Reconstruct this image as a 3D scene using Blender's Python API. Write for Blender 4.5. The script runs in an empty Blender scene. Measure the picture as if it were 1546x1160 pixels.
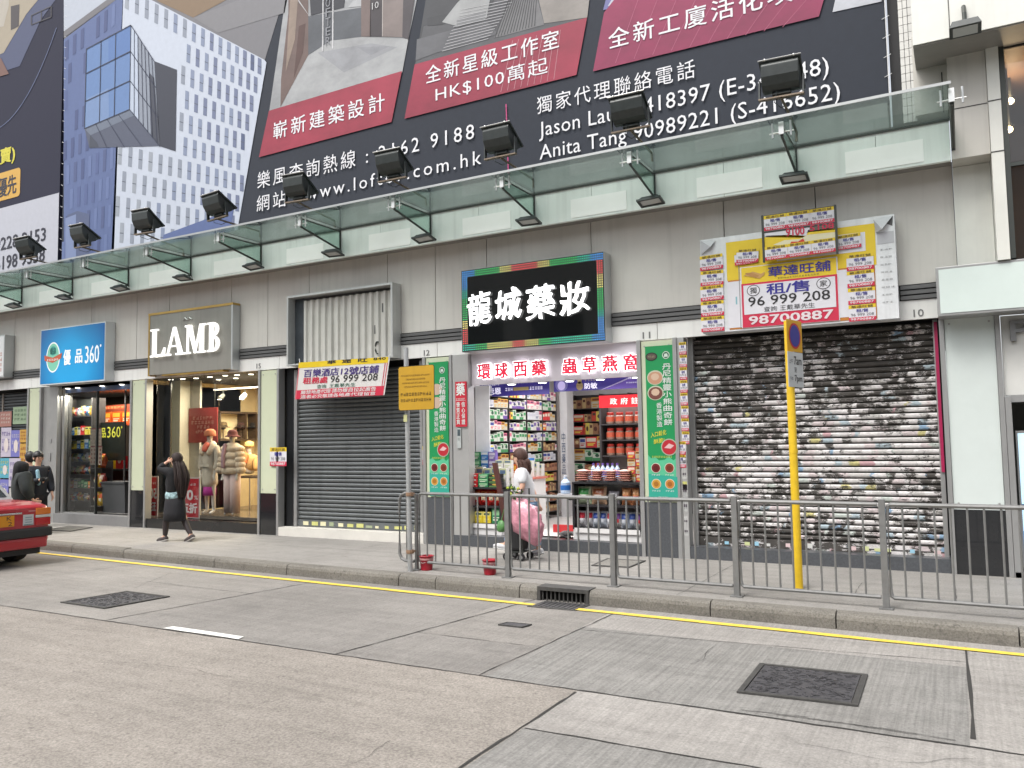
import bpy, bmesh, math, random
from mathutils import Vector, Matrix
R = math.radians
C = bpy.context.scene.collection
SC = bpy.context.scene
rnd = random.Random(7)

# ------------------------------------------------------------ camera
EYE = Vector((0.0, 0.0, 1.6))
FPX, CX, CY = 1220.0, 773.0, 580.0          # focal length and centre, in pixels of the 1546 px wide photo
def cam_axes(yaw, pitch, roll):
    f = Vector((math.sin(yaw)*math.cos(pitch), math.cos(yaw)*math.cos(pitch), math.sin(pitch)))
    r = Vector((math.cos(yaw), -math.sin(yaw), 0)); d = f.cross(r)
    return r*math.cos(roll)+d*math.sin(roll), d*math.cos(roll)-r*math.sin(roll), f
AR, AD, AF = cam_axes(-0.50330773, 0.07013357, 0.01637241)
cam = bpy.data.cameras.new('camera'); cam_o = bpy.data.objects.new('camera', cam); C.objects.link(cam_o)
cam.sensor_width = 36; cam.lens = FPX/1546*36; cam.clip_start = 0.05; cam.clip_end = 600
cam_o.matrix_world = Matrix(((AR.x, -AD.x, -AF.x, EYE.x), (AR.y, -AD.y, -AF.y, EYE.y), (AR.z, -AD.z, -AF.z, EYE.z), (0, 0, 0, 1)))
SC.camera = cam_o

# ------------------------------------------------------------ sky, sun, exposure
SUN_EL, SUN_ROT = R(58), R(200)
world = bpy.data.worlds.new("World"); SC.world = world; world.use_nodes = True
wn, wl = world.node_tree.nodes, world.node_tree.links
wn.clear()
sky = wn.new('ShaderNodeTexSky'); sky.sky_type = 'NISHITA'; sky.sun_disc = False
sky.sun_elevation = SUN_EL; sky.sun_rotation = SUN_ROT; sky.air_density = 1.0; sky.dust_density = 4.0; sky.ozone_density = 1.0
hs = wn.new('ShaderNodeHueSaturation'); hs.inputs['Saturation'].default_value = 0.25
bg = wn.new('ShaderNodeBackground'); bg.inputs['Strength'].default_value = 0.13
wo = wn.new('ShaderNodeOutputWorld')
wl.new(sky.outputs[0], hs.inputs['Color']); wl.new(hs.outputs[0], bg.inputs[0]); wl.new(bg.outputs[0], wo.inputs[0])
sl = bpy.data.lights.new('sun', 'SUN'); sl.energy = 1.1; sl.angle = R(28); sl.color = (1, .97, .93)
so = bpy.data.objects.new('sun', sl); C.objects.link(so); so.location = (-5, -20, 30)
sd = Vector((math.sin(SUN_ROT)*math.cos(SUN_EL), math.cos(SUN_ROT)*math.cos(SUN_EL), math.sin(SUN_EL)))
so.rotation_euler = (-sd).to_track_quat('-Z', 'Y').to_euler()
SC.view_settings.view_transform = 'Standard'; SC.view_settings.look = 'None'
SC.view_settings.exposure = 1.1; SC.view_settings.gamma = 1; SC.view_settings.use_curve_mapping = False
SC.render.engine = 'CYCLES'
SC.cycles.use_denoising = True; SC.cycles.max_bounces = 8; SC.cycles.transparent_max_bounces = 16
SC.cycles.sample_clamp_indirect = 6; SC.cycles.caustics_reflective = False; SC.cycles.caustics_refractive = False

# ------------------------------------------------------------ measuring: photo pixel -> point of the plane y = Y, or of the level z
def ray(px, py): return AR*((px-CX)/FPX)+AD*((py-CY)/FPX)+AF
def P(px, py, Y):
    d = ray(px, py); t = Y/d.y; return (d.x*t, EYE.z+d.z*t)
def S(px, py, X):
    d = ray(px, py); t = X/d.x; return (d.y*t, EYE.z+d.z*t)
def G(px, py, z=0.0):
    d = ray(px, py); t = (z-EYE.z)/d.z; return (d.x*t, d.y*t)

# ------------------------------------------------------------ materials
MATS = {}
def srgb(r, g, b):
    f = lambda c: (c/255/12.92) if c/255 <= .04045 else ((c/255+.055)/1.055)**2.4
    return (f(r), f(g), f(b))
def mat(name, col, rough=.6, metal=0, var=.10, scale=4, bump=0, bscale=60, emit=0, coat=0, spec=.5, stretch=(1, 1, 1), streak=0):
    if name in MATS: return MATS[name]
    m = bpy.data.materials.new(name); m.use_nodes = True; MATS[name] = m
    n, l = m.node_tree.nodes, m.node_tree.links; b = n['Principled BSDF']
    b.inputs['Roughness'].default_value = rough; b.inputs['Metallic'].default_value = metal
    b.inputs['Specular IOR Level'].default_value = spec; b.inputs['Coat Weight'].default_value = coat
    tc = n.new('ShaderNodeTexCoord'); mp = n.new('ShaderNodeMapping'); mp.inputs['Scale'].default_value = stretch
    l.new(tc.outputs['Object'], mp.inputs[0])
    nz = n.new('ShaderNodeTexNoise'); nz.inputs['Scale'].default_value = scale; nz.inputs['Detail'].default_value = 6; nz.inputs['Roughness'].default_value = .65
    l.new(mp.outputs[0], nz.inputs['Vector'])
    mr = n.new('ShaderNodeMapRange'); mr.inputs['From Min'].default_value = .25; mr.inputs['From Max'].default_value = .75
    mr.inputs['To Min'].default_value = 1-var; mr.inputs['To Max'].default_value = 1+var
    l.new(nz.outputs[0], mr.inputs[0])
    fac = mr.outputs[0]
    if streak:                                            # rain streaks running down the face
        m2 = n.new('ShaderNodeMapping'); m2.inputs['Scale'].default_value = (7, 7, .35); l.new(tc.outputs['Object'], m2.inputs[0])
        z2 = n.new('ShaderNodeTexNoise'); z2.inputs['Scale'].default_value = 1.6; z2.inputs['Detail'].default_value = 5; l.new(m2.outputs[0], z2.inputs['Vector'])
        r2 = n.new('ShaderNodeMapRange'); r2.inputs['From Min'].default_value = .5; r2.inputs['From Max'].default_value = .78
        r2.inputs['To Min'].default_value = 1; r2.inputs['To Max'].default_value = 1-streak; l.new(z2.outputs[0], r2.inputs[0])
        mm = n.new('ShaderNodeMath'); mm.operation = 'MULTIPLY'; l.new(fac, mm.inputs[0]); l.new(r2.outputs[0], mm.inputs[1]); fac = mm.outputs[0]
    mx = n.new('ShaderNodeVectorMath'); mx.operation = 'SCALE'; mx.inputs[0].default_value = col[:3]
    l.new(fac, mx.inputs['Scale']); l.new(mx.outputs[0], b.inputs['Base Color'])
    if emit:
        b.inputs['Emission Strength'].default_value = emit; b.inputs['Emission Color'].default_value = (*col[:3], 1)
    if bump:
        bz = n.new('ShaderNodeTexNoise'); bz.inputs['Scale'].default_value = bscale; bz.inputs['Detail'].default_value = 4; l.new(mp.outputs[0], bz.inputs['Vector'])
        bp = n.new('ShaderNodeBump'); bp.inputs['Strength'].default_value = bump; bp.inputs['Distance'].default_value = .01
        l.new(bz.outputs[0], bp.inputs['Height']); l.new(bp.outputs[0], b.inputs['Normal'])
    return m
INK = [1.0]
def ink(r, g, b, rough=.5, emit=0, var=.05):
    return mat('ink_%d_%d_%d_%s_%s_%s' % (r, g, b, rough, emit, INK[0]), tuple(INK[0]*q for q in srgb(r, g, b)), rough, var=var, scale=9, emit=emit)
def concrete(name, col, groove=0, gdir=0, spots=.5, seed=0, grain=1.0):
    m = bpy.data.materials.new(name); m.use_nodes = True; MATS[name] = m
    n, l = m.node_tree.nodes, m.node_tree.links; b = n['Principled BSDF']; b.inputs['Roughness'].default_value = .88; b.inputs['Specular IOR Level'].default_value = .25
    tc = n.new('ShaderNodeTexCoord'); off = n.new('ShaderNodeMapping'); off.inputs['Location'].default_value = (seed*3.1, seed*1.7, 0); l.new(tc.outputs['Object'], off.inputs[0])
    def noise(scale, detail=5, rough=.6, vec=off.outputs[0]):
        z = n.new('ShaderNodeTexNoise'); z.inputs['Scale'].default_value = scale; z.inputs['Detail'].default_value = detail; z.inputs['Roughness'].default_value = rough; l.new(vec, z.inputs['Vector']); return z.outputs[0]
    def rng(s, a, b_, c, d):
        r = n.new('ShaderNodeMapRange'); r.inputs['From Min'].default_value = a; r.inputs['From Max'].default_value = b_; r.inputs['To Min'].default_value = c; r.inputs['To Max'].default_value = d; l.new(s, r.inputs[0]); return r.outputs[0]
    def mul(a, c):
        q = n.new('ShaderNodeMath'); q.operation = 'MULTIPLY'; l.new(a, q.inputs[0]); l.new(c, q.inputs[1]); return q.outputs[0]
    f = mul(rng(noise(.55, 6), .3, .7, .86, 1.12), rng(noise(3.2, 8, .75), .3, .7, .9, 1.08))
    f = mul(f, rng(noise(62, 3, .7), .3, .7, 1-.2*grain, 1+.18*grain))
    f = mul(f, rng(noise(24, 2, .5), .63, .72, 1, 1-.35*spots)); f = mul(f, rng(noise(4.3, 3, .55), .60, .72, 1, 1-.20*spots)); f = mul(f, rng(noise(1.7, 7, .8), .56, .74, 1, .90))
    st = n.new('ShaderNodeMapping'); st.inputs['Scale'].default_value = (.5, 7, 1); l.new(off.outputs[0], st.inputs[0])
    f = mul(f, rng(noise(1.1, 4, .6, st.outputs[0]), .42, .75, 1.0, .84))
    h = noise(75, 3, .7)
    if groove:
        gm = n.new('ShaderNodeMapping'); gm.inputs['Rotation'].default_value = (0, 0, gdir); gm.inputs['Scale'].default_value = (46, 1.2, 1); l.new(off.outputs[0], gm.inputs[0])
        g = noise(1.0, 3, .6, gm.outputs[0]); f = mul(f, rng(g, .34, .62, 1-.3*groove, 1.08)); h = g
    sc = n.new('ShaderNodeVectorMath'); sc.operation = 'SCALE'; sc.inputs[0].default_value = col; l.new(f, sc.inputs['Scale']); l.new(sc.outputs[0], b.inputs['Base Color'])
    bp = n.new('ShaderNodeBump'); bp.inputs['Strength'].default_value = .45; bp.inputs['Distance'].default_value = .008; l.new(h, bp.inputs['Height']); l.new(bp.outputs[0], b.inputs['Normal'])
    return m
def glassmat(name, tint, film, film_amt, rough=.02):
    m = bpy.data.materials.new(name); m.use_nodes = True; MATS[name] = m
    n, l = m.node_tree.nodes, m.node_tree.links; n.clear(); o = n.new('ShaderNodeOutputMaterial')
    t = n.new('ShaderNodeBsdfTransparent'); t.inputs[0].default_value = (*tint, 1)
    g = n.new('ShaderNodeBsdfGlossy'); g.inputs['Roughness'].default_value = rough
    lw = n.new('ShaderNodeLayerWeight'); lw.inputs[0].default_value = .5          # Schlick's curve, the same from both sides of the pane
    pw = n.new('ShaderNodeMath'); pw.operation = 'POWER'; l.new(lw.outputs['Facing'], pw.inputs[0]); pw.inputs[1].default_value = 5
    fr = n.new('ShaderNodeMath'); fr.operation = 'MULTIPLY_ADD'; l.new(pw.outputs[0], fr.inputs[0]); fr.inputs[1].default_value = .94; fr.inputs[2].default_value = .045
    d = n.new('ShaderNodeBsdfDiffuse'); d.inputs[0].default_value = (*film, 1)
    tc = n.new('ShaderNodeTexCoord'); nz = n.new('ShaderNodeTexNoise'); nz.inputs['Scale'].default_value = 1.3; nz.inputs['Detail'].default_value = 6; l.new(tc.outputs['Object'], nz.inputs['Vector'])
    mr = n.new('ShaderNodeMapRange'); mr.inputs['From Min'].default_value = .3; mr.inputs['From Max'].default_value = .7; mr.inputs['To Min'].default_value = film_amt*.6; mr.inputs['To Max'].default_value = film_amt*1.4; l.new(nz.outputs[0], mr.inputs[0])
    a = n.new('ShaderNodeMixShader'); l.new(mr.outputs[0], a.inputs[0]); l.new(t.outputs[0], a.inputs[1]); l.new(d.outputs[0], a.inputs[2])
    c = n.new('ShaderNodeMixShader'); l.new(fr.outputs[0], c.inputs[0]); l.new(a.outputs[0], c.inputs[1]); l.new(g.outputs[0], c.inputs[2]); l.new(c.outputs[0], o.inputs[0])
    return m

# ------------------------------------------------------------ mesh building
class MB:
    """collects shapes; build() links them as ONE mesh object"""
    def __init__(s): s.v = []; s.f = []; s.k = []; s.ms = []
    def mi(s, m):
        if m is None: return 0
        if m not in s.ms: s.ms.append(m)
        return s.ms.index(m)
    def add(s, vs, fs, m=None):
        o = len(s.v); s.v += [tuple(p) for p in vs]; k = s.mi(m)
        for f in fs: s.f.append([i+o for i in f]); s.k.append(k)
        return s
    def box(s, x0, x1, y0, y1, z0, z1, m=None):
        v = [(x, y, z) for x in (x0, x1) for y in (y0, y1) for z in (z0, z1)]
        return s.add(v, [(0, 1, 3, 2), (4, 6, 7, 5), (0, 4, 5, 1), (2, 3, 7, 6), (0, 2, 6, 4), (1, 5, 7, 3)], m)
    def poly(s, pts, m=None): return s.add(pts, [list(range(len(pts)))], m)
    def xz(s, pts, y, m=None): return s.poly([(a, y, b) for a, b in pts], m)
    def rect(s, x0, z0, x1, z1, y, m=None): return s.xz([(x0, z0), (x1, z0), (x1, z1), (x0, z1)], y, m)
    def prism(s, pts, y0, y1, m=None):           # polygon in x,z extruded along y
        n = len(pts); v = [(a, y0, b) for a, b in pts]+[(a, y1, b) for a, b in pts]
        return s.add(v, [list(range(n)), list(range(2*n-1, n-1, -1))]+[(i, i+n, (i+1) % n+n, (i+1) % n) for i in range(n)], m)
    def slab(s, pts, z0, z1, m=None):            # polygon in x,y extruded along z
        n = len(pts); v = [(a, b, z0) for a, b in pts]+[(a, b, z1) for a, b in pts]
        return s.add(v, [list(range(n-1, -1, -1)), list(range(n, 2*n))]+[(i, (i+1) % n, (i+1) % n+n, i+n) for i in range(n)], m)
    def tube(s, pts, r, n=8, m=None, cap=True):
        pts = [Vector(p) for p in pts]; rs = r if isinstance(r, (list, tuple)) else [r]*len(pts); v = []
        ref = None
        for i, p in enumerate(pts):
            d = (pts[min(i+1, len(pts)-1)]-pts[max(i-1, 0)]).normalized()
            if ref is None: ref = Vector((0, 0, 1)) if abs(d.z) < .9 else Vector((1, 0, 0))
            a = d.cross(ref).normalized(); b = d.cross(a).normalized(); ref = -b if False else ref
            v += [p+(a*math.cos(2*math.pi*k/n)+b*math.sin(2*math.pi*k/n))*rs[i] for k in range(n)]
        fs = [(i*n+k, i*n+(k+1) % n, (i+1)*n+(k+1) % n, (i+1)*n+k) for i in range(len(pts)-1) for k in range(n)]
        if cap: fs += [list(range(n-1, -1, -1)), [(len(pts)-1)*n+k for k in range(n)]]
        return s.add(v, fs, m)
    def lathe(s, prof, c=(0, 0, 0), n=16, m=None, sx=1, sy=1):
        v = [(c[0]+r*sx*math.cos(2*math.pi*k/n), c[1]+r*sy*math.sin(2*math.pi*k/n), c[2]+z) for r, z in prof for k in range(n)]
        fs = [(i*n+k, i*n+(k+1) % n, (i+1)*n+(k+1) % n, (i+1)*n+k) for i in range(len(prof)-1) for k in range(n)]
        fs += [list(range(n-1, -1, -1)), [(len(prof)-1)*n+k for k in range(n)]]
        return s.add(v, fs, m)
    def ball(s, c, rx, ry, rz, n=12, h=8, m=None):
        return s.lathe([(max(.001, math.sin(math.pi*i/h)), -math.cos(math.pi*i/h)*rz) for i in range(h+1)], c, n, m, rx, ry)
    def disc(s, x, z, y, rx, rz=None, n=24, m=None):
        rz = rz or rx; return s.xz([(x+rx*math.cos(2*math.pi*k/n), z+rz*math.sin(2*math.pi*k/n)) for k in range(n)], y, m)
    def mesh(s, name, m=None, smooth=False, bevel=0, seg=2, loc=(0, 0, 0)):
        me = bpy.data.meshes.new(name)
        me.from_pydata([(a-loc[0], b-loc[1], c-loc[2]) for a, b, c in s.v], [], s.f)
        for q in (s.ms or [m]): me.materials.append(q)
        if s.ms: me.polygons.foreach_set('material_index', s.k)
        if bevel:
            bm = bmesh.new(); bm.from_mesh(me)
            bmesh.ops.remove_doubles(bm, verts=bm.verts, dist=1e-5)
            bmesh.ops.bevel(bm, geom=[e for e in bm.edges if len(e.link_faces) == 2 and e.calc_face_angle(0) > .5], offset=bevel, segments=seg, affect='EDGES', profile=.6, clamp_overlap=True)
            bm.to_mesh(me); bm.free()
        if smooth: me.polygons.foreach_set('use_smooth', [True]*len(me.polygons))
        me.update(); return me
    def build(s, name, m=None, parent=None, **kw):
        return link(name, s.mesh(name, m, loc=(parent.matrix_basis.translation if parent is not None and parent.parent is None else (parent.parent.matrix_basis.translation if parent is not None else (0, 0, 0))), **kw), parent)
def link(name, me, parent=None):
    o = bpy.data.objects.new(name, me); C.objects.link(o)
    if parent is not None: o.parent = parent
    return o
def thing(name, label, cat, loc=(0, 0, 0), group=None):
    o = bpy.data.objects.new(name, None); C.objects.link(o); o.location = loc; o.empty_display_size = .1
    return tag(o, label, cat, group)
def tag(o, label=None, cat=None, group=None, kind=None):
    if label: o['label'] = label
    if cat: o['category'] = cat
    if group: o['group'] = group
    if kind: o['kind'] = kind
    return o
def struct(name, mb, m=None, **kw): return tag(mb.build(name, m, **kw), kind='structure')
def dup(root, loc=None, rotz=None, label=None, group=None):
    r = root.copy(); C.objects.link(r)
    if loc is not None: r.location = loc
    if rotz is not None: r.rotation_euler = (0, 0, rotz)
    if label: r['label'] = label
    if group: r['group'] = group
    for ch in list(root.children):
        c = ch.copy(); C.objects.link(c); c.parent = r
        for g in list(ch.children):
            d = g.copy(); C.objects.link(d); d.parent = c
    return r

# ------------------------------------------------------------ lettering
TX = {}
def glyphs(body, bold=0, extrude=0, sp=1.0):
    key = (body, bold, extrude, sp)
    if key not in TX:
        c = bpy.data.curves.new('t', 'FONT'); c.body = body; c.offset = bold; c.extrude = extrude; c.resolution_u = 2; c.space_character = sp
        o = bpy.data.objects.new('t', c); C.objects.link(o)
        me = bpy.data.meshes.new_from_object(o.evaluated_get(bpy.context.evaluated_depsgraph_get()))
        TX[key] = ([tuple(v.co) for v in me.vertices], [tuple(p.vertices) for p in me.polygons])
        bpy.data.objects.remove(o); bpy.data.curves.remove(c); bpy.data.meshes.remove(me)
    return TX[key]
CAP = max(p[1] for p in glyphs('H')[0])
def write(mb, body, x0, z0, x1, z1, y, m, bold=0, depth=0, cap=False, shear=0, fn=None, sp=1.0):
    """lay lettering on the plane y, filling the box x0..x1, z0..z1 (cap: z0 is the base line, z1 the top of capitals)"""
    if bold:                                              # heavier strokes: the same glyphs laid four times, a hair apart
        hgt = (z1-z0)*bold*.9; wid = hgt*(1 if x1 > x0 else -1)
        if fn: hgt = (z1-z0)*bold*.8; wid = (x1-x0)*bold*.8/max(1, len(body))
        for i, (da, db) in enumerate(((-1, -.7), (1, -.7), (-1, .7), (1, .7))):
            f2 = (lambda a, b, i=i: (fn(a, b)[0], fn(a, b)[1]-.0003*i, fn(a, b)[2])) if fn else None
            write(mb, body, x0+wid*(1+da), z0+hgt*(1+db), x1-wid*(1-da), z1-hgt*(1-db), y-.0003*i, m, 0, depth, cap, shear, f2, sp)
        return mb
    vs, fs = glyphs(body, 0, 1 if depth else 0, sp)
    u0 = min(p[0] for p in vs); u1 = max(p[0] for p in vs); w0 = 0 if cap else min(p[1] for p in vs); w1 = CAP if cap else max(p[1] for p in vs)
    out = []
    for u, w, e in vs:
        b = (w-w0)/(w1-w0); a = (u-u0)/(u1-u0)
        x = x0+a*(x1-x0)+shear*b*(z1-z0); z = z0+b*(z1-z0)
        if fn: x, yy, z = fn(x, z)
        else: yy = y
        out.append((x, yy-(depth/2*(e+1) if depth else 0), z))
    return mb.add(out, fs, m)
def column(mb, body, x0, x1, ztop, zbot, y, m, bold=0):
    h = (ztop-zbot)/len(body)
    for i, ch in enumerate(body): write(mb, ch, x0, ztop-(i+.94)*h, x1, ztop-(i+.06)*h, y, m, bold)
    return mb
def scrawl(mb, x0, z0, x1, z1, y, m, n, fn=None, seed=1):
    """a line of lettering too small to read: n little marks"""
    r = random.Random(seed*977+n); w = (x1-x0)/n; h = z1-z0
    for i in range(n):
        a = x0+i*w
        for k in range(3):
            if r.random() < .6: q = (a+w*.1, z0+h*(.1+.33*k), a+w*.82, z0+h*(.1+.33*k+.13))
            else: q = (a+w*(.1+.25*k), z0, a+w*(.22+.25*k), z1)
            pts = [(q[0], q[1]), (q[2], q[1]), (q[2], q[3]), (q[0], q[3])]
            mb.poly([fn(*p) for p in pts], m) if fn else mb.xz(pts, y, m)
    return mb
# ============================================================ THE GROUND
ZR = -0.14                                   # road level; the pavement is z = 0
def kerb_y(x): return 7.84-0.034*x if x > -9 else 8.146-0.05*(x+9)
C_near = concrete('beige_aggregate_concrete', (.285, .259, .230), spots=.6, seed=1, grain=1.7)
C_far = concrete('grey_slab_concrete', (.232, .219, .203), groove=.2, gdir=0.05, seed=2)
C_far2 = concrete('warm_slab_concrete', (.25, .235, .216), groove=.15, gdir=0.05, seed=3)
C_light = concrete('pale_brushed_concrete', (.30, .284, .264), groove=.3, gdir=0.02, seed=4)
C_groove = concrete('grooved_grey_concrete', (.245, .237, .222), groove=.6, gdir=-.12, seed=5)
C_pave = concrete('pavement_concrete', (.275, .262, .243), spots=.8, seed=6)
C_kerb = concrete('kerb_concrete', (.19, .178, .156), spots=1.0, seed=7, grain=1.6)
JOINT = mat('joint_filler', (.035, .033, .03), .9)
road = MB()
def slab(x0, x1, y0, y1, m): road.poly([(x0, y0, ZR), (x1, y0, ZR), (x1, y1, ZR), (x0, y1, ZR)], m)
YJ, YK, XN = 5.25, 9.3, -2.40
slab(-160, XN, -60, YJ, C_near)
slab(XN, 90, 4.44, YJ, C_light); slab(XN, 90, -60, 4.44, C_groove)
slab(-160, -7.42, YJ, YK, C_far2); slab(-7.42, -4.38, YJ, YK, C_far)
slab(-4.38, -3.16, YJ, 6.185, C_far); slab(-4.38, -3.16, 6.185, YK, C_far2)
slab(-3.16, -.03, YJ, 7.02, C_groove); slab(-3.16, -.03, 7.02, YK, C_light)
slab(-.03, 90, YJ, YK, C_light)
struct('road', road)
def crack(mb, a, b, w, z, r, step=.11, m=JOINT):
    if w > .04: step = .4          # a ragged strip from a to b
    a, b = Vector(a), Vector(b); d = (b-a); L = d.length; d.normalize(); nrm = Vector((-d.y, d.x)); n = max(2, int(L/step)); top = []; bot = []
    for i in range(n+1):
        p = a+d*(L*i/n)+nrm*r.uniform(-.006, .006); h = w*.58*r.uniform(.45, 1.2)/2
        top.append((p+nrm*h).to_tuple()+(z,)); bot.append((p-nrm*h).to_tuple()+(z,))
    mb.add(top+bot, [(i, i+1, n+2+i, n+1+i) for i in range(n)], m)
jm = MB(); rj = random.Random(3); zj = ZR+.004
for a, b, w in (((-30, 5.25), (-2.4, 5.25), .028), ((-2.4, 5.25), (9, 5.3), .036), ((XN, 5.2), (-2.45, 1.5), .035), ((-4.6, 5.26), (-4.15, 8.0), .026), ((-3.22, 5.25), (-3.1, 7.7), .018),
                ((-7.62, 5.26), (-7.22, 7.85), .026), ((-.03, 7.65), (-.01, 5.4), .045), ((-4.45, 6.18), (-3.17, 6.19), .013), ((-3.12, 6.9), (-.04, 7.16), .014),
                ((-2.39, 4.43), (3, 4.5), .022), ((-9.3, 6.99), (-7.4, 6.93), .012), ((-11.1, 5.3), (-10.8, 8.1), .016), ((-9.0, 6.6), (-9.6, 7.6), .008)):
    crack(jm, a, b, w, zj, rj)
for i in range(5): crack(jm, (-1.3+i*.2, 5.32+.01*i), (-.9+i*.2, 5.37-.01*i), .012, zj+.001, rj, .05)
for cx0, cy0, an, L_ in ((-6.2, 4.2, .3, 1.6), (-3.4, 3.0, 1.2, 1.1), (-5.6, 6.7, .9, .8), (-1.9, 6.2, 1.4, .7), (-.9, 4.9, .1, 1.0), (-8.3, 4.6, .2, 1.4), (-2.0, 3.4, .5, .8)):
    p = Vector((cx0, cy0))
    for _ in range(int(L_/.12)):                           # hairline cracks that wander
        an += rj.uniform(-.5, .5); q = p+Vector((math.cos(an), math.sin(an)))*.12; crack(jm, p, q, .006, zj+.001, rj, .04); p = q
struct('road_joints', jm)
# pavement and kerb
xs = [-60, -30, -20, -16]+[-14+i*.5 for i in range(34)]+[8, 20, 60]
pv = MB(); KW = .13
pv.slab([(x, kerb_y(x)+KW) for x in xs]+[(60, 10.9), (-60, 10.9)], -.12, 0, C_pave)
struct('pavement', pv)
kb = MB(); jx = [-60, -24, -20, -17.5, -16, -14.5, -13, -11.57, -9.4, -7.95, -6.05, -5.5, -4.35, -4.12, -3.5, -2.2, -1.05, .35, 1.8, 3.3, 5, 7, 20, 60]
for i in range(len(jx)-1):
    a, b = jx[i]+.006, jx[i+1]-.006
    if abs(a+4.12) < .02: continue                        # the gully inlet stands here
    n = max(1, int((b-a)/.4)); dz = rj.uniform(-.004, .006)
    prof = [(0, ZR-.05), (0, -.05), (.012, -.018), (.04, dz), (.15, .004+dz), (.15, ZR-.05)]
    v = [(a+(b-a)*k/n, kerb_y(a+(b-a)*k/n)+p[0], p[1]) for k in range(n+1) for p in prof]; q = len(prof)
    kb.add(v, [(k*q+j, (k+1)*q+j, (k+1)*q+j+1, k*q+j+1) for k in range(n) for j in range(q-1)]+[list(range(q)), [n*q+j for j in range(q)][::-1]], C_kerb)
struct('kerb', kb)
pj = MB()
for x in (-17.2, -14.4, -11.2, -8.1, -6.6, -2.6, .9, 4): crack(pj, (x, kerb_y(x)+.2), (x+.05, 10.6), .01, .003, rj)
crack(pj, (-24, 9.62), (6, 9.5), .008, .003, rj)
for x0, y0 in ((-13.6, 9.3), (-8.6, 9.1), (-4.9, 9.0), (-1.0, 8.9)):
    for a, b in (((x0, y0), (x0+.9, y0)), ((x0+.9, y0), (x0+.9, y0+.7)), ((x0+.9, y0+.7), (x0, y0+.7)), ((x0, y0+.7), (x0, y0))): crack(pj, a, b, .009, .0035, rj)
struct('pavement_joints', pj)
# painted markings
YEL = mat('yellow_road_paint', (.72, .52, .07), .7, var=.22, scale=14); WHT = mat('white_road_paint', (.75, .74, .70), .7, var=.15, scale=14)
yl = MB()
for xa, xb in ((-17.5, -4.02), (-3.52, 12)):
    n = int((xb-xa)/.35); top = []; bot = []
    for i in range(n+1):
        x = xa+(xb-xa)*i/n; y = kerb_y(x)-.265; top.append((x, y+.044+rj.uniform(-.007, .007), ZR+.008)); bot.append((x, y-.044+rj.uniform(-.007, .007), ZR+.008))
    yl.add(top+bot, [(i, i+1, n+2+i, n+1+i) for i in range(n)], YEL)
struct('yellow_line', yl)
wd = MB(); pts = [(-6.75, 5.265), (-6.4, 5.262), (-6.1, 5.27), (-5.74, 5.262), (-5.77, 5.355), (-6.2, 5.362), (-6.73, 5.36)]
wd.poly([(a, b, ZR+.008) for a, b in pts], WHT)
wd.poly([(a-9.5, b, ZR+.008) for a, b in pts], WHT); struct('white_lane_dash', wd)

# ------------------------------------------------------------ covers and gully
IRON = mat('cast_iron', (.075, .073, .078), .6, metal=.3, var=.4, scale=30, bump=.5, bscale=50); IRON2 = mat('cast_iron_frame', (.055, .053, .05), .7, var=.3, scale=20)
def cover(quad, z, label, infill=IRON, studs=True):
    cx = sum(p[0] for p in quad)/4; cy = sum(p[1] for p in quad)/4
    t = thing('manhole_cover', label, 'manhole cover', (cx, cy, z), None)
    def ins(k): return [(p[0]+(cx-p[0])*k, p[1]+(cy-p[1])*k) for p in quad]
    f = MB(); o, i = quad, ins(.10)
    z1 = z+.012
    f.add([(*p, z) for p in o]+[(*p, z1) for p in o]+[(*p, z1) for p in i]+[(*p, z+.004) for p in i], [(k, (k+1) % 4, 4+(k+1) % 4, 4+k) for k in range(4)]+[(4+k, 4+(k+1) % 4, 8+(k+1) % 4, 8+k) for k in range(4)]+[(8+k, 8+(k+1) % 4, 12+(k+1) % 4, 12+k) for k in range(4)], IRON2)
    f.build('frame', None, t)
    p = MB(); q = ins(.12); p.slab(q, z+.001, z+.009, infill)
    if studs:
        r = random.Random(int(cx*100))
        for _ in range(260):
            u, w = r.uniform(.03, .97), r.uniform(.03, .97)
            a = Vector(q[0]).lerp(Vector(q[1]), u).lerp(Vector(q[3]).lerp(Vector(q[2]), u), w); an = r.choice((.8, -.8, .1)); s = r.uniform(.012, .024); e = Vector((math.cos(an)*s, math.sin(an)*s)); h = Vector((-e.y, e.x))*.3
            p.slab([(a-e-h).to_tuple(), (a+e-h).to_tuple(), (a+e+h).to_tuple(), (a-e+h).to_tuple()], z+.008, z+.013, infill)
    p.build('plate', None, t)
    return t
cover([(-1.41, 5.66), (-.65, 5.71), (-.66, 6.47), (-1.42, 6.44)], ZR+.002, 'dark patterned rectangular manhole cover in the road at lower right')
cover([(-8.96, 5.63), (-8.16, 5.62), (-8.08, 6.39), (-8.86, 6.40)], ZR+.002, 'dark rectangular manhole cover in the road behind the red taxi')
cover([(-3.90, 6.73), (-3.64, 6.73), (-3.61, 6.87), (-3.87, 6.86)], ZR+.002, 'tiny dark metal hatch in the road in front of the gully', studs=False)
SUNK = concrete('cover_concrete', (.22, .21, .19), spots=1, seed=9, grain=1.5)
cover([(-4.16, 9.56), (-3.66, 9.60), (-3.66, 10.2), (-4.2, 10.18)], .002, 'worn square cover in the pavement before the pharmacy right stall', SUNK, False)
cover([(-15.75, 9.55), (-15.0, 9.6), (-15.25, 10.22), (-16.0, 10.2)], .002, 'worn grey cover in the pavement before the blue-signed snack shop', SUNK, False)
gl = thing('gully_inlet', 'dark cast iron kerb gully inlet with vertical bars below the railing', 'drain', (-3.81, 8.0, ZR))
g = MB(); y0 = kerb_y(-3.8)-.004
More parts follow.
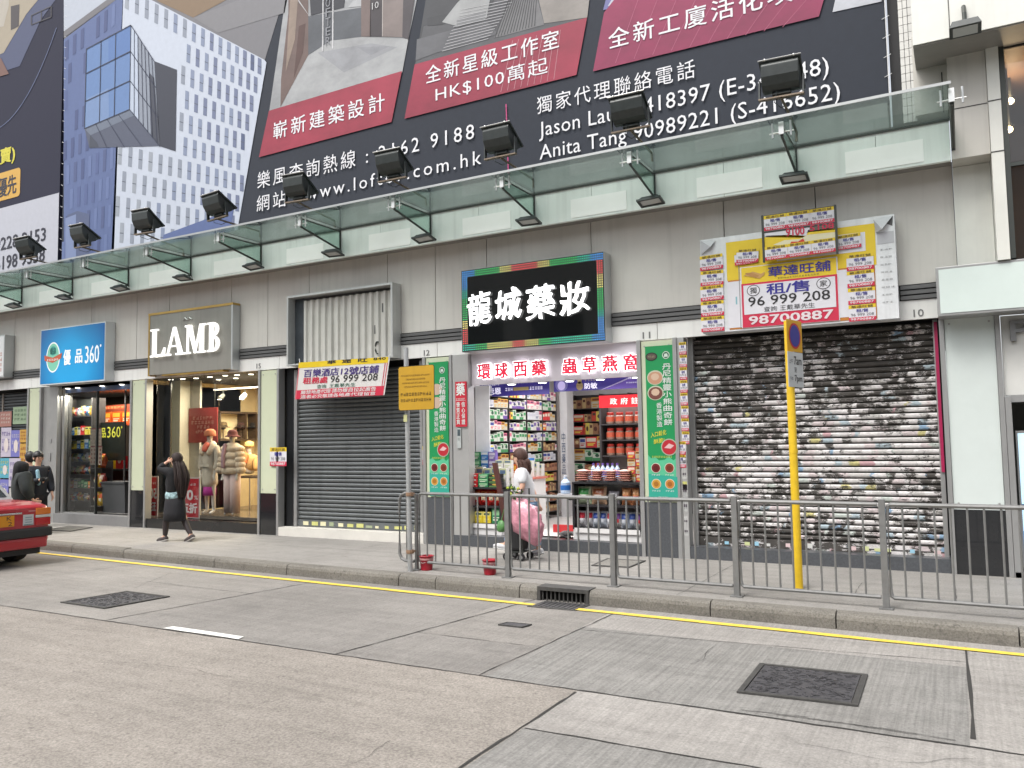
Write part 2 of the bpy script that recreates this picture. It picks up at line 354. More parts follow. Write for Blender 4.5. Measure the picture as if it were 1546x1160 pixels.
g.box(-4.115, -3.505, y0, y0+.2, -.03, .01, IRON2); g.box(-4.115, -4.08, y0, y0+.15, ZR, -.03, IRON2); g.box(-3.54, -3.505, y0, y0+.15, ZR, -.03, IRON2); g.box(-4.08, -3.54, y0+.1, y0+.15, ZR-.02, -.03, mat('drain_black', (.008, .008, .008), .9))
g.build('hood', None, gl)
g = MB()
for i in range(11): g.tube([(-4.06+.05*i, y0+.03, ZR), (-4.06+.05*i, y0+.03, -.03)], .009, 6, IRON2)
g.build('bars', None, gl)
g = MB(); g.slab([(-4.05, y0-.36), (-3.5, y0-.34), (-3.48, y0-.015), (-4.0, y0-.015)], ZR+.001, ZR+.007, IRON2)
for i in range(9): g.box(-3.98+i*.055, -3.955+i*.055, y0-.31, y0-.06, ZR+.0065, ZR+.012, IRON)
g.build('grate', None, gl)

# ============================================================ THE SHOP BUILDING
W = 10.67
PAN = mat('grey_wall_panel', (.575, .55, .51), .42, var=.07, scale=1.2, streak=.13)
LIN = mat('lintel_panel', (.74, .735, .71), .4, var=.05, scale=2, streak=.12)
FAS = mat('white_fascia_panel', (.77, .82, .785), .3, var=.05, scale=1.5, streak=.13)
FAS2 = mat('plain_white_panel', (.94, .95, .925), .35, var=.03)
ALU = mat('grey_aluminium', (.36, .36, .355), .4, metal=.5, var=.08)
DARK = mat('seam_dark', (.05, .048, .045), .8); LOUV = mat('louvre_grey', (.13, .13, .13), .5, metal=.4)
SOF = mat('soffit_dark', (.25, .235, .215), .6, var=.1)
PGL = mat('pale_green_glass_panel', (.55, .59, .43), .12, var=.03, coat=.6); PGL2 = mat('pale_mint_glass_panel', (.60, .655, .63), .12, var=.03, coat=.6)
BLK = mat('black_granite', (.016, .017, .019), .15, var=.3, scale=60, coat=.4); BLG = mat('dark_grey_granite', (.075, .08, .088), .3, var=.25, scale=40)
bld = thing('shop_building', 'grey panelled shop front building with pale glass pillars along the pavement', 'building', (-9, W, 0))
m = MB(); m.box(-26, -.56, 10.45, 10.49, 5.17, 5.57, mat('dark_backing', (.20, .22, .215), .7)); m.build('dark_backing', None, bld)  # dark sheet added behind the canopy glass to darken the view through it
m = MB(); m.box(-26, -.56, 10.72, 11.0, 5.17, 14, mat('upper_wall', (.22, .24, .235), .7, var=.1)); m.build('upper_wall', None, bld)
seams = [-26, -24.1, -22.4, -20.6, -18.93, -17.6, -16.10, -14.61, -13.62, -11.88, -10.94, -9.94, -8.21, -7.25, -6.29, -4.53, -2.61, -1.45, .081]
m = MB()
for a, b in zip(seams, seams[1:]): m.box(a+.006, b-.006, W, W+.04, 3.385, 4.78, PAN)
m.box(-26, .081, W+.042, W+.1, 2.97, 4.8, DARK)
m.build('wall_panels', None, bld)
m = MB(); ls = [-26, -22, -18.2, -15.3, -12.7, -10.64, -7.22, -5.4, -3.57, -1.9, -.14]
for a, b in zip(ls, ls[1:]): m.box(a+.004, b-.004, W-.012, W+.041, 2.96, 3.19, LIN)
m.build('lintel', None, bld)
for xa, xb in ((-26, -18.9), (-18.87, -17.55), (-15.27, -14.03), (-11.63, -10.25), (-7.92, -6.62), (-4.22, -2.9), (-.53, -.145)):
    m = MB(); m.box(xa, xb, W+.01, W+.041, 3.191, 3.384, DARK)
    for k in range(3): m.box(xa, xb, W-.035, W+.009, 3.2+k*.062, 3.245+k*.062, LOUV)
    m.build('louvre', None, bld)
m = MB(); fx = [-26, -24.3, -22.5, -20.7, -18.9, -17.1, -15.3, -13.5, -11.7, -9.88, -8.06, -6.2, -4.35, -2.5, -.7, .075]
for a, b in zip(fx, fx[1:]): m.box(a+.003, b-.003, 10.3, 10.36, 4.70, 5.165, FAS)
m.box(-26, .07, 10.37, 10.715, 4.745, 5.16, SOF)
m.build('fascia', None, bld)
for k in range(13):                                       # plain paler rectangles between the canopy brackets
    xc = -.62-1.815*k
    m = MB(); m.box(xc-.42, xc+.42, 10.293, 10.299, 4.735, 5.0, FAS2); m.build('fascia_plate', None, bld)
def pillar(x0, x1, top, base, ztop=2.94, zb=.735):
    m = MB(); m.box(x0, x1, 10.625, 10.7, zb, ztop, top); p = m.build('pillar', None, bld)
    m = MB(); m.box(x0, x1, 10.62, 10.7, 0, zb-.004, base); m.build('base_panel', None, p)
    m = MB()
    for a in (x0-.055, x1+.005): m.box(a, a+.05, 10.6, 10.75, 0, ztop+.02, ALU)
    m.build('edge_trim', None, p)
    m = MB()
    for a in (x0+.05, x1-.05):
        for z in (zb+.07, ztop-.07): m.tube([(a, 10.617, z), (a, 10.626, z)], .012, 8, ALU)
    m.build('fixing_studs', None, p)
for a, b in ((-21.6, -21.2), (-18.2, -17.8), (-14.64, -14.24), (-11.05, -10.65)): pillar(a, b, PGL, BLK)
pillar(-7.42, -6.97, PGL, BLG); pillar(-3.80, -3.35, PGL, BLG); pillar(-.09, .41, PGL2, BLK)
NUM = mat('number_grey', (.16, .16, .16), .5)
for body, px, py in (('15', 391.5, 553), ('12', 645, 533), ('11', 976.5, 506.5), ('10', 1387, 473)):
    x, z = P(px, py, W); m = MB(); write(m, body, x-.055, z-.045, x+.055, z+.045, W-.014, NUM, .01, .004); m.build('house_number', None, bld)
# plain side pieces at the shop openings
m = MB(); m.box(-17.74, -17.22, 10.66, 10.75, 0, 2.95, mat('satin_steel', (.42, .42, .41), .35, metal=.6, var=.08)); m.box(-17.5, -17.42, 10.645, 10.66, 1.32, 1.5, ALU); m.box(-17.47, -17.40, 10.65, 10.66, 1.72, 1.8, ALU); m.build('steel_panel', None, bld)
STEP = mat('grey_step', (.21, .21, .21), .4, var=.1); STEPW = mat('white_step', (.62, .60, .55), .5, var=.08); STEPD = mat('black_step', (.02, .02, .02), .2)
for xa, xb, h, mm, y in ((-17.22, -14.70, .20, STEP, 10.62), (-14.18, -11.11, .185, STEPD, 10.63), (-10.59, -7.48, .15, STEPW, 10.6), (-6.91, -3.86, .165, BLG, 10.6), (-3.29, -.15, .16, BLG, 10.64)):
    m = MB(); m.box(xa, xb, y, 11.0, 0, h, mm); m.build('door_step', None, bld)
# room shells
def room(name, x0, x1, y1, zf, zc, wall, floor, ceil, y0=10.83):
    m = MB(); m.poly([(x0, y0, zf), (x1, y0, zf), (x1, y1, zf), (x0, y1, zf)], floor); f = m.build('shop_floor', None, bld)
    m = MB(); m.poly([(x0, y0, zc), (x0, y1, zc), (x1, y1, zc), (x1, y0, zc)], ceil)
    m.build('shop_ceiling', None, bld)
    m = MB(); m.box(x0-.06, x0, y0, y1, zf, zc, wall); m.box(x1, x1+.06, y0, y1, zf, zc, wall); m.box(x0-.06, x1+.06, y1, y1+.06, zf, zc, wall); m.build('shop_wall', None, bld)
m = MB(); m.box(-14.6, -11.17, 11.02, 12.0, .186, .24, mat('dark_deck', (.10, .075, .055), .2, var=.2)); m.build('display_deck', None, bld)
def lamp(name, x, y, z, sx, sy, watts, col=(1, 1, 1)):
    l = bpy.data.lights.new(name, 'AREA'); l.shape = 'RECTANGLE'; l.size = sx; l.size_y = sy; l.energy = watts; l.color = col
    o = bpy.data.objects.new(name, l); C.objects.link(o); o.location = (x, y, z); return o
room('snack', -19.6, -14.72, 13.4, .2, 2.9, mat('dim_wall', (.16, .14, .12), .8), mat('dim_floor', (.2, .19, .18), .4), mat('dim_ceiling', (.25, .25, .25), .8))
room('boutique', -14.66, -11.13, 13.9, .185, 3.0, mat('cream_wall', (.58, .46, .26), .8), mat('brown_floor', (.16, .12, .09), .25, var=.2), mat('boutique_ceiling', (.12, .11, .1), .8))
room('pharmacy', -6.9, -3.2, 15.2, .165, 2.98, mat('white_shop_wall', (.72, .71, .72), .6), mat('pale_floor', (.6, .57, .55), .3), mat('white_ceiling', (.75, .75, .75), .7))
m = MB(); m.box(-26, .42, 10.95, 11.0, .0, 2.95, DARK)
# back-blocks behind the two closed shutters and the first shop, so that nothing shows through
for xa, xb in ((-26, -17.3), (-11.05, -6.97), (-3.13, -.1)): m = MB(); m.box(xa, xb, 10.99, 11.05, 0, 2.98, DARK); m.build('back_wall', None, bld)
m = MB(); m.box(-26, .42, 10.712, 15.3, 2.985, 3.05, DARK); m.build('storey_floor', None, bld)

# ------------------------------------------------------------ roller shutters
def shutter(name, x0, x1, z0, z1, y, m, label, pitch=.072):
    t = thing(name, label, 'roller shutter', ((x0+x1)/2, y, z0)); b = MB()
    prof = [(0, .006), (.08, -.008), (.3, -.020), (.62, -.022), (.82, -.012), (.86, .016), (.97, .016)]
    n = int((z1-z0-.12)/pitch); rows = []
    for i in range(n):
        for a, d in prof: rows.append((y+d, z0+.12+(i+a)*pitch))
    nx = 6; v = [(x0+(x1-x0)*k/nx, yy+.004*math.sin(k*2.1+zz*3), zz) for yy, zz in rows for k in range(nx+1)]
    b.add(v, [(i*(nx+1)+k, i*(nx+1)+k+1, (i+1)*(nx+1)+k+1, (i+1)*(nx+1)+k) for i in range(len(rows)-1) for k in range(nx)], m)
    b.build('slats', None, t)
    b = MB(); b.box(x0, x1, y-.03, y+.02, z0, z0+.115, m); b.build('bottom_bar', None, t)
    for ga, gb in ((x0-.07, x0), (x1, x1+.05)): b = MB(); b.box(ga, gb, y-.06, y+.05, z0, z1, ALU); b.build('guide_rail', None, t)
    return t
SH1 = mat('shutter_grey', (.135, .146, .15), .45, metal=.3, var=.12, scale=3, streak=.25)
s1 = shutter('roller_shutter', -10.33, -7.66, .16, 2.93, 10.84, SH1, 'plain grey closed roller shutter above a white step beside the boutique')
m = MB(); m.box(-10.58, -10.405, 10.78, 10.86, .15, 2.95, BLK); m.box(-7.605, -7.485, 10.78, 10.86, .15, 2.95, BLK); m.build('shop_jamb', None, bld)
rs = random.Random(5); m = MB(); pc = [ink(210, 205, 170), ink(190, 190, 120), ink(200, 200, 200), ink(150, 160, 130)]
for k in range(13):
    x = -10.2+k*.2; m.rect(x, .18, x+rs.uniform(.06, .16), .18+rs.uniform(.04, .075), 10.806, rs.choice(pc))
tag(m.build('paper_scraps', None, s1), kind='stuff')

def torn_paper():
    m = bpy.data.materials.new('shutter_with_torn_paper'); m.use_nodes = True; n, l = m.node_tree.nodes, m.node_tree.links; b = n['Principled BSDF']; b.inputs['Roughness'].default_value = .75
    tc = n.new('ShaderNodeTexCoord')
    def mp(s, lo=(0, 0, 0)):
        q = n.new('ShaderNodeMapping'); q.inputs['Scale'].default_value = s; q.inputs['Location'].default_value = lo; l.new(tc.outputs['Object'], q.inputs[0]); return q.outputs[0]
    def nz(v, sc=1, d=6, r=.65):
        q = n.new('ShaderNodeTexNoise'); q.inputs['Scale'].default_value = sc; q.inputs['Detail'].default_value = d; q.inputs['Roughness'].default_value = r; l.new(v, q.inputs['Vector']); return q.outputs[0]
    def op(o, a, c=None):
        q = n.new('ShaderNodeMath'); q.operation = o
        for i, x in enumerate((a, c)):
            if x is None: continue
            if isinstance(x, (int, float)): q.inputs[i].default_value = x
            else: l.new(x, q.inputs[i])
        return q.outputs[0]
    def rng(s, a, b_, c, d):
        r = n.new('ShaderNodeMapRange'); r.inputs['From Min'].default_value = a; r.inputs['From Max'].default_value = b_; r.inputs['To Min'].default_value = c; r.inputs['To Max'].default_value = d; l.new(s, r.inputs[0]); return r.outputs[0]
    sx = n.new('ShaderNodeSeparateXYZ'); l.new(tc.outputs['Object'], sx.inputs[0])
    zrel = sx.outputs['Z']; xrel = sx.outputs['X']
    fr = op('FRACT', op('DIVIDE', op('SUBTRACT', zrel, .12), .072))
    ridge = op('MULTIPLY', op('LESS_THAN', fr, .83), op('GREATER_THAN', fr, .07))
    amount = op('ADD', op('ADD', rng(zrel, 1.3, 2.5, .03, -.075), rng(zrel, .12, .5, -.07, 0)), rng(xrel, -1.5, -.2, -.03, .02))
    big = nz(mp((.8, 1, 1.5)), 1.3, 3); fine = nz(mp((9.0, 1, 24)), 1.0, 10, .85)
    rowi = op('FLOOR', op('DIVIDE', op('SUBTRACT', zrel, .12), .072))           # each slat keeps its own run of scraps
    cx = n.new('ShaderNodeCombineXYZ'); l.new(op('MULTIPLY', xrel, 9.0), cx.inputs[0]); l.new(op('MULTIPLY', rowi, 3.7), cx.inputs[1])
    wob = n.new('ShaderNodeVectorMath'); wob.operation = 'ADD'; l.new(cx.outputs[0], wob.inputs[0])
    wz = n.new('ShaderNodeCombineXYZ'); l.new(op('MULTIPLY', nz(mp((5, 1, 30)), 1, 4), 1.6), wz.inputs[0]); l.new(wz.outputs[0], wob.inputs[1])
    vo = n.new('ShaderNodeTexVoronoi'); vo.inputs['Scale'].default_value = 1.0; l.new(wob.outputs[0], vo.inputs['Vector'])
    vs = n.new('ShaderNodeSeparateColor'); l.new(vo.outputs['Color'], vs.inputs[0])
    s = op('ADD', op('ADD', op('MULTIPLY', fine, .9), op('MULTIPLY', big, .5)), op('ADD', op('MULTIPLY', vs.outputs[0], .16), amount))
    paper = op('MULTIPLY', op('GREATER_THAN', s, .782), ridge)
    cr = n.new('ShaderNodeValToRGB'); cr.color_ramp.interpolation = 'CONSTANT'; e = cr.color_ramp.elements
    for pos, c in ((0, (.60, .52, .52)), (.12, (.64, .61, .60)), (.40, (.74, .71, .70)), (.72, (.56, .54, .52)), (.88, (.24, .37, .52)), (.90, (.40, .48, .52)), (.945, (.55, .50, .22)), (.955, (.52, .32, .34)), (.97, (.50, .54, .50))):
        q = e[0] if pos == 0 else e.new(pos); q.color = (*c, 1)
    for q in list(e):
        if q.position == 1.0: e.remove(q)
    l.new(vs.outputs[1], cr.inputs[0])
    dirt = rng(nz(mp((3, 1, 3)), 2, 6), .3, .7, .55, 1.25)
    pr = n.new('ShaderNodeVectorMath'); pr.operation = 'SCALE'; l.new(cr.outputs[0], pr.inputs[0]); l.new(rng(nz(mp((30, 1, 60)), 1, 4), .3, .7, .72, 1.08), pr.inputs['Scale'])
    st = n.new('ShaderNodeVectorMath'); st.operation = 'SCALE'; st.inputs[0].default_value = (.060, .054, .048); l.new(dirt, st.inputs['Scale'])
    mx = n.new('ShaderNodeMix'); mx.data_type = 'RGBA'; l.new(paper, mx.inputs['Factor']); l.new(st.outputs[0], mx.inputs['A']); l.new(pr.outputs[0], mx.inputs['B']); l.new(mx.outputs['Result'], b.inputs['Base Color'])
    return m
s2 = shutter('roller_shutter', -3.13, -.215, .16, 2.96, 10.88, torn_paper(), 'dirty closed roller shutter covered in torn white paper scraps')
m = MB()
cs = [ink(205, 205, 200), ink(150, 195, 215), ink(200, 205, 150), ink(215, 190, 190), ink(170, 175, 170)]
for k in range(22):
    x = -3.05+k*.13
    if rs.random() < .75: m.rect(x, .185, x+rs.uniform(.04, .08), .185+rs.uniform(.035, .06), 10.846, rs.choice(cs))
tag(m.build('paper_scraps', None, s2), kind='stuff')
m = MB(); m.box(-.2, -.165, 10.8, 10.82, 1.15, 2.93, ink(165, 30, 80)); m.build('magenta_strip', None, s2)
# ============================================================ GLASS CANOPY
CG = glassmat('canopy_glass', (.80, .86, .84), (.20, .25, .24), .20); FIN = glassmat('fin_glass', (.80, .90, .86), (.32, .46, .41), .14)
STL = mat('dark_steel', (.06, .065, .06), .45, metal=.6); STN = mat('stainless', (.62, .62, .60), .3, metal=.9, var=.06); EDGE = mat('glass_edge_trim', (.38, .39, .385), .4, metal=.7)
ZG, YF, YB = 5.17, 9.21, 10.295
can = thing('glass_canopy', 'long green glass canopy on steel brackets above the shop fronts', 'canopy', (-9, 10.3, ZG))
px_ = [.09-1.815*k for k in range(15)]
for k in range(14):
    a, b = px_[k+1]+.006, px_[k]-.006
    m = MB(); m.box(a, b, YF, YB, ZG, ZG+.014, CG); m.build('glass_pane', None, can)
m = MB(); m.box(px_[-1], .1, YF-.012, YF-.002, ZG-.008, ZG+.022, EDGE); m.build('front_edge', None, can)
BX = [.10]+[-1.60-1.825*k for k in range(14)]
for i, x in enumerate(BX):
    m = MB(); m.tube([(x, 10.28, ZG-.03), (x, 9.36, ZG-.03)], .011, 6, STL); m.tube([(x, 10.27, 4.83), (x, 9.36, ZG-.16)], .016 if i else .022, 6, STL); m.tube([(x, 10.285, 4.80), (x, 10.285, ZG)], .014 if i else .024, 6, STL)
    br = m.build('bracket', None, can)
    m = MB(); m.prism([(0, 0)]*0 or [(x-.005, 0), (x+.005, 0), (x+.005, .001), (x-.005, .001)], 0, 0) if False else None
    m.add([(x-.005, 10.275, ZG-.035), (x-.005, 9.37, ZG-.035), (x-.005, 9.37, ZG-.15), (x-.005, 10.275, 4.85), (x+.005, 10.275, ZG-.035), (x+.005, 9.37, ZG-.035), (x+.005, 9.37, ZG-.15), (x+.005, 10.275, 4.85)], [(0, 1, 2, 3), (7, 6, 5, 4), (0, 4, 5, 1), (1, 5, 6, 2), (2, 6, 7, 3), (3, 7, 4, 0)], FIN)
    m.build('glass_fin', None, br)
    m = MB()
    m.box(x-.028, x+.028, 9.33, 9.37, ZG-.15, ZG-.005, STN)
    for s in (-1, 1): m.tube([(x, 9.36, ZG-.12), (x+s*.10, 9.36, ZG-.12)], .009, 6, STN); m.tube([(x+s*.10, 9.36, ZG-.17), (x+s*.10, 9.36, ZG)], .011, 6, STN); m.tube([(x+s*.135, 9.36, ZG-.12), (x+s*.10, 9.36, ZG-.12)], .007, 6, STN)
    m.build('spider_clamp', None, br)
m = MB(); m.box(px_[-1], .1, 10.285, 10.3, ZG-.012, ZG+.03, STL); m.build('wall_rail', None, can)
# floodlights on arms above the canopy, lamps facing the billboard
FB = mat('floodlight_black', (.028, .034, .033), .38, var=.25, scale=12); FGL = mat('floodlight_glass', (.45, .46, .45), .1, var=.05); RST = mat('rusty_arm', (.20, .155, .115), .6, metal=.4, var=.3, scale=20)
FO = [('above the big black lease poster', 0), ]
fl_places = ['rightmost of the upper floodlights, before the bracketed agent numbers', 'upper floodlight covering the name Lau on the billboard', 'upper floodlight beside the thin pink line on the billboard', 'upper floodlight covering the phone hotline number on the billboard',
             'upper floodlight covering the word after 網站 on the billboard', 'upper floodlight at the slanted left edge of the dark billboard', 'upper floodlight before the white face of the printed tower', 'upper floodlight before the blue face of the printed tower', 'leftmost upper floodlight, before the white phone number panel']
def floodlight():
    t = thing('floodlight', 'black floodlight', 'floodlight', (0, 0, 0), 'black floodlights on arms above the canopy')
    # local frame: origin at the housing centre, the glass faces +y and slightly up
    T = Matrix.Rotation(R(58), 3, 'X')
    def tr(mb): mb.v = [tuple(T @ Vector(p)) for p in mb.v]; return mb
    m = MB(); w = .235
    prof = [(.10, .225), (.05, .222), (-.06, .13), (-.11, .03), (-.115, -.06), (-.09, -.12), (0, -.19), (.10, -.215)]
    n = len(prof); vs = [(-w, y, z) for y, z in prof]+[(-w*.93, y*1.0, z) for y, z in prof]*0+[(w, y, z) for y, z in prof]
    m.add(vs, [list(range(n)), list(range(2*n-1, n-1, -1))]+[(i, i+n, (i+1) % n+n, (i+1) % n) for i in range(n)], FB)
    m.box(-.12, .12, -.15, -.08, -.19, -.09, FB)
    h = tr(m).build('housing', None, t, bevel=.012)
    m = MB()
    for a, b, c, d in ((-.26, .26, .215, .25), (-.26, .26, -.245, -.21), (-.26, -.225, -.21, .215), (.225, .26, -.21, .215)): m.box(a, b, .10, .13, c, d, FB)
    tr(m).build('frame', None, t)
    m = MB(); m.box(-.225, .225, .105, .115, -.21, .215, FGL); tr(m).build('lens', None, t)
    m = MB(); m.tube([(-.27, .11, .262), (.27, .11, .262)], .008, 6, STN); 
    for s in (-.18, .18): m.ball((s, .11, .262), .018, .018, .018, 8, 6, STN)
    tr(m).build('hinge_rod', None, t)
    m = MB(); m.box(-.285, -.265, -.03, .03, -.22, .03, FB); m.box(.265, .285, -.03, .03, -.22, .03, FB); m.box(-.285, .285, -.03, .03, -.24, -.22, RST)
    m.build('yoke', None, t)
    m = MB(); m.tube([(0, 0, -.24), (.02, .35, -.28), (.03, .97, -.33), (.03, .985, -.46)], .018, 8, RST); m.build('arm', None, t)
    m = MB(); m.tube([(-.05, -.02, -.15), (-.08, -.03, -.30), (-.02, .1, -.33), (.01, .2, -.27)], .006, 6, FB); m.build('cable', None, t)
    return t
f0 = floodlight()
fx_ = [(-1.57, 0), (-3.39, .03), (-5.24, -.02), (-7.06, .02), (-8.90, 0), (-10.72, -.03), (-12.55, .02), (-14.36, -.02), (-16.12, .03), (-17.95, 0), (-19.8, 0)]
for i, (x, a) in enumerate(fx_):
    lb = fl_places[i] if i < len(fl_places) else 'upper floodlight beyond the leftmost brackets of the canopy'
    z = 5.63 if i < 4 else 5.60
    if i > 9: continue
    o = f0 if i == 0 else dup(f0)
    o.location = (x, 9.3, z); o.rotation_euler = (R((-3, 4, 0, 2, -2, 3, -3, 2, 4, 0)[i]), R((2, -1, 1, 0, 2, -2, 1, 2, -1, 0)[i]), a*2); o.scale = (.87, .87, .87); o['label'] = 'black ' + lb
# small floodlights under the brackets, facing down
def downlight():
    t = thing('canopy_downlight', 'lamp', 'floodlight', (0, 0, 0), 'small floodlights under the canopy brackets')
    m = MB(); m.add([(-.15, -.09, 0), (.15, -.09, 0), (.15, .09, 0), (-.15, .09, 0), (-.11, -.06, .05), (.11, -.06, .05), (.11, .06, .05), (-.11, .06, .05)], [(4, 5, 6, 7), (0, 1, 5, 4), (1, 2, 6, 5), (2, 3, 7, 6), (3, 0, 4, 7)], FB); m.build('housing', None, t)
    m = MB()
    for a, b, c, d in ((-.165, .165, -.105, -.075), (-.165, .165, .075, .105), (-.165, -.135, -.075, .075), (.135, .165, -.075, .075)): m.box(a, b, c, d, -.022, .004, FB)
    m.build('frame', None, t)
    m = MB(); m.box(-.135, .135, -.075, .075, -.008, 0, FGL); m.build('lens', None, t)
    m = MB(); m.tube([(0, .05, .04), (0.02, .10, .10), (.02, .16, .10)], .012, 6, FB); m.ball((.02, .11, .095), .025, .025, .025, 8, 6, FB); m.build('bracket', None, t)
    return t
d0 = downlight()
dl_places = ['above the yellow and white lease board', 'right of the black LED sign', 'above the left end of the black LED sign', 'above the wall right of the corrugated sign frame', 'above the corrugated empty sign frame', 'between the LAMB sign and the corrugated frame', 'above the gold-edged LAMB sign', 'between the blue sign and the LAMB sign', 'above the blue shop sign', 'above the leftmost white sign edge']
for i in range(10):
    o = d0 if i == 0 else dup(d0)
    o.location = (BX[i+1], 10.11, 4.735); o.rotation_euler = (R(-12), R((-1) ** i*2), 0); o['label'] = 'small black downward lamp under the canopy ' + dl_places[i]

# ============================================================ BILLBOARDS
INK[0] = .66
YBB = 10.5; LY = .0035
def board_layers():
    pass
bb = thing('billboard', 'huge dark grey property billboard with slanted pictures, red strips and white lettering', 'billboard', (-9, YBB, 5.55))
def poly_px(mb, pts, lay, m): mb.xz([P(a, b, YBB) for a, b in pts], YBB-LY*lay, m)
D_GREY = ink(46, 52, 64, .8, var=.10)
x0 = P(97, 200, YBB)[0]; x1 = P(1338, 80, YBB)[0]
m = MB(); m.box(x0, x1, YBB+.001, YBB+.10, 5.58, 12.6, D_GREY); m.build('panel', None, bb)
# printed tower at the left
m = MB()
poly_px(m, [(97, 420), (97, -40), (440, -40), (400, 91), (350, 400)], 1, ink(128, 127, 131))
poly_px(m, [(186, -40), (352, -5), (292, 27), (240, 3)], 2, ink(140, 116, 88)); poly_px(m, [(186, -40), (400, -40), (352, -5), (240, 3)], 2.05, ink(140, 116, 88))
poly_px(m, [(292, 27), (440, -30), (430, 20), (330, 50)], 2, ink(136, 135, 138))
poly_px(m, [(187, -22), (400, 91), (403, 95), (350, 400), (168, 400)], 3, ink(208, 216, 230))
poly_px(m, [(97, 60), (187, -8), (172, 400), (97, 410)], 3, ink(92, 110, 158))
poly_px(m, [(97, -30), (187, -30), (187, -8), (97, 58)], 3, ink(196, 203, 215)); poly_px(m, [(97, 48), (187, -18), (187, -8), (97, 58)], 3.3, ink(120, 118, 122))
def bil(q, u, w): 
    a = [(q[0][i]*(1-u)+q[1][i]*u)*(1-w)+(q[3][i]*(1-u)+q[2][i]*u)*w for i in (0, 1)]; return tuple(a)
q = [(187, -22), (410, 96), (405, 392), (169, 372)]; rt = random.Random(11)
wcol = [ink(165, 172, 182), ink(150, 158, 172), ink(140, 152, 178), ink(118, 128, 158), ink(86, 98, 132)]
for r_ in range(10):
    for c_ in range(17):
        u = (c_+.25+(.5 if r_ % 2 else 0))/17.5; u = 1-(1-u)**1.18
        a, b = bil(q, u, (r_+.06)/10), bil(q, u+.024, (r_+.84)/10)
        if u > .97: continue
        xm = (a[0]+b[0])/2; ym = (a[1]+b[1])/2
        if xm > 399-(ym-95)*.18: continue
        if 195 < xm < 272 and 40 < ym < 232: continue
        p1, p2, p3, p4 = bil(q, u, (r_+.06)/10), bil(q, u+.024, (r_+.06)/10), bil(q, u+.024, (r_+.84)/10), bil(q, u, (r_+.84)/10)
        poly_px(m, [p1, p2, p3, p4], 4, wcol[min(4, int(u*3.6+rt.uniform(0, 1.3)))])
        pm1, pm2 = bil(q, u, (r_+.45)/10), bil(q, u+.024, (r_+.45)/10)
        poly_px(m, [pm1, pm2, (pm2[0], pm2[1]+1.2), (pm1[0], pm1[1]+1.2)], 4.6, ink(90, 96, 112))
q2 = [(97, 62), (187, -8), (172, 392), (92, 400)]
bc = [ink(70, 84, 132), ink(84, 100, 150), ink(104, 122, 170), ink(78, 92, 138)]
for r_ in range(9):
    for c_ in range(7):
        u = (c_+.2+(.45 if r_ % 2 else 0))/7.6
        if u > .92 or rt.random() < .15: continue
        poly_px(m, [bil(q2, u, (r_+.1)/9), bil(q2, u+.055, (r_+.1)/9), bil(q2, u+.055, (r_+.86)/9), bil(q2, u, (r_+.86)/9)], 4, bc[0 if rt.random() < .5 and r_ < 5 else rt.randrange(4)])
for pts, lay, c in (([(234, 93), (268, 106), (266, 229), (242, 221)], 5, (46, 50, 66)), ([(132, 75), (199, 39), (197, 166), (129, 195)], 5, (104, 138, 190)), ([(132, 150), (165, 134), (166, 180), (129, 195)], 5.5, (122, 150, 195)), ([(165, 57), (199, 39), (198, 80), (165, 96)], 5.5, (92, 128, 186)),
                    ([(199, 39), (234, 93), (243, 222), (197, 166)], 5, (150, 158, 172)), ([(199, 39), (210, 56), (211, 183), (197, 166)], 5.5, (196, 208, 226)), ([(226, 110), (234, 118), (243, 222), (229, 205)], 5.5, (62, 66, 80)), ([(129, 195), (197, 166), (242, 221), (136, 224)], 5, (82, 88, 108)), ([(129, 195), (197, 166), (204, 175), (138, 205)], 5.5, (112, 122, 140)),
                    ([(248, 355), (354, 316), (340, 400), (240, 400)], 5, (92, 110, 160)), ([(103, 325), (118, 319), (136, 324), (136, 400), (103, 400)], 5, (86, 98, 134)), ([(100, 330), (116, 324), (116, 400), (100, 400)], 5.5, (130, 146, 186)), ([(136, 224), (150, 222), (148, 216), (137, 204)], 5.6, (60, 66, 82))):
    poly_px(m, pts, lay, ink(*c))
lk = ink(44, 52, 78)
def line_px(a, b, w, lay, c):
    d = Vector((b[0]-a[0], b[1]-a[1])).normalized(); nx, ny = -d.y*w/2, d.x*w/2
    poly_px(m, [(a[0]+nx, a[1]+ny), (b[0]+nx, b[1]+ny), (b[0]-nx, b[1]-ny), (a[0]-nx, a[1]-ny)], lay, c)
qb = [(132, 75), (199, 39), (197, 166), (129, 195)]; qs = [(199, 39), (234, 93), (243, 222), (197, 166)]
for u in (0, .33, .66, 1): line_px(bil(qb, u, 0), bil(qb, u, 1), 1.1, 7, lk)
for w_ in (0, .31, .66, 1): line_px(bil(qb, 0, w_), bil(qb, 1, w_), 1.5, 7, lk); line_px(bil(qs, 0, w_), bil(qs, 1, w_), 1.2, 7, lk)
for u in (.15, .3, .45, .6, .75, .9): line_px(bil(qs, u, 0), bil(qs, u, 1), .8, 7, lk)
for u in (.25, .5, .75): line_px(bil([(129, 195), (197, 166), (242, 221), (136, 224)], u, 0), bil([(129, 195), (197, 166), (242, 221), (136, 224)], u, 1), 1, 7, lk)
m.build('tower_picture', None, bb)
def pic(r, g, b, var=.26, scale=1.6): return mat('picture_%d_%d_%d' % (r, g, b), tuple(INK[0]*q for q in srgb(r, g, b)), .6, var=var, scale=scale, stretch=(1, 1, 1.6))
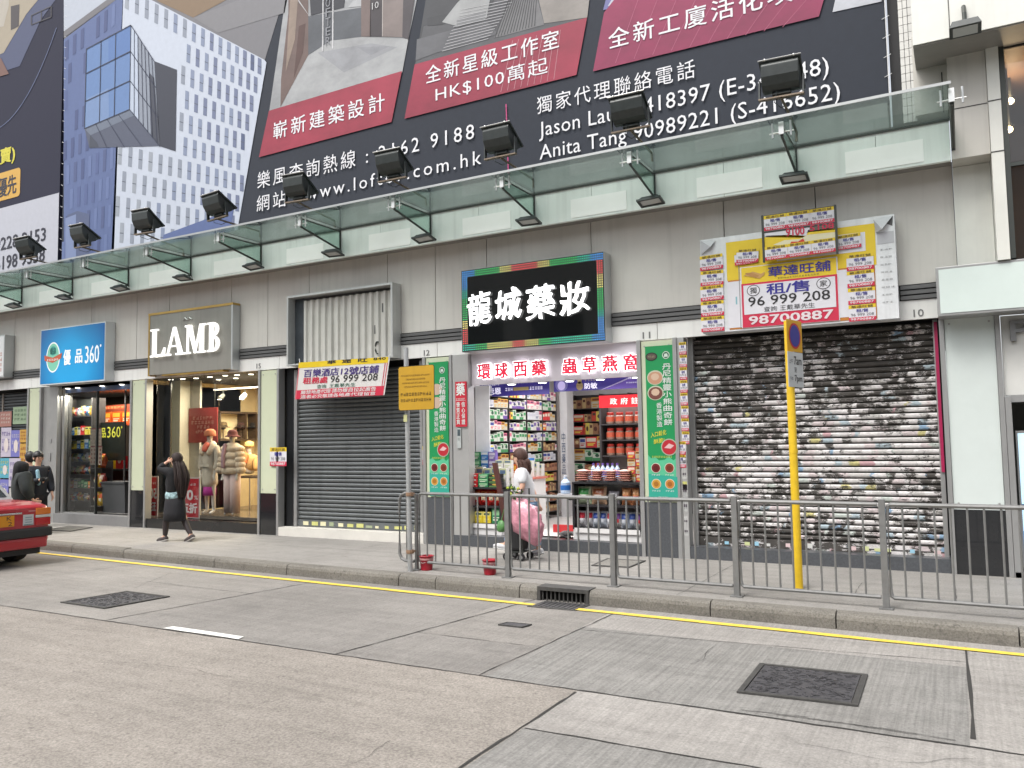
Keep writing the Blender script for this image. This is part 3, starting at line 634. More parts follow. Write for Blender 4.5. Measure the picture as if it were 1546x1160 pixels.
# three slanted pictures with their red strips
m = MB()
WH = ink(176, 178, 180, var=.14)
for pts, lay, c in (([(407, 168), (437, -40), (638, -40), (617, 60), (607.7, 110)], 2, (168, 170, 172)),
                    ([(424, 163), (466, 82), (500, 60), (545, 56), (617, 60), (607.7, 110), (420, 170)], 2.5, (178, 180, 181)),
                    ([(436, -40), (466, -40), (466, 84), (424, 162), (425, 120), (436, 20)], 3, (116, 96, 90)), ([(440, -20), (452, -20), (446, 60), (432, 110)], 3.5, (158, 140, 126)), ([(452, 40), (462, 36), (458, 80), (444, 120)], 3.5, (92, 66, 60)),
                    ([(466, 25), (546, 12), (546, 56), (500, 62), (466, 84)], 3, (92, 96, 102)), ([(466, -40), (526, -40), (520, 12), (470, 24)], 3.2, (52, 54, 62)), ([(526, 12), (556, -30), (620, -40), (546, 10)], 3.3, (186, 188, 190)), ([(448, -5), (466, 22), (470, 28), (452, 4)], 3.4, (205, 206, 207)),
                    ([(546, 0), (560, -5), (560, 56), (546, 56)], 3.6, (120, 104, 100)), ([(560, -20), (579, -20), (578, 56), (559, 56)], 3.6, (66, 60, 64)), ([(579, -20), (610, -20), (608, 57), (578, 56)], 3.6, (140, 128, 124)), ([(610, -20), (630, -20), (617, 60), (608, 57)], 3.7, (78, 72, 76)),
                    ([(488, -40), (489.5, -40), (489, 78), (487, 78)], 4, (214, 214, 216)), ([(503, -40), (504.5, -40), (504, 74), (502, 74)], 4, (214, 214, 216)), ([(578, -20), (579.2, -20), (578.6, 56), (577.6, 56)], 4, (205, 196, 190)),
                    ([(480, 80), (560, 66), (600, 72), (520, 110)], 2.8, (164, 166, 170)), ([(540, 72), (590, 70), (560, 84)], 2.9, (154, 156, 161)),
                    ([(627, 98), (652, -40), (895, -40), (887, 27)], 2, (92, 93, 97)), ([(627, 98), (640, 40), (742, 10), (765, -40), (650, -40)], 2.5, (70, 72, 76)), ([(644, 28), (672, 22), (690, 30), (668, 38), (646, 40)], 2.8, (64, 66, 70)),
                    ([(668, 34), (690, 6), (705, -10), (742, -10), (735, 28), (690, 40)], 3, (172, 174, 174)), ([(690, 30), (735, 16), (733, 30), (690, 42)], 3.3, (140, 142, 144)), ([(630, 60), (735, 32), (752, 52), (660, 80), (628, 92)], 3, (108, 109, 113)),
                    ([(822, 36), (805, -40), (895, -40), (887, 27)], 3, (158, 152, 146)), ([(746, 58), (772, 0), (812, 0), (822, 38), (760, 55)], 3, (128, 128, 130)),
                    ([(911, 16), (925, -40), (1000, -40), (985, 0)], 3, (120, 122, 175)), ([(918, 10), (930, -10), (950, -10), (940, 8)], 3.4, (205, 208, 222)), ([(940, 6), (955, -14), (975, -14), (962, 2)], 3.4, (180, 160, 200)), ([(985, 0), (1000, -40), (1260, -40), (1250, -10)], 2.6, (168, 90, 120)),
                    ([(1257, 19), (1270, -40), (1333, -40), (1332, 2.6)], 2, (205, 208, 215))):
    poly_px(m, pts, lay, pic(*c))
for k in range(13): line_px((668+k*2.4, 78-k*5.2), (738+k*3.3, 59-k*5.0), 1.0, 4, ink(190, 190, 192))
for k in range(14): line_px((748+k*4.6, 57-k*1.3), (772+k*3.0, -8), 1.1, 4, ink(58, 58, 62))
m.build('room_pictures', None, bb)
m = MB()
for pts, c in (([(392, 238), (592, 185), (607.7, 108), (407, 168)], (166, 52, 74)), ([(611.6, 180), (871, 114), (887, 27.5), (627, 98)], (162, 46, 72)), ([(896, 108.7), (1236.6, 26), (1256, -40), (960, -40), (912.6, 20)], (150, 40, 84))):
    poly_px(m, pts, 5, pic(*c, .34, .75))
for i in range(10): line_px((930+i*28, 96-i*6), (975+i*30, -30), .9, 5.5, ink(186, 88, 122))
for i in range(9): line_px((757+i*10, 140-i*2.4), (775+i*9, 62-i*2), .9, 5.5, ink(196, 130, 140))
m.build('red_strips', None, bb)
WT = mat('print_white', (.66, .66, .68), .6, var=.03)
def tb(mb, body, xl, yb, yt, xr, yr, cap=False, bold=0, mt=WT, lay=7, sp=1.0):
    X0, Z0 = P(xl, yb, YBB); X1 = P(xr, yr, YBB)[0]; Z1 = P(xl, yt, YBB)[1]
    mb = MB(); write(mb, body, X0, Z0, X1, Z1, YBB-LY*lay, mt, bold, cap=cap, sp=sp); mb.build('lettering', None, bb)
m = MB()
tb(m, '嶄新建築設計', 414, 212, 186, 582, 155, bold=.008, sp=1.34); tb(m, '全新星級工作室', 644, 128.5, 102, 845, 70, bold=.008, sp=1.24); tb(m, 'HK$100萬起', 659, 156, 132, 828, 104, sp=1.1)
tb(m, '全新工廈活化項目', 920, 76.5, 46, 1238, -2, bold=.008, sp=1.24)
tb(m, '樂風查詢熱線 : 2162 9188', 390, 286.5, 261, 717, 203, sp=1.3); tb(m, '網站 : www.loftor.com.hk', 389, 321, 297, 728, 246, sp=1.3)
tb(m, '獨家代理聯絡電話', 812, 174, 148, 1050, 110, sp=1.28); tb(m, 'Jason Lau 60418397 (E-345248)', 815, 207.5, 186, 1252, 112, cap=True, sp=1.04); tb(m, 'Anita Tang 90989221 (S-416652)', 816, 242, 220.5, 1269, 150, cap=True, sp=1.04)
tb(m, '10', 563, 16, 6, 573, 14, mt=ink(215, 215, 215))
m = MB(); column(m, 'LOFTER', P(493, 20, YBB)[0], P(500, 20, YBB)[0], P(496, -16, YBB)[1], P(496, 70, YBB)[1], YBB-LY*7, ink(150, 152, 158))
m.build('lettering', None, bb)
m = MB()
for px in (766.5,): line_px((765, 158), (768.5, 262), 1.6, 6, ink(205, 60, 130))
m.build('pink_line', None, bb)
ROPE = mat('white_rope', (.7, .7, .7), .7)
m = MB()
for k in range(28): z = 5.9+k*.24; m.tube([(x1-.03, YBB-.012, z), (x1+.05, YBB-.01, z+.03)], .004, 5, ROPE); m.tube([(x0+.02, YBB-.012, z), (x0-.05, YBB-.01, z+.03)], .004, 5, ROPE)
m.tube([(x1+.012, YBB-.012, 5.6), (x1+.012, YBB-.012, 12.6)], .005, 5, ROPE); tag(m.build('tie_ropes', None, bb), kind='stuff')

lb = thing('billboard', 'tall navy billboard with yellow lettering and a white phone number panel at far left', 'billboard', (-20, YBB, 5.55))
m = MB(); xe = P(92, 200, YBB)[0]; zw = P(88, 291.6, YBB)[1]
m.box(-27, xe, YBB+.001, YBB+.1, 5.58, 12.6, ink(30, 32, 58, .8)); m.build('panel', None, lb)
m = MB(); m.rect(-27, 5.58, xe-.01, zw, YBB-LY, ink(200, 202, 212)); m.build('white_panel', None, lb)
m = MB()
poly_px(m, [(-60, 130), (-60, -60), (80, -60), (84, 0), (62, 30), (30, 100)], 1, ink(70, 78, 112)); poly_px(m, [(-60, 110), (-60, -60), (66, -60), (62, -5), (40, 22), (6, 80)], 2, ink(176, 164, 142)); poly_px(m, [(-60, 60), (-60, -60), (14, -60), (14, 8), (6, 40)], 2.4, ink(190, 182, 168)); poly_px(m, [(17, 10), (30, 7), (29, 40), (17, 46)], 3, ink(70, 62, 62)); poly_px(m, [(-60, 108), (2, 88), (14, 112), (-60, 134)], 3, ink(122, 84, 70))
for a, b in (((48, 24), (78, 10)), ((48, 38), (78, 26)), ((48, 24), (48, 38)), ((63, 17), (63, 32)), ((78, 10), (78, 26))): line_px(a, b, 1.3, 3.4, ink(74, 70, 74))
for k in range(14): line_px((-5+k*6.5, 196-k*3.1-(k*.75)**2), (1.5+k*6.5, 196-(k+1)*3.1-((k+1)*.75)**2), .8, 3.2, ink(96, 110, 150))
m.build('room_picture', None, lb)
m = MB(); zt = P(30, 253, YBB)[1]; zb2 = P(30, 296, YBB)[1]; xr = P(31, 270, YBB)[0]
pts = []; 
for cx_, cz_, a0 in ((xr-.09, zt-.09, 0), (-21.5, zt-.09, 90), (-21.5, zb2+.09, 180), (xr-.09, zb2+.09, 270)): pts += [(cx_+.09*math.cos(R(a0+15*k)), cz_+.09*math.sin(R(a0+15*k))) for k in range(7)]
m.xz(pts, YBB-LY*2, ink(226, 176, 74)); m.build('orange_label', None, lb)
m = MB(); NV = ink(34, 34, 52)
X1_, Z1_ = P(26, 262, YBB); X0_ = X1_-1.72*.98*2
m = MB(); write(m, '租售優先', X1_-1.52, P(26, 292, YBB)[1], X1_, Z1_, YBB-LY*3, NV, .02); m.build('lettering', None, lb); m = MB()
X1_, Z1_ = P(24, 218, YBB); write(m, '(可租賣)', X1_-1.75, P(24, 246, YBB)[1], X1_, Z1_, YBB-LY*3, ink(226, 216, 60), .03); m.build('lettering', None, lb)
def tbr(body, xr_, yt, yb, width, mt):
    m = MB()
    X, Z = P(xr_, yt, YBB); width = (X-P(1, yt+20, YBB)[0])*1.12; write(m, body, X-width, P(xr_, yb, YBB)[1], X, Z, YBB-LY*3, mt, .022); m.build('lettering', None, lb)
tbr('9228 2153', 70, 343, 363.5, 1.78, NV); tbr('6198 9338', 68.5, 373, 394.5, 1.78, NV)

INK[0] = 1.0
# ============================================================ RIGHT BUILDING
rb = thing('corner_building', 'pale panelled neighbouring building with dark upper windows at the right', 'building', (1.2, 10.3, 0))
CRM = mat('cream_panel', (.52, .50, .455), .45, var=.06, scale=1.5, streak=.14); CRM2 = mat('pale_cream_panel', (.66, .66, .61), .4, var=.05, streak=.08)
m = MB(); m.box(.082, .46, 10.28, 10.7, 4.70, 6.3, CRM); m.box(.464, .585, 10.25, 10.7, 3.49, 6.3, CRM2); m.box(.082, .46, 10.6, 10.7, 3.3, 4.695, CRM2); m.box(-.27, .46, 10.45, 10.72, 5.34, 6.3, CRM)
m.build('wall', None, rb)
m = MB(); 
for z in (5.28, 4.70): m.box(.46, .59, 10.246, 10.252, z-.006, z+.006, DARK)
m.box(.084, .455, 10.276, 10.282, 5.27, 5.28, DARK); m.box(.02, .032, 10.444, 10.452, 5.32, 5.8, DARK); m.build('panel_seams', None, rb)
m = MB(); m.box(-.24, 9, 9.78, 10.44, 5.90, 7.6, CRM2); m.box(-.235, 9, 9.8, 10.44, 5.885, 5.897, SOF); m.build('upper_beam', None, rb)
m = MB(); 
for x in (.12, 1.9, 3.7): m.box(x, x+.008, 9.774, 9.781, 5.9, 7.6, DARK)
m.build('beam_seams', None, rb)
tl = MB(); TIL = mat('small_white_tile', (.62, .61, .58), .35, var=.1)
tl.box(-.40, -.25, 10.52, 10.72, 5.2, 12.6, DARK)
for i in range(3):
    for k in range(72): tl.box(-.398+i*.05, -.354+i*.05, 10.505, 10.521, 5.3+k*.1, 5.394+k*.1, TIL)
tl.build('tiled_strip', None, rb)
m = MB(); m.box(-.52, -.40, 10.62, 10.7, 5.2, 12.6, mat('black_gap', (.01, .01, .011), .6)); m.build('dark_gap', None, rb)
m = MB(); m.box(.59, 9, 10.305, 10.315, 3.50, 5.88, glassmat('dark_window_glass', (.7, .7, .7), (.05, .06, .065), .12)); w_ = m.build('window', None, rb)
m = MB()
for x in (.59, 3.2, 5.8): m.box(x, x+.05, 10.27, 10.32, 3.5, 5.88, STL)
m.box(.59, 9, 10.28, 10.32, 4.52, 4.56, STL); m.build('window_frame', None, w_)
m = MB(); m.poly([(.6, 10.32, 5.86), (9, 10.32, 5.86), (9, 13, 5.86), (.6, 13, 5.86)], mat('brown_ceiling', (.16, .10, .07), .6)); m.poly([(.6, 13, 3.5), (9, 13, 3.5), (9, 13, 5.86), (.6, 13, 5.86)], mat('brown_room', (.22, .14, .095), .7)); m.poly([(.6, 10.32, 3.5), (9, 10.32, 3.5), (9, 13, 3.5), (.6, 13, 3.5)], DARK); m.poly([(.59, 10.32, 3.5), (.59, 13, 3.5), (.59, 13, 5.86), (.59, 10.32, 5.86)], MATS['brown_room']); m.build('upstairs_room', None, rb)
LMP = mat('lamp_glow', (1, .78, .45), .5, emit=9)
for k, (px, py, Y) in enumerate(((1525, 153, 11.2), (1523, 196, 10.9))):
    X, Z = P(px, py, Y); t = thing('ceiling_lamp', ['upper warm ceiling lamp behind the top right window', 'lower warm ceiling lamp behind the top right window'][k], 'lamp', (X, Y, Z))
    m = MB(); m.ball((X, Y, Z), .045, .045, .04, 10, 6, LMP); m.build('bulb', None, t); m = MB(); m.tube([(X, Y, Z+.03), (X, Y, 5.86)], .02, 8, STL); m.build('stem', None, t)
    l = bpy.data.lights.new('lamp_light', 'POINT'); l.energy = 14; l.color = (1, .75, .45); l.shadow_soft_size = .05; o = bpy.data.objects.new('lamp_light', l); C.objects.link(o); o.location = (X, Y-.12, Z)
# shop level of the right building
m = MB(); m.box(.475, 9, 10.66, 10.72, 2.02, 2.92, mat('pale_wall_panel', (.62, .62, .59), .4, var=.04)); m.box(.47, .53, 10.6, 10.75, 0, 2.0, ALU); m.box(.53, 9, 10.62, 10.72, 1.94, 2.02, ALU); m.box(.475, 9, 10.6, 12, -.01, .06, STEP); m.build('shop_front', None, rb)
m = MB(); m.poly([(.53, 12, 0), (9, 12, 0), (9, 12, 2), (.53, 12, 2)], mat('dim_back', (.12, .12, .11), .7)); m.poly([(.53, 10.75, 1.95), (9, 10.75, 1.95), (9, 12, 1.95), (.53, 12, 1.95)], MATS['dim_back']); m.poly([(.531, 10.75, 0), (.531, 12, 0), (.531, 12, 2), (.531, 10.75, 2)], MATS['dim_back']); m.build('shop_recess', None, rb)
lt = thing('light_box', 'glowing pale blue poster light box with red marks at the right edge', 'light box', (.9, 10.78, .08))
m = MB(); m.box(.56, 1.5, 10.76, 10.8, .1, 1.62, ALU); m.build('frame', None, lt)
m = MB(); m.rect(.58, .13, 1.48, 1.59, 10.757, ink(170, 205, 230, emit=.55)); m.rect(.58, .13, 1.48, .5, 10.754, ink(70, 140, 210, emit=.5)); m.rect(.58, .78, 1.48, .8, 10.754, ink(60, 90, 130)); 
for z in (.66, 1.38): m.disc(.72, z, 10.75, .05, .06, 12, ink(205, 60, 60)); m.disc(.78, z-.04, 10.748, .035, .04, 10, ink(235, 235, 235))
m.build('poster', None, lt)
ps = thing('letter_sign', 'grey metal letter P mounted on the pale wall at the right edge', 'sign', (.6, 10.64, 2.6))
X, Z = P(1526, 516, 10.62); m = MB(); write(m, 'P', X, Z, X+.2, Z+.235, 10.655, mat('brushed_letter', (.30, .30, .30), .35, metal=.7), .03, .05); m.build('letter', None, ps)
bs = thing('sign_box', 'blank pale green sign box with silver edge at the right', 'sign', (.8, 10.3, 2.94))
m = MB(); m.box(-.145, 3.6, 10.29, 10.655, 2.925, 3.485, ALU); m.build('box', None, bs, bevel=.006)
m = MB(); m.rect(-.115, 2.955, 3.57, 3.455, 10.284, mat('blank_sign_face', (.60, .675, .64), .25, var=.03)); m.build('face', None, bs)
bf = thing('wall_floodlight', 'black rectangular floodlight hanging below the upper right beam', 'floodlight', (.26, 9.7, 5.95))
m = MB(); X, Z = P(1457, 41, 9.62); m.add([(X-.15, 9.50, Z-.03), (X+.15, 9.50, Z-.03), (X+.15, 9.72, Z-.06), (X-.15, 9.72, Z-.06), (X-.12, 9.54, Z+.05), (X+.12, 9.54, Z+.05), (X+.12, 9.70, Z+.03), (X-.12, 9.70, Z+.03)], [(4, 5, 6, 7), (0, 1, 5, 4), (1, 2, 6, 5), (2, 3, 7, 6), (3, 0, 4, 7), (3, 2, 1, 0)], FB); m.build('housing', None, bf)
m = MB(); m.add([(X-.115, 9.53, Z-.036), (X+.115, 9.53, Z-.036), (X+.115, 9.69, Z-.060), (X-.115, 9.69, Z-.060)], [(0, 3, 2, 1)], FGL); m.build('lens', None, bf)
m = MB(); m.tube([(X+.0, 9.62, Z+.02), (X, 9.64, Z+.16), (X, 9.78, Z+.3)], .022, 8, STL); m.build('arm', None, bf)
INK[0] = .78
# ============================================================ SIGNS ON THE WALL
SILV = mat('silver_sign_edge', (.50, .52, .52), .35, metal=.4, var=.05)
# far left white sign
t = thing('sign_box', 'white shop sign box cut off by the left edge of the photo', 'sign', (-19.6, 10.43, 3.2))
m = MB(); m.box(-21.6, -18.91, 10.44, 10.66, 3.23, 4.2, SILV); m.build('box', None, t); m = MB(); m.rect(-21.57, 3.26, -18.93, 4.17, 10.436, ink(215, 215, 215, emit=.15)); m.build('face', None, t)
m = MB(); 
for k in range(4): scrawl(m, -19.3, 3.36+k*.12, -18.98, 3.44+k*.12, 10.432, ink(200, 90, 60), 4, seed=k)
m.build('lettering', None, t)
# blue sign
t = thing('sign_box', 'blue lit shop sign with an oval emblem and white lettering 優品360°', 'sign', (-16.4, 10.43, 2.96))
m = MB(); m.box(-17.53, -15.285, 10.44, 10.66, 2.97, 4.195, mat('sign_side', (.62, .66, .67), .35, var=.03)); m.build('box', None, t)
bl = bpy.data.materials.new('backlit_blue'); bl.use_nodes = True; n_, l_ = bl.node_tree.nodes, bl.node_tree.links; b_ = n_['Principled BSDF']
tc_ = n_.new('ShaderNodeTexCoord'); gr = n_.new('ShaderNodeTexGradient'); gr.gradient_type = 'SPHERICAL'; mp_ = n_.new('ShaderNodeMapping'); mp_.inputs['Location'].default_value = (0, 0, -.35); mp_.inputs['Scale'].default_value = (.75, .1, .85); l_.new(tc_.outputs['Object'], mp_.inputs[0]); l_.new(mp_.outputs[0], gr.inputs[0])
rp = n_.new('ShaderNodeValToRGB'); rp.color_ramp.elements[0].color = (.004, .10, .30, 1); rp.color_ramp.elements[1].color = (.01, .30, .62, 1); rp.color_ramp.elements[1].position = .6; l_.new(gr.outputs[0], rp.inputs[0]); l_.new(rp.outputs[0], b_.inputs['Emission Color']); l_.new(rp.outputs[0], b_.inputs['Base Color']); b_.inputs['Emission Strength'].default_value = .12; b_.inputs['Roughness'].default_value = .3
m = MB(); m.rect(-17.505, 2.995, -15.305, 4.17, 10.436, bl); m.build('face', None, t)
m = MB(); EW = ink(225, 228, 225, emit=.35); EG = ink(60, 150, 140, emit=.2); EO = ink(190, 90, 60, emit=.2)
m.disc(-17.05, 3.56, 10.433, .245, .33, 28, EW); m.disc(-17.05, 3.56, 10.431, .215, .30, 28, ink(120, 190, 165, emit=.25)); m.disc(-17.05, 3.70, 10.429, .11, .10, 20, EG)
m.xz([(-17.34, 3.50), (-17.05, 3.44), (-16.76, 3.52), (-16.72, 3.64), (-17.05, 3.55), (-17.36, 3.62)], 10.427, EO)
write(m, '優品', -17.16, 3.63, -16.94, 3.76, 10.425, ink(30, 70, 60)); scrawl(m, -17.25, 3.485, -16.85, 3.53, 10.424, EW, 7)
m.build('emblem', None, t)
m = MB(); write(m, '優', -16.68, 3.36, -16.42, 3.70, 10.43, EW, .03); write(m, '品', -16.27, 3.38, -16.02, 3.68, 10.43, EW, .03); write(m, '360', -15.93, 3.36, -15.47, 3.72, 10.43, EW, -.008); m.disc(-15.42, 3.70, 10.43, .022, .03, 10, EW); m.build('lettering', None, t)
# LAMB
t = thing('sign_board', 'grey sign panel with gold edge and lit white capitals LAMB', 'sign', (-12.8, 10.49, 3.0))
GOLD = mat('gold_edge', (.50, .33, .10), .3, metal=.7, var=.15, scale=3); GP = mat('grey_sign_panel', (.235, .23, .205), .35, var=.08, scale=2, streak=.12)
m = MB(); m.box(-13.97, -11.68, 10.495, 10.66, 3.01, 4.20, GP); m.build('panel', None, t)
m = MB(); m.box(-14.01, -11.64, 10.485, 10.66, 4.195, 4.24, GOLD); m.box(-14.01, -13.965, 10.49, 10.66, 2.99, 4.2, GOLD); m.box(-11.675, -11.64, 10.485, 10.66, 2.99, 4.2, SILV); m.box(-13.6, -11.9, 10.5, 10.64, 2.975, 3.005, GOLD); m.build('edge_trim', None, t)
LW = mat('lit_white_letter', (1, .98, .94), .4, var=0, emit=.38)
m = MB(); z0, z1, y = 3.35, 3.90, 10.44
def stroke(pts): m.prism(pts, 10.42, 10.45, LW)
h = z1-z0; sf = .035
def rectp(a, b, c, d): stroke([(a, b), (c, b), (c, d), (a, d)])
x = -13.86                                              # L
rectp(x, z0, x+.17*1.35, z0+sf); rectp(x, z1-sf, x+.23, z1); rectp(x+.06, z0+sf, x+.165, z1-sf); stroke([(x+.165, z0), (x+.41, z0), (x+.43, z0+.17), (x+.40, z0+.17), (x+.33, z0+.05), (x+.165, z0+.04)])
x = -13.42                                              # A
rectp(x, z0, x+.16, z0+sf); rectp(x+.30, z0, x+.54, z0+sf); stroke([(x+.05, z0+sf), (x+.085, z0+sf), (x+.245, z0+h*.86), (x+.225, z1)]); stroke([(x+.225, z1), (x+.37, z0+sf), (x+.49, z0+sf), (x+.29, z1)]); rectp(x+.13, z0+h*.30, x+.33, z0+h*.30+.03)
x = -12.86                                              # M
rectp(x, z0, x+.15, z0+sf); rectp(x, z1-sf, x+.14, z1); rectp(x+.055, z0+sf, x+.09, z1-sf); stroke([(x+.06, z1), (x+.18, z1), (x+.29, z0+h*.28), (x+.26, z0)]); stroke([(x+.26, z0), (x+.29, z0), (x+.44, z1-.02), (x+.41, z1)]); rectp(x+.40, z0+sf, x+.51, z1-sf); rectp(x+.34, z0, x+.57, z0+sf); rectp(x+.41, z1-sf, x+.57, z1)
x = -12.24                                              # B
rectp(x, z0, x+.16, z0+sf); rectp(x, z1-sf, x+.16, z1); rectp(x+.05, z0+sf, x+.15, z1-sf)
def bowl(zc, r, rx):
    n = 10; o = [(x+.15+rx*math.sin(math.pi*k/n), zc-r*math.cos(math.pi*k/n)) for k in range(n+1)]; i = [(x+.15+(rx-.09)*math.sin(math.pi*k/n), zc-(r-sf)*math.cos(math.pi*k/n)) for k in range(n+1)]
    for k in range(n): stroke([o[k], o[k+1], i[k+1], i[k]])
bowl(z0+h*.27, h*.27, .17); bowl(z0+h*.765, h*.235, .145)
m.build('lettering', None, t)
m = MB(); m.tube([(-12.98, 10.48, 4.02), (-12.92, 10.47, 4.06), (-12.86, 10.48, 4.02)], .01, 6, ALU); m.tube([(-12.86, 10.48, 4.02), (-12.80, 10.47, 4.06), (-12.74, 10.48, 4.02)], .01, 6, ALU); m.build('crest', None, t)
# empty frame with corrugated sheet
t = thing('empty_sign_frame', 'empty pale metal sign frame with corrugated sheet behind it', 'sign frame', (-9.1, 10.43, 2.97))
FR = mat('pale_frame', (.50, .51, .50), .4, metal=.3, var=.1, streak=.15); COR = mat('corrugated_grey', (.56, .55, .51), .5, var=.08, streak=.25, metal=.1); INS = mat('frame_inside', (.10, .10, .10), .7)
m = MB(); m.box(-10.24, -10.205, 10.43, 10.66, 2.97, 4.2, FR); m.box(-7.965, -7.93, 10.43, 10.66, 2.97, 4.2, FR); m.box(-10.205, -7.965, 10.43, 10.66, 4.165, 4.2, FR); m.box(-10.205, -7.965, 10.43, 10.66, 2.97, 2.995, FR); m.build('frame', None, t)
m = MB(); m.box(-10.2, -7.97, 10.64, 10.655, 3.0, 4.16, INS); m.box(-10.2, -10.0, 10.60, 10.615, 3.0, 4.16, mat('dark_back_sheet', (.06, .07, .08), .5, metal=.4, var=.3)); m.build('back', None, t)
m = MB(); pts = []; xx = -9.96; k = 0
while xx < -8.02: pts += [(xx, 10.56), (xx+.045, 10.56), (xx+.065, 10.60), (xx+.125, 10.60), (xx+.145, 10.56)]; xx += .145
vs = [(a, b, z) for z in (3.0, 4.11) for a, b in pts]; n = len(pts); m.add(vs, [(i, i+1, n+i+1, n+i) for i in range(n-1)], COR); m.build('corrugated_sheet', None, t)
m = MB(); m.tube([(-8.33+.045*math.cos(R(a)), 10.545, 3.17+.10*math.sin(R(a))) for a in range(60, 300, 20)], .012, 6, STL); m.box(-8.24, -8.215, 10.553, 10.557, 3.75, 3.9, INS); m.box(-8.40, -8.38, 10.553, 10.557, 3.4, 3.55, INS); m.build('hook', None, t)
# agent banner under it
t = thing('banner', 'slanted white agent banner with yellow top hanging below the corrugated frame', 'banner', (-9, 10.4, 2.6))
Q = [(-9.93, 3.01), (-7.97, 2.985), (-8.09, 2.37), (-10.02, 2.375)]
def bm_(off):
    def f(u, w):
        a = [(Q[0][i]*(1-u)+Q[1][i]*u)*w+(Q[3][i]*(1-u)+Q[2][i]*u)*(1-w) for i in (0, 1)]
        return (a[0], 10.41-off+.018*math.sin(u*9)*(1-w*.6), a[1])
    return f
def qgrid(mb, u0, w0, u1, w1, f, mt, n=16): mb.add([f(u0+(u1-u0)*k/n, w) for w in (w0, w1) for k in range(n+1)], [(k, k+1, n+2+k, n+1+k) for k in range(n)], mt)
m = MB(); f0_ = bm_(0); qgrid(m, 0, 0, 1, 1, f0_, ink(228, 226, 222)); qgrid(m, 0, .845, .985, 1, bm_(.003), ink(238, 205, 30)); qgrid(m, 0, 0, .985, .245, bm_(.003), ink(215, 45, 75)); qgrid(m, .955, .0, .963, .85, bm_(.004), ink(205, 50, 80)); qgrid(m, .978, .0, .986, .85, bm_(.004), ink(215, 60, 80)); qgrid(m, .003, .0, .013, .85, bm_(.004), ink(225, 120, 130)); m.build('sheet', None, t)
m = MB(); f1_ = bm_(.006); PUR = ink(72, 50, 130); BK = ink(40, 38, 40)
write(m, '百樂酒店12號店鋪', .07, .585, .90, .80, 0, PUR, .02, fn=f1_); write(m, '租務處', .07, .40, .36, .58, 0, ink(215, 45, 75), .03, fn=f1_); write(m, '96 999 208', .395, .40, .90, .585, 0, BK, .01, cap=True, fn=f1_)
write(m, '查詢  王戴華先生', .24, .265, .68, .37, 0, ink(60, 110, 90), .005, fn=f1_); write(m, '嚴禁地產代理·請勿擅自拉起廣告', .06, .125, .90, .235, 0, ink(240, 232, 230), .02, fn=f1_); write(m, '違者必究敬請各地產代理留意', .06, .01, .90, .11, 0, ink(240, 232, 230), .02, fn=f1_)
for u, c in ((.33, '華'), (.50, '達'), (.67, '旺')): write(m, c, u, .90, u+.10, 1.06, 0, BK, .03, fn=lambda a, b: f1_(a, min(b, .999)))
write(m, '840', .83, .93, .96, 1.0, 0, BK, .03, fn=lambda a, b: f1_(a, min(b, .999))); m.build('lettering', None, t)
m = MB(); 
for a, b in (((-9.9, 10.40, 3.0), (-9.95, 10.44, 3.08)), ((-8.0, 10.40, 2.98), (-7.96, 10.44, 3.05))): m.tube([a, b], .005, 5, ROPE)
tag(m.build('tie', None, t), kind='stuff')
# LED sign
t = thing('led_sign', 'black glossy pharmacy sign with white brush lettering inside a coloured dotted light border', 'sign', (-5.4, 10.41, 2.96))
m = MB(); m.box(-6.6, -4.235, 10.42, 10.66, 2.962, 4.228, SILV); m.build('box', None, t)
m = MB(); m.rect(-6.595, 2.967, -4.24, 4.223, 10.417, mat('black_glossy_face', (.006, .007, .007), .06, var=.1, coat=.5)); m.build('face', None, t)
LC = [mat('led_%d' % i, c, .5, var=0, emit=1.5) for i, c in enumerate(((.06, .28, .75), (.02, .42, .30), (.03, .42, .10), (.75, .62, .18), (.75, .05, .06)))]
LBK = mat('led_strip_back', (.02, .035, .03), .5)
def led_col(side, u):
    seq = {'top': (0, 2, 2, 3, 4, 4, 3, 2, 2, 1, 0), 'bottom': (1, 2, 3, 3, 4, 3, 2, 1, 1, 1, 0), 'left': (4, 4, 3, 2, 2, 2, 1, 0, 0), 'right': (0, 0, 1, 2, 2, 2, 3, 3, 4, 4)}[side]
    return LC[seq[min(len(seq)-1, int(u*len(seq)))]]
m = MB(); p = .0335; X0, X1, Z0, Z1 = -6.585, -4.25, 2.977, 4.213
m.rect(X0, Z1-.1, X1, Z1+.002, 10.415, LBK); m.rect(X0, Z0-.002, X1, Z0+.1, 10.415, LBK); m.rect(X0, Z0+.1, X0+.1, Z1-.1, 10.415, LBK); m.rect(X1-.1, Z0+.1, X1, Z1-.1, 10.415, LBK); m.build('border_strip', None, t)
m = MB(); nx = int((X1-X0)/p); nz = int((Z1-Z0-.2)/p)
def dot(x, z, c): m.disc(x, z, 10.412, .0068, None, 6, c)
for i in range(nx+1):
    for j in range(3): x = X0+.016+i*p; dot(x, Z1-.016-j*p, led_col('top', i/(nx+1))); dot(x, Z0+.016+j*p, led_col('bottom', i/(nx+1)))
for i in range(nz+1):
    for j in range(3): z = Z0+.118+i*p; dot(X0+.016+j*p, z, led_col('left', i/(nz+1))); dot(X1-.016-j*p, z, led_col('right', i/(nz+1)))
tag(m.build('light_dots', None, t), kind='stuff')
BW = mat('brush_letter_glow', (1, 1, 1), .4, var=0, emit=.8); m = MB(); rb_ = random.Random(2)
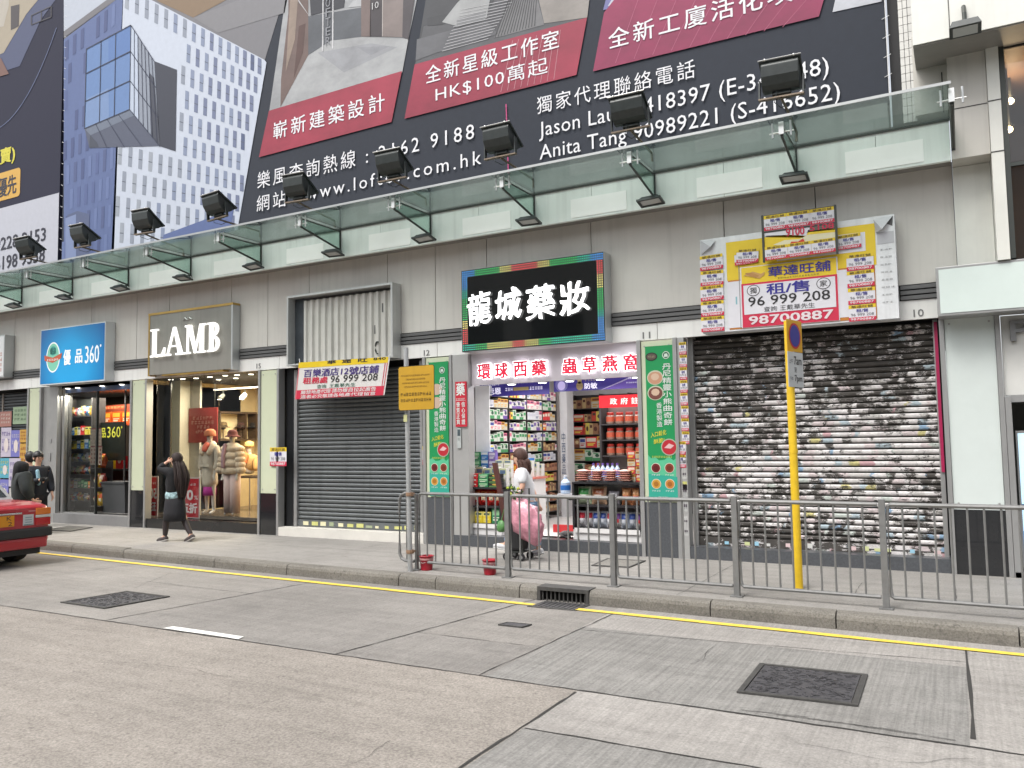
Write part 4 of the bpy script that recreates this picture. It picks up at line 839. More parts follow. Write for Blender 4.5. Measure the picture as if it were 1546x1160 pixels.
def brush(ch, x0, z0, x1, z1, bold):
    for i, (a, b) in enumerate(((-1, -.5), (1, .5), (-.6, .9), (.6, -.9), (0, 0), (.9, -.2))): brush1(ch, x0+a*bold*.13, z0+b*bold*.13, x1+a*bold*.13, z1+b*bold*.13, .0006*i)
def brush1(ch, x0, z0, x1, z1, dy):
    def fn(x, z): return (x+.012*math.sin(z*31+x*9), 0, z+.05*(x-x0)/(x1-x0)+.012*math.sin(x*33))
    vs, fs = glyphs(ch, 0, 1); u0 = min(q[0] for q in vs); u1 = max(q[0] for q in vs); w0 = min(q[1] for q in vs); w1 = max(q[1] for q in vs); out = []
    for u, w, e in vs:
        X, _, Z = fn(x0+(u-u0)/(u1-u0)*(x1-x0), z0+(w-w0)/(w1-w0)*(z1-z0)); out.append((X, 10.395-.02*(e+1)/2-dy, Z))
    m.add(out, fs, BW)
brush('龍', -6.46, 3.34, -6.06, 3.82, .036); brush('城', -5.97, 3.37, -5.55, 3.82, .05); brush('藥', -5.45, 3.34, -5.0, 3.82, .036); brush('妝', -4.90, 3.36, -4.46, 3.82, .055)
m.build('lettering', None, t)
# lease board
t = thing('lease_board', 'large white lease board plastered with a yellow agent poster and small stickers', 'sign', (-1.7, 10.41, 2.96))
WB = mat('dirty_white_board', (.66, .67, .68), .5, var=.12, scale=5, streak=.15)
m = MB(); m.box(-2.87, -.545, 10.42, 10.62, 2.96, 4.20, WB); m.build('board', None, t)
YL_ = ink(242, 208, 45); RD = ink(214, 40, 76); NVB = ink(52, 44, 150); PW = ink(232, 230, 236); ORG = ink(205, 130, 50)
m = MB(); m.rect(-2.53, 3.62, -.76, 4.12, 10.415, YL_); m.rect(-2.52, 2.98, -.78, 3.62, 10.4155, ORG); m.rect(-2.50, 3.02, -.83, 3.60, 10.413, PW); m.rect(-1.9, 3.80, -.87, 4.03, 10.413, PW); m.rect(-2.53, 3.0, -2.36, 3.60, 10.412, PW); m.rect(-2.38, 2.99, -2.37, 3.8, 10.411, ink(150, 150, 150)); m.rect(-2.43, 3.3, -2.41, 3.4, 10.4115, ink(140, 190, 200)); m.build('yellow_sheet', None, t)
CURL = ink(190, 190, 194)
for tri, hole in ((([(-2.86, 10.41, 4.19), (-2.66, 10.41, 4.17), (-2.72, 10.36, 4.08)], [(-2.86, 10.41, 4.19), (-2.72, 10.36, 4.08), (-2.86, 10.405, 4.0)]), [(-2.86, 4.19), (-2.70, 4.17), (-2.86, 4.05)]), (([(-.56, 10.41, 4.18), (-.77, 10.41, 4.16), (-.68, 10.34, 4.02)], [(-.77, 10.41, 4.16), (-.75, 10.405, 4.0), (-.68, 10.34, 4.02)]), [(-.56, 4.18), (-.74, 4.16), (-.57, 4.06)])):
    m = MB(); v = sorted(set(tri[0]+tri[1])); m.add(v, [[v.index(q) for q in t3] for t3 in tri], CURL); m.build('torn_corner', None, t); m = MB(); m.xz(hole, 10.417, INS); m.build('hole', None, t)
m = MB(); m.rect(-.74, 3.86, -.56, 4.0, 10.4165, ink(196, 196, 200)); m.build('patch', None, t)
m = MB()
for k in range(8): scrawl(m, -.72, 3.15+k*.09, -.60+rs.uniform(0, .03), 3.17+k*.09, 10.4145, ink(150, 150, 152), 3, seed=k)
tag(m.build('scuff_marks', None, t), kind='stuff')
pst = MB(); pst.rect(-2.36, 2.985, -1.19, 3.77, 10.408, PW); pst.rect(-2.345, 3.555, -1.205, 3.76, 10.405, YL_); pst.rect(-2.35, 2.99, -1.2, 3.555, 10.4055, RD); pst.rect(-2.325, 3.155, -1.225, 3.53, 10.402, PW)
pst = pst.build('agent_poster', None, t)
m = MB(); yy = 10.399
write(m, '華達旺舖', -2.01, 3.605, -1.27, 3.735, yy, NVB, .02); scrawl(m, -1.9, 3.57, -1.4, 3.592, yy, ink(120, 110, 60), 14)
write(m, '租/售', -2.04, 3.38, -1.52, 3.525, yy, NVB, .03); write(m, '96 999 208', -2.27, 3.255, -1.29, 3.375, yy, BK, .012, cap=True); write(m, '查詢 王戴華先生', -2.08, 3.17, -1.47, 3.235, yy, ink(70, 70, 74)); write(m, '98700887', -2.27, 3.02, -1.26, 3.13, yy, ink(240, 225, 228), .045, cap=True)
for cx, ch in ((-2.20, '獨'), (-1.36, '家')): m.disc(cx, 3.455, yy, .082, .072, 24, BK); m.disc(cx, 3.455, yy-.001, .073, .063, 24, PW); write(m, ch, cx-.042, 3.415, cx+.042, 3.495, yy-.002, BK, .01)
m.xz([(-2.32, 3.66), (-2.2, 3.70), (-2.1, 3.66), (-2.05, 3.68), (-2.06, 3.64), (-2.12, 3.60), (-2.2, 3.63)], yy, ink(205, 160, 95)); m.xz([(-2.30, 3.69), (-2.22, 3.69), (-2.12, 3.64), (-2.16, 3.61), (-2.24, 3.65)], yy-.001, ink(190, 140, 80))
m.build('lettering', None, pst)
def sticker_mesh(w, h, y):
    m = MB(); m.rect(0, 0, w, h, y, PW); m.rect(0, h*.78, w, h, y-.0015, YL_); m.rect(0, 0, w, h*.24, y-.0015, RD)
    write(m, '華達旺舖', w*.1, h*.80, w*.9, h*.97, y-.003, ink(110, 90, 50), .01); write(m, '租/售', w*.28, h*.53, w*.72, h*.75, y-.003, NVB, .02); write(m, '96 999 208', w*.08, h*.31, w*.92, h*.48, y-.003, ink(110, 108, 112), cap=True); write(m, '98700887', w*.06, h*.05, w*.94, h*.2, y-.003, ink(240, 222, 226), .04, cap=True)
    return m
stk = sticker_mesh(.30, .195, 0).mesh('sticker')
def sticker(parent, x, z, y, rot=0, sx=1, sz=1):
    o = link('sticker', stk, parent); L = parent.matrix_basis.translation; o.location = (x-L.x, y-L.y, z-L.z); o.rotation_euler = (0, rot, 0); o.scale = (sx, 1, sz); return o
for k in range(5): sticker(t, -2.885+.003*k, 2.975+k*.202, 10.405, R(rs.uniform(-1.5, 1.5)))
for k in range(4): sticker(t, -1.09, 2.96+k*.205, 10.405, R(rs.uniform(-1, 1)))
for x, z, r_ in ((-2.42, 3.80, -2), (-2.40, 3.83, 3), (-1.19, 3.84, -2)): sticker(t, x, z, 10.404-.004*abs(r_), R(r_), .92, .9)
t2 = thing('lease_board', 'small yellow lease board with torn middle fixed above the large white one', 'sign', (-1.6, 10.3, 3.8))
m = MB(); m.box(-2.05, -2.025, 10.30, 10.33, 3.78, 4.38, STL); m.box(-1.19, -1.165, 10.30, 10.33, 3.78, 4.38, STL); m.box(-2.025, -1.19, 10.305, 10.33, 4.35, 4.375, STL); m.box(-2.025, -1.19, 10.31, 10.41, 4.15, 4.17, STL); m.build('frame', None, t2)
m = MB(); m.xz([(-2.02, 3.79), (-1.19, 3.81), (-1.19, 4.08), (-1.5, 4.09), (-1.55, 4.03), (-1.75, 4.06), (-2.02, 4.10)], 10.315, YL_); m.xz([(-2.02, 4.12), (-1.72, 4.09), (-1.52, 4.05), (-1.5, 4.12), (-1.19, 4.14), (-1.19, 4.37), (-2.02, 4.37)], 10.313, PW); m.xz([(-1.48, 4.10), (-1.19, 4.12), (-1.19, 4.15), (-1.48, 4.16)], 10.311, ink(110, 100, 90)); m.xz([(-1.92, 3.99), (-1.78, 4.03), (-1.6, 4.02), (-1.5, 4.06), (-1.19, 4.05), (-1.19, 3.97), (-1.5, 3.95), (-1.8, 3.96)], 10.311, ink(236, 228, 190)); m.build('panel', None, t2)
m = MB(); write(m, '9100', -1.76, 4.07, -1.54, 4.17, 10.308, RD, .03, cap=True); write(m, '5108', -1.48, 4.10, -1.2, 4.17, 10.309, RD, .03, cap=True); m.xz([(-1.72, 3.97), (-1.62, 3.95), (-1.54, 3.98), (-1.56, 4.02), (-1.62, 3.99), (-1.70, 4.0)], 10.307, ink(215, 60, 40)); m.build('lettering', None, t2)
for k in range(3): sticker(t2, -2.02+.277*k, 4.175, 10.306, 0, .91, .98); sticker(t2, -2.02+.277*k, 3.80+.004*k, 10.306, R(-1), .91, .88)
# pale little agent cards on the jambs
def card(x, z, w, h, y, label):
    o = link('agent_card', sticker_mesh(w, h, 0).mesh('agent_card')); o.location = (x, y, z); return tag(o, label, 'sticker', None)
card(-10.80, 1.22, .40, .33, 10.60, 'white agent card with yellow top on the jamb left of the grey shutter')
card(-7.60, 1.24, .10, .30, 10.77, 'narrow agent card on the jamb right of the grey shutter')
# ============================================================ PHARMACY FRONT
GRN = ink(16, 150, 84); TEA = ink(50, 172, 150); CW = ink(235, 240, 236)
def green_poster(x0, x1, ydx, label):
    t = thing('hanging_poster', label, 'poster', ((x0+x1)/2, 10.6, .75)); w = x1-x0; y = 10.604
    m = MB(); m.box(x0, x1, y, 10.62, .755, 2.865, GRN); m.build('sheet', None, t)
    m = MB(); y -= .003; zt = .756
    m.xz([(x0, zt), (x1, zt), (x1, 1.34), (x1-.05, 1.30), (x1-.11, 1.36), (x1-.17, 1.31), (x1-.25, 1.30), (x1-.3, 1.35), (x1-.36, 1.33), (x0, 1.38)], y, ink(92, 196, 150)); m.xz([(x0, zt), (x1, zt), (x1, 1.08), (x0, 1.12)], y-.002, TEA)
    for a, z, c in ((.27, 1.20, (120, 30, 34)), (.74, 1.20, (140, 62, 40)), (.27, .985, (214, 160, 60)), (.74, .985, (208, 140, 60))):
        m.disc(x0+w*a, z, y-.004, .068, .068, 24, ink(228, 222, 205)); m.disc(x0+w*a, z, y-.006, .060, .060, 24, ink(*c)); m.disc(x0+w*a, z, y-.008, .036, .036, 8, ink(int(c[0]*.8), int(c[1]*.7), int(c[2]*.6)))
        scrawl(m, x0+w*a-.06, z-.105, x0+w*a+.06, z-.082, y-.004, CW, 4)
    m.disc(x1-.10, 1.48, y-.004, .115, .115, 28, ink(170, 190, 165)); m.disc(x1-.10, 1.48, y-.006, .10, .10, 28, ink(190, 36, 50)); m.xz([(x1-.17, 1.47), (x1-.10, 1.53), (x1-.03, 1.50), (x1-.08, 1.46)], y-.008, ink(232, 190, 190))
    scrawl(m, x0+.06, 1.335, x1-.06, 1.365, y-.006, ink(210, 220, 90), 12); scrawl(m, x0+.13, .79, x1-.13, .815, y-.004, CW, 9)
    if ydx:
        for z in (2.43, 2.22):
            m.disc(x0+w*.33, z, y, .115, .10, 28, ink(196, 205, 180)); m.disc(x0+w*.33, z-.004, y-.002, .10, .086, 28, ink(200, 150, 120) if z > 2.3 else ink(120, 70, 60)); m.disc(x0+w*.33, z+.01, y-.004, .06, .05, 9, ink(215, 185, 160))
        m.disc(x0+w*.22, 2.72, y, .085, .058, 24, ink(30, 44, 36)); m.disc(x0+w*.22, 2.72, y-.002, .070, .044, 24, ink(90, 80, 70)); scrawl(m, x0+w*.22-.05, 2.705, x0+w*.22+.05, 2.735, y-.004, ink(170, 160, 130), 4)
    else:
        for z in (2.43, 2.22): m.disc(x0+w*.40, z, y, .10, .09, 24, ink(205, 180, 160))
    m.disc(x1-.11, 2.73, y, .052, .052, 20, ink(214, 226, 216)); m.disc(x1-.11, 2.73, y-.002, .042, .042, 20, ink(20, 96, 60)); m.xz([(x1-.14, 2.705), (x1-.08, 2.705), (x1-.09, 2.75), (x1-.13, 2.75)], y-.004, ink(214, 226, 216))
    m.build('picture', None, t)
    m = MB(); column(m, '丹尼精靈小熊曲奇餅', x1-.165, x1-.045, 2.62, 1.77, y-.002, CW, .015); column(m, '香港製造', x1-.265, x1-.185, 2.09, 1.75, y-.002, CW, .005)
    YT = ink(236, 226, 70); write(m, '入口鬆化', x0+.05, 1.60, x0+.27, 1.67, y-.002, YT, .01, fn=lambda a, b: (a, y-.002, b+(a-x0)*.18)); write(m, '酥脆!', x0+.09, 1.505, x0+.24, 1.57, y-.002, YT, .01, fn=lambda a, b: (a, y-.002, b+(a-x0)*.18))
    m.build('lettering', None, t)
green_poster(-7.35, -6.985, False, 'tall green cookie poster half hidden behind the yellow notice board')
green_poster(-3.735, -3.33, True, 'tall green cookie poster between the pharmacy and the dirty shutter')
t = thing('vertical_sign', 'narrow red vertical poster headed 藥 on the pharmacy left post', 'poster', (-6.74, 10.6, 1.8))
m = MB(); m.box(-6.84, -6.64, 10.585, 10.605, 1.83, 2.53, ink(206, 36, 58)); m.build('sheet', None, t)
m = MB(); write(m, '藥', -6.82, 2.31, -6.66, 2.51, 10.58, CW, .02); scrawl(m, -6.82, 2.245, -6.66, 2.275, 10.58, CW, 6); m.rect(-6.83, 2.235, -6.65, 2.24, 10.58, CW); column(m, '優質正貨', -6.82, -6.755, 2.22, 1.86, 10.58, CW, .02); column(m, '信心保證', -6.725, -6.66, 2.22, 1.86, 10.58, CW, .02); m.build('lettering', None, t)
t = thing('small_notice', 'small white strip notice under the red vertical poster', 'sticker', (-6.78, 10.6, 1.5))
m = MB(); m.box(-6.82, -6.75, 10.59, 10.6, 1.5, 1.81, ink(190, 196, 194)); m.build('sheet', None, t); m = MB(); m.rect(-6.81, 1.69, -6.76, 1.79, 10.587, ink(70, 84, 90)); scrawl(m, -6.80, 1.62, -6.765, 1.66, 10.587, ink(60, 90, 80), 2); m.build('lettering', None, t)
for nm, xa, xb in (('left', -6.905, -6.62), ('right', -3.865, -3.815)):
    m = MB(); m.box(xa, xb, 10.61, 10.78, 0, 2.955, mat('satin_post', (.48, .48, .47), .35, metal=.5, var=.06)); m.build('shop_jamb', None, bld)
m = MB(); m.box(-3.345, -3.2, 10.63, 10.8, 0, 2.955, MATS['satin_post']); m.build('shop_jamb', None, bld)
# column of agent cards on the jamb of the dirty shutter
t = thing('card_strip', 'strip of yellow and white agent cards pasted down the post beside the dirty shutter', 'sticker', (-3.22, 10.62, 1.6))
for k in range(8): sticker(t, -3.26, 1.52+k*.172, 10.626, R(rs.uniform(-2, 2)), .33, .85)
sticker(t, -3.34, 1.38, 10.622, R(2), .42, .9); sticker(t, -3.35, 1.2, 10.624, R(-2), .46, .9)
m = MB(); 
for z, h, c in ((1.05, .3, (200, 200, 196)), (.62, .36, (190, 192, 190)), (.9, .12, (205, 205, 120)), (.3, .26, (200, 200, 198)), (1.26, .12, (215, 190, 190))): m.rect(-3.27, z, -3.21, z+h, 10.627, ink(*c)); scrawl(m, -3.265, z+.03, -3.215, z+h-.03, 10.624, ink(90, 80, 90), 2)
m.build('old_card', None, t)
# lit letters over the entrance
t = thing('letter_sign', 'row of red characters outlined in white on the lilac board over the pharmacy entrance', 'sign', (-5.2, 10.7, 2.5))
m = MB(); m.box(-6.61, -3.87, 10.70, 10.76, 2.47, 2.955, mat('lilac_board', (.50, .47, .50), .3, var=.05, metal=.1)); m.build('board', None, t)
LR = mat('red_letter', srgb(196, 30, 60), .4, var=.03, emit=.25); LO = mat('white_letter_edge', (.95, .92, .94), .4, var=0, emit=.9)
for chs, xs_ in (('環球西藥', (-6.46, -6.10, -5.70, -5.30)), ('蟲草燕窩', (-4.93, -4.57, -4.24, -4.05))):
    pass
LX = [-6.455, -6.10, -5.725, -5.36, -4.955, -4.60, -4.33, -4.06]
px_l = [(719.5, 741.5), (746, 768), (774, 797), (801, 826), (847, 873), (878, 902), (908, 934), (940, 966)]
for ch, (a, b) in zip('環球西藥蟲草燕窩', px_l):
    xa = P(a, 560, 10.62)[0]; xb = P(b, 555, 10.62)[0]
    m = MB(); write(m, ch, xa, 2.535, xb, 2.80, 10.66, LO, .06, .03); write(m, ch, xa+.014, 2.549, xb-.014, 2.786, 10.624, LR, .032, .004); m.build('letter', None, t)
# ============================================================ INSIDE THE SHOPS
FRG = glassmat('shop_glass', (.86, .88, .87), (.08, .08, .08), .02)
WARM = (1, .86, .66)
SPOT = mat('lit_spot', (1, .92, .78), .5, var=0, emit=5); SPOTW = mat('lit_spot_white', (1, 1, 1), .5, var=0, emit=4)
def ceil_spots(pts, z, label, group, mt=SPOT, r=.05):
    base = None
    for i, (px, py) in enumerate(pts):
        x, y = G(px, py, z); y = max(10.75, min(14.6, y))
        if base is None:
            base = thing('ceiling_lamp', label, 'lamp', (x, y, z), group); m = MB(); m.lathe([(r*1.25, 0), (r*1.25, .02), (r, .02)], (x, y, z-.004), 16, ALU); m.build('rim', None, base); m = MB(); m.lathe([(r, 0), (r*.9, .004)], (x, y, z-.009), 16, mt); m.build('bulb', None, base)
        else: dup(base, (x, y, z))
ceil_spots([(90, 586), (107, 585), (140, 582), (174, 580), (192, 578)], 2.9, 'small round lamp in the ceiling of the blue-signed shop front', 'ceiling lamps of the snack shop')
ceil_spots([(258, 573), (276, 572), (296, 571), (317, 569), (330, 573), (340, 567), (358, 566), (356, 571), (379, 565)], 2.98, 'small round warm lamp in the ceiling of the boutique', 'ceiling lamps of the boutique')
ceil_spots([(752, 578), (797, 575), (842, 573), (887, 570), (939, 566)], 2.46, 'bright white lamp under the lilac board of the pharmacy', 'lamps of the pharmacy entrance', SPOTW, .06)
lamp('snack_lamp', -16.6, 11.9, 2.85, 1.6, 1.2, 50, (1, .88, .72)); lamp('window_shelf_fill', -17.0, 10.93, 2.76, 1.3, .12, 30, (1, .93, .82)); lamp('boutique_lamp', -12.6, 12.2, 2.9, 2.2, 1.8, 170, WARM); lamp('pharmacy_lamp', -5.2, 12.2, 2.93, 2.4, 2.0, 52, (1, .98, .97)); lamp('pharmacy_front_lamp', -5.2, 10.95, 2.43, 2.2, .2, 13, (1, .98, .97))  # the window shelf light is an added fill that brightens the snack shelf
# ---------- boxes: one mesh per colouring, copied
SIDE = {}
def pack_mesh(name, cols, style=0):
    """unit pack: x and y centred, base at z = 0, printed front at -y"""
    m = MB(); a, b, c = [ink(*q) for q in cols]
    m.box(-.5, .5, -.5, .5, 0, 1, a)
    y = -.503
    if style == 0: m.rect(-.42, .55, .42, .88, y, b); m.rect(-.36, .18, .2, .3, y, c); m.rect(-.36, .36, .36, .42, y, c)
    elif style == 1: m.rect(-.5, 0, .5, .35, y, b); m.disc(.1, .62, y, .28, .2, 12, c); m.rect(-.42, .8, .3, .92, y, b)
    elif style == 2: m.rect(-.5, .62, .5, 1, y, b); m.rect(-.38, .7, .38, .9, y-.003, c); m.rect(-.38, .12, .1, .22, y, b); m.rect(-.38, .3, .3, .4, y, b)
    else: m.rect(-.5, 0, -.1, 1, y, b); m.disc(.2, .5, y, .2, .22, 12, c); m.rect(-.42, .6, -.16, .85, y-.003, c)
    return m.mesh(name)
def bag_mesh(name, cols, seed=0):
    """unit soft packet with pinched top and bottom, base at z = 0"""
    a, b, c = [ink(*q, rough=.28, var=.15) for q in cols]; r = random.Random(seed); m = MB(); nx, nz = 8, 9; v = []; fr = []
    for s in (-1, 1):
        for j in range(nz+1):
            for i in range(nx+1):
                u, w = i/nx*2-1, j/nz; d = (1-abs(u)**3)*(math.sin(math.pi*min(1, max(0, (w-.06)/.88))) if .06 < w < .94 else 0)**.55
                v.append((u*.5*(1-.07*math.sin(math.pi*w)), s*(.02+.48*d)*(1+r.uniform(-.12, .12)), w))
    n = (nx+1)*(nz+1)
    fs = []; ks = []
    for s in (0, 1):
        for j in range(nz):
            for i in range(nx):
                k = s*n+j*(nx+1)+i; f = (k, k+1, k+nx+2, k+nx+1); m.add([v[q] for q in (f if s == 0 else f[::-1])], [(0, 1, 2, 3)], c if (s == 0 and 2 <= i <= 5 and 3 <= j <= 4) else b if (s == 0 and (j in (5, 6, 7)) and 1 <= i <= 6) else a)
    me = m.mesh(name, smooth=True); return me
def put(me, name, x, y, z, sx, sy, sz, label, cat, group, rz=0):
    o = link(name, me); o.location = (x, y, z); o.scale = (sx, sy, sz); o.rotation_euler = (0, 0, rz); return tag(o, label, cat, group)
PCOL = [((214, 210, 204), (60, 70, 140), (190, 60, 70)), ((206, 204, 196), (110, 80, 150), (60, 60, 90)), ((196, 190, 170), (200, 150, 60), (120, 60, 40)), ((150, 110, 80), (196, 170, 120), (90, 50, 40)), ((206, 60, 60), (225, 210, 190), (240, 220, 90)), ((196, 205, 190), (70, 140, 90), (40, 80, 60)), ((80, 120, 180), (210, 215, 225), (230, 210, 90)), ((216, 200, 90), (190, 70, 50), (80, 60, 50)), ((205, 206, 210), (190, 190, 200), (90, 100, 130)), ((170, 120, 90), (120, 70, 50), (220, 200, 150)), ((220, 214, 208), (210, 120, 140), (120, 60, 90)), ((120, 96, 80), (180, 160, 120), (60, 44, 40))]
PM = [pack_mesh('medicine_box', c, i % 4) for i, c in enumerate(PCOL)]
CNAME = ['white box with blue top panel', 'white box with purple lower band', 'cream box with orange top', 'brown box with tan side', 'red box with pale panel', 'pale box with green lower band', 'blue box with white top', 'yellow box with red side', 'plain pale grey box', 'tan box with brown band', 'white box with pink top', 'dark brown box with tan side']
# pharmacy shelves: left wall (faces +x), then the back
SHF = mat('dark_shelf', (.045, .04, .04), .5); WSH = mat('white_shelf', (.7, .7, .7), .5)
boxes = []
rp_ = random.Random(21)
ls = thing('wall_shelf', 'tall dark shelves of medicine boxes along the left wall of the pharmacy', 'shelf', (-6.75, 12.5, .165))
m = MB(); ROWS = [.30+.185*k for k in range(12)]
m.box(-6.89, -6.88, 11.25, 13.75, .2, 2.48, SHF); m.build('back', None, ls)
for k, z in enumerate(ROWS): m = MB(); m.box(-6.88, -6.62, 11.26, 13.74, z-.012, z, SHF); m.build('board', None, ls)
for y in (11.25, 11.9, 12.55, 13.15, 13.74): m = MB(); m.box(-6.88, -6.615, y-.008, y+.008, .2, 2.5, SHF if y > 11.3 else WSH); m.build('divider', None, ls)
for k, z in enumerate(ROWS):
    for y0_, y1_ in ((11.27, 11.89), (11.91, 12.54), (12.56, 13.14), (13.16, 13.73)):
        y = y0_; c = rp_.randrange(12)
        while y < y1_-.06:
            if rp_.random() < .45: c = rp_.choice((0, 1, 2, 5, 8, 10) if k > 4 else (3, 9, 11, 2, 7, 4, 9, 3))
            w = rp_.uniform(.085, .16); w = min(w, y1_-y); h = rp_.uniform(.11, .162)
            boxes.append((c, -6.70, y+w/2, z, w*.95, .15, h, R(90), 'on the dark left wall shelves of the pharmacy')); y += w
bs_ = thing('wall_shelf', 'dark shelves of boxes across the back of the pharmacy beside the grey column', 'shelf', (-5.6, 15.0, .165))
m = MB(); m.box(-6.85, -3.25, 15.13, 15.14, .2, 2.5, SHF); m.build('back', None, bs_)
for z in [.40+.26*k for k in range(8)]:
    m = MB(); m.box(-6.83, -3.25, 14.85, 15.13, z-.014, z, SHF); m.build('board', None, bs_)
    x = -6.8
    while x < -4.4:
        c = rp_.choice((2, 3, 4, 5, 9, 7, 0)); w = rp_.uniform(.12, .26); boxes.append((c, x+w/2, 14.95, z, w*.96, .16, rp_.uniform(.14, .235), 0, 'on the back wall shelves of the pharmacy')); x += w
for x in (-6.84, -6.2, -5.6, -5.0, -4.4, -3.8): m = MB(); m.box(x-.01, x+.01, 14.84, 15.13, .2, 2.5, SHF); m.build('divider', None, bs_)
def near(b): return -(b[4]*b[6])/((b[1])**2+b[2]**2)
boxes.sort(key=near)
for c, x, y, z, w, d, h, rz, where in boxes[:230]: put(PM[c], 'medicine_box', x, y, z, w, d, h, 'small '+CNAME[c]+' '+where, 'box', 'medicine boxes '+where, rz)
m = MB()
for c, x, y, z, w, d, h, rz, where in boxes[230:]:
    a, b, cc = [ink(*q) for q in PCOL[c]]
    if rz: m.box(x-d/2, x+d/2, y-w/2, y+w/2, z, z+h, a); m.poly([(x+d/2+.002, y-w*.4, z+h*.5), (x+d/2+.002, y+w*.4, z+h*.5), (x+d/2+.002, y+w*.4, z+h*.85), (x+d/2+.002, y-w*.4, z+h*.85)], b)
    else: m.box(x-w/2, x+w/2, y-d/2, y+d/2, z, z+h, a); m.rect(x-w*.4, z+h*.5, x+w*.4, z+h*.85, y-d/2-.002, b)
tag(m.build('medicine_boxes'), 'crowd of smaller medicine boxes filling the rest of the pharmacy shelves', 'boxes', None, 'stuff')
# column and display cabinet at the right of the pharmacy
t = thing('column', 'pale grey column with vertical lettering inside the pharmacy', 'column', (-6.1, 13.9, .165))
xa, xb = P(845.5, 640, 13.8)[0], P(856, 640, 13.8)[0]
m = MB(); m.box(xa, xb, 13.8, 14.1, .165, 2.97, mat('grey_column', (.5, .5, .51), .5)); m.build('shaft', None, t); m = MB(); column(m, '中西藥品', xa+.03, xb-.04, 1.75, .95, 13.795, ink(70, 90, 120)); m.build('lettering', None, t)
ct = thing('jar_cabinet', 'display cabinet of red-lidded jars under a red government sign in the pharmacy', 'cabinet', (-4.3, 12.4, .165))
YC = 12.3; xa, xb = P(908, 640, YC)[0], P(985, 640, YC)[0]; zs = [P(930, q, YC)[1] for q in (640, 664, 688)]
m = MB(); m.box(xa, xb, YC+.3, YC+.33, .17, 2.2, mat('cabinet_back', (.16, .13, .12), .5)); m.box(xa-.03, xa, YC-.02, YC+.33, .17, 2.2, SHF); m.build('body', None, ct)
for z in zs: m = MB(); m.box(xa, xb, YC, YC+.3, z-.02, z, SHF); m.build('board', None, ct)
m = MB(); zt, zb_ = P(930, 597, YC)[1], P(930, 615.5, YC)[1]; m.box(xa-.02, xb, YC-.03, YC, zb_, zt, ink(205, 24, 36, emit=.25)); sg = m.build('header', None, ct)
m = MB(); 
for i, ch in enumerate('政府註冊'): q = P(922+i*16, 605, YC)[0]; write(m, ch, q, zb_+.045, q+.125, zt-.045, YC-.034, ink(235, 225, 220, emit=.2), .03)
m.build('lettering', None, sg)
JG = mat('jar_glass', (.33, .22, .17), .12, var=.4, scale=14); JR = ink(206, 60, 48, rough=.4)
def jar_thing(x, y, z, first=[]):
    if first: return dup(first[0], (x, y, z))
    t = thing('jar', 'glass jar of dried goods with orange red lid in the pharmacy cabinet', 'jar', (x, y, z), 'jars in the pharmacy cabinet')
    m = MB(); m.lathe([(.062, 0), (.07, .02), (.07, .125), (.05, .145)], (x, y, z), 14, JG); m.build('body', None, t); m = MB(); m.lathe([(.071, .04), (.072, .04), (.072, .12), (.071, .12)], (x, y, z), 14, ink(214, 100, 70)); m.build('wrapper', None, t); m = MB(); m.lathe([(.055, .145), (.058, .15), (.058, .185), (.05, .19)], (x, y, z), 14, JR); m.build('lid', None, t); first.append(t); return t
for z in zs:
    for k in range(5): jar_thing(xa+.11+k*.165, YC+.12, z)
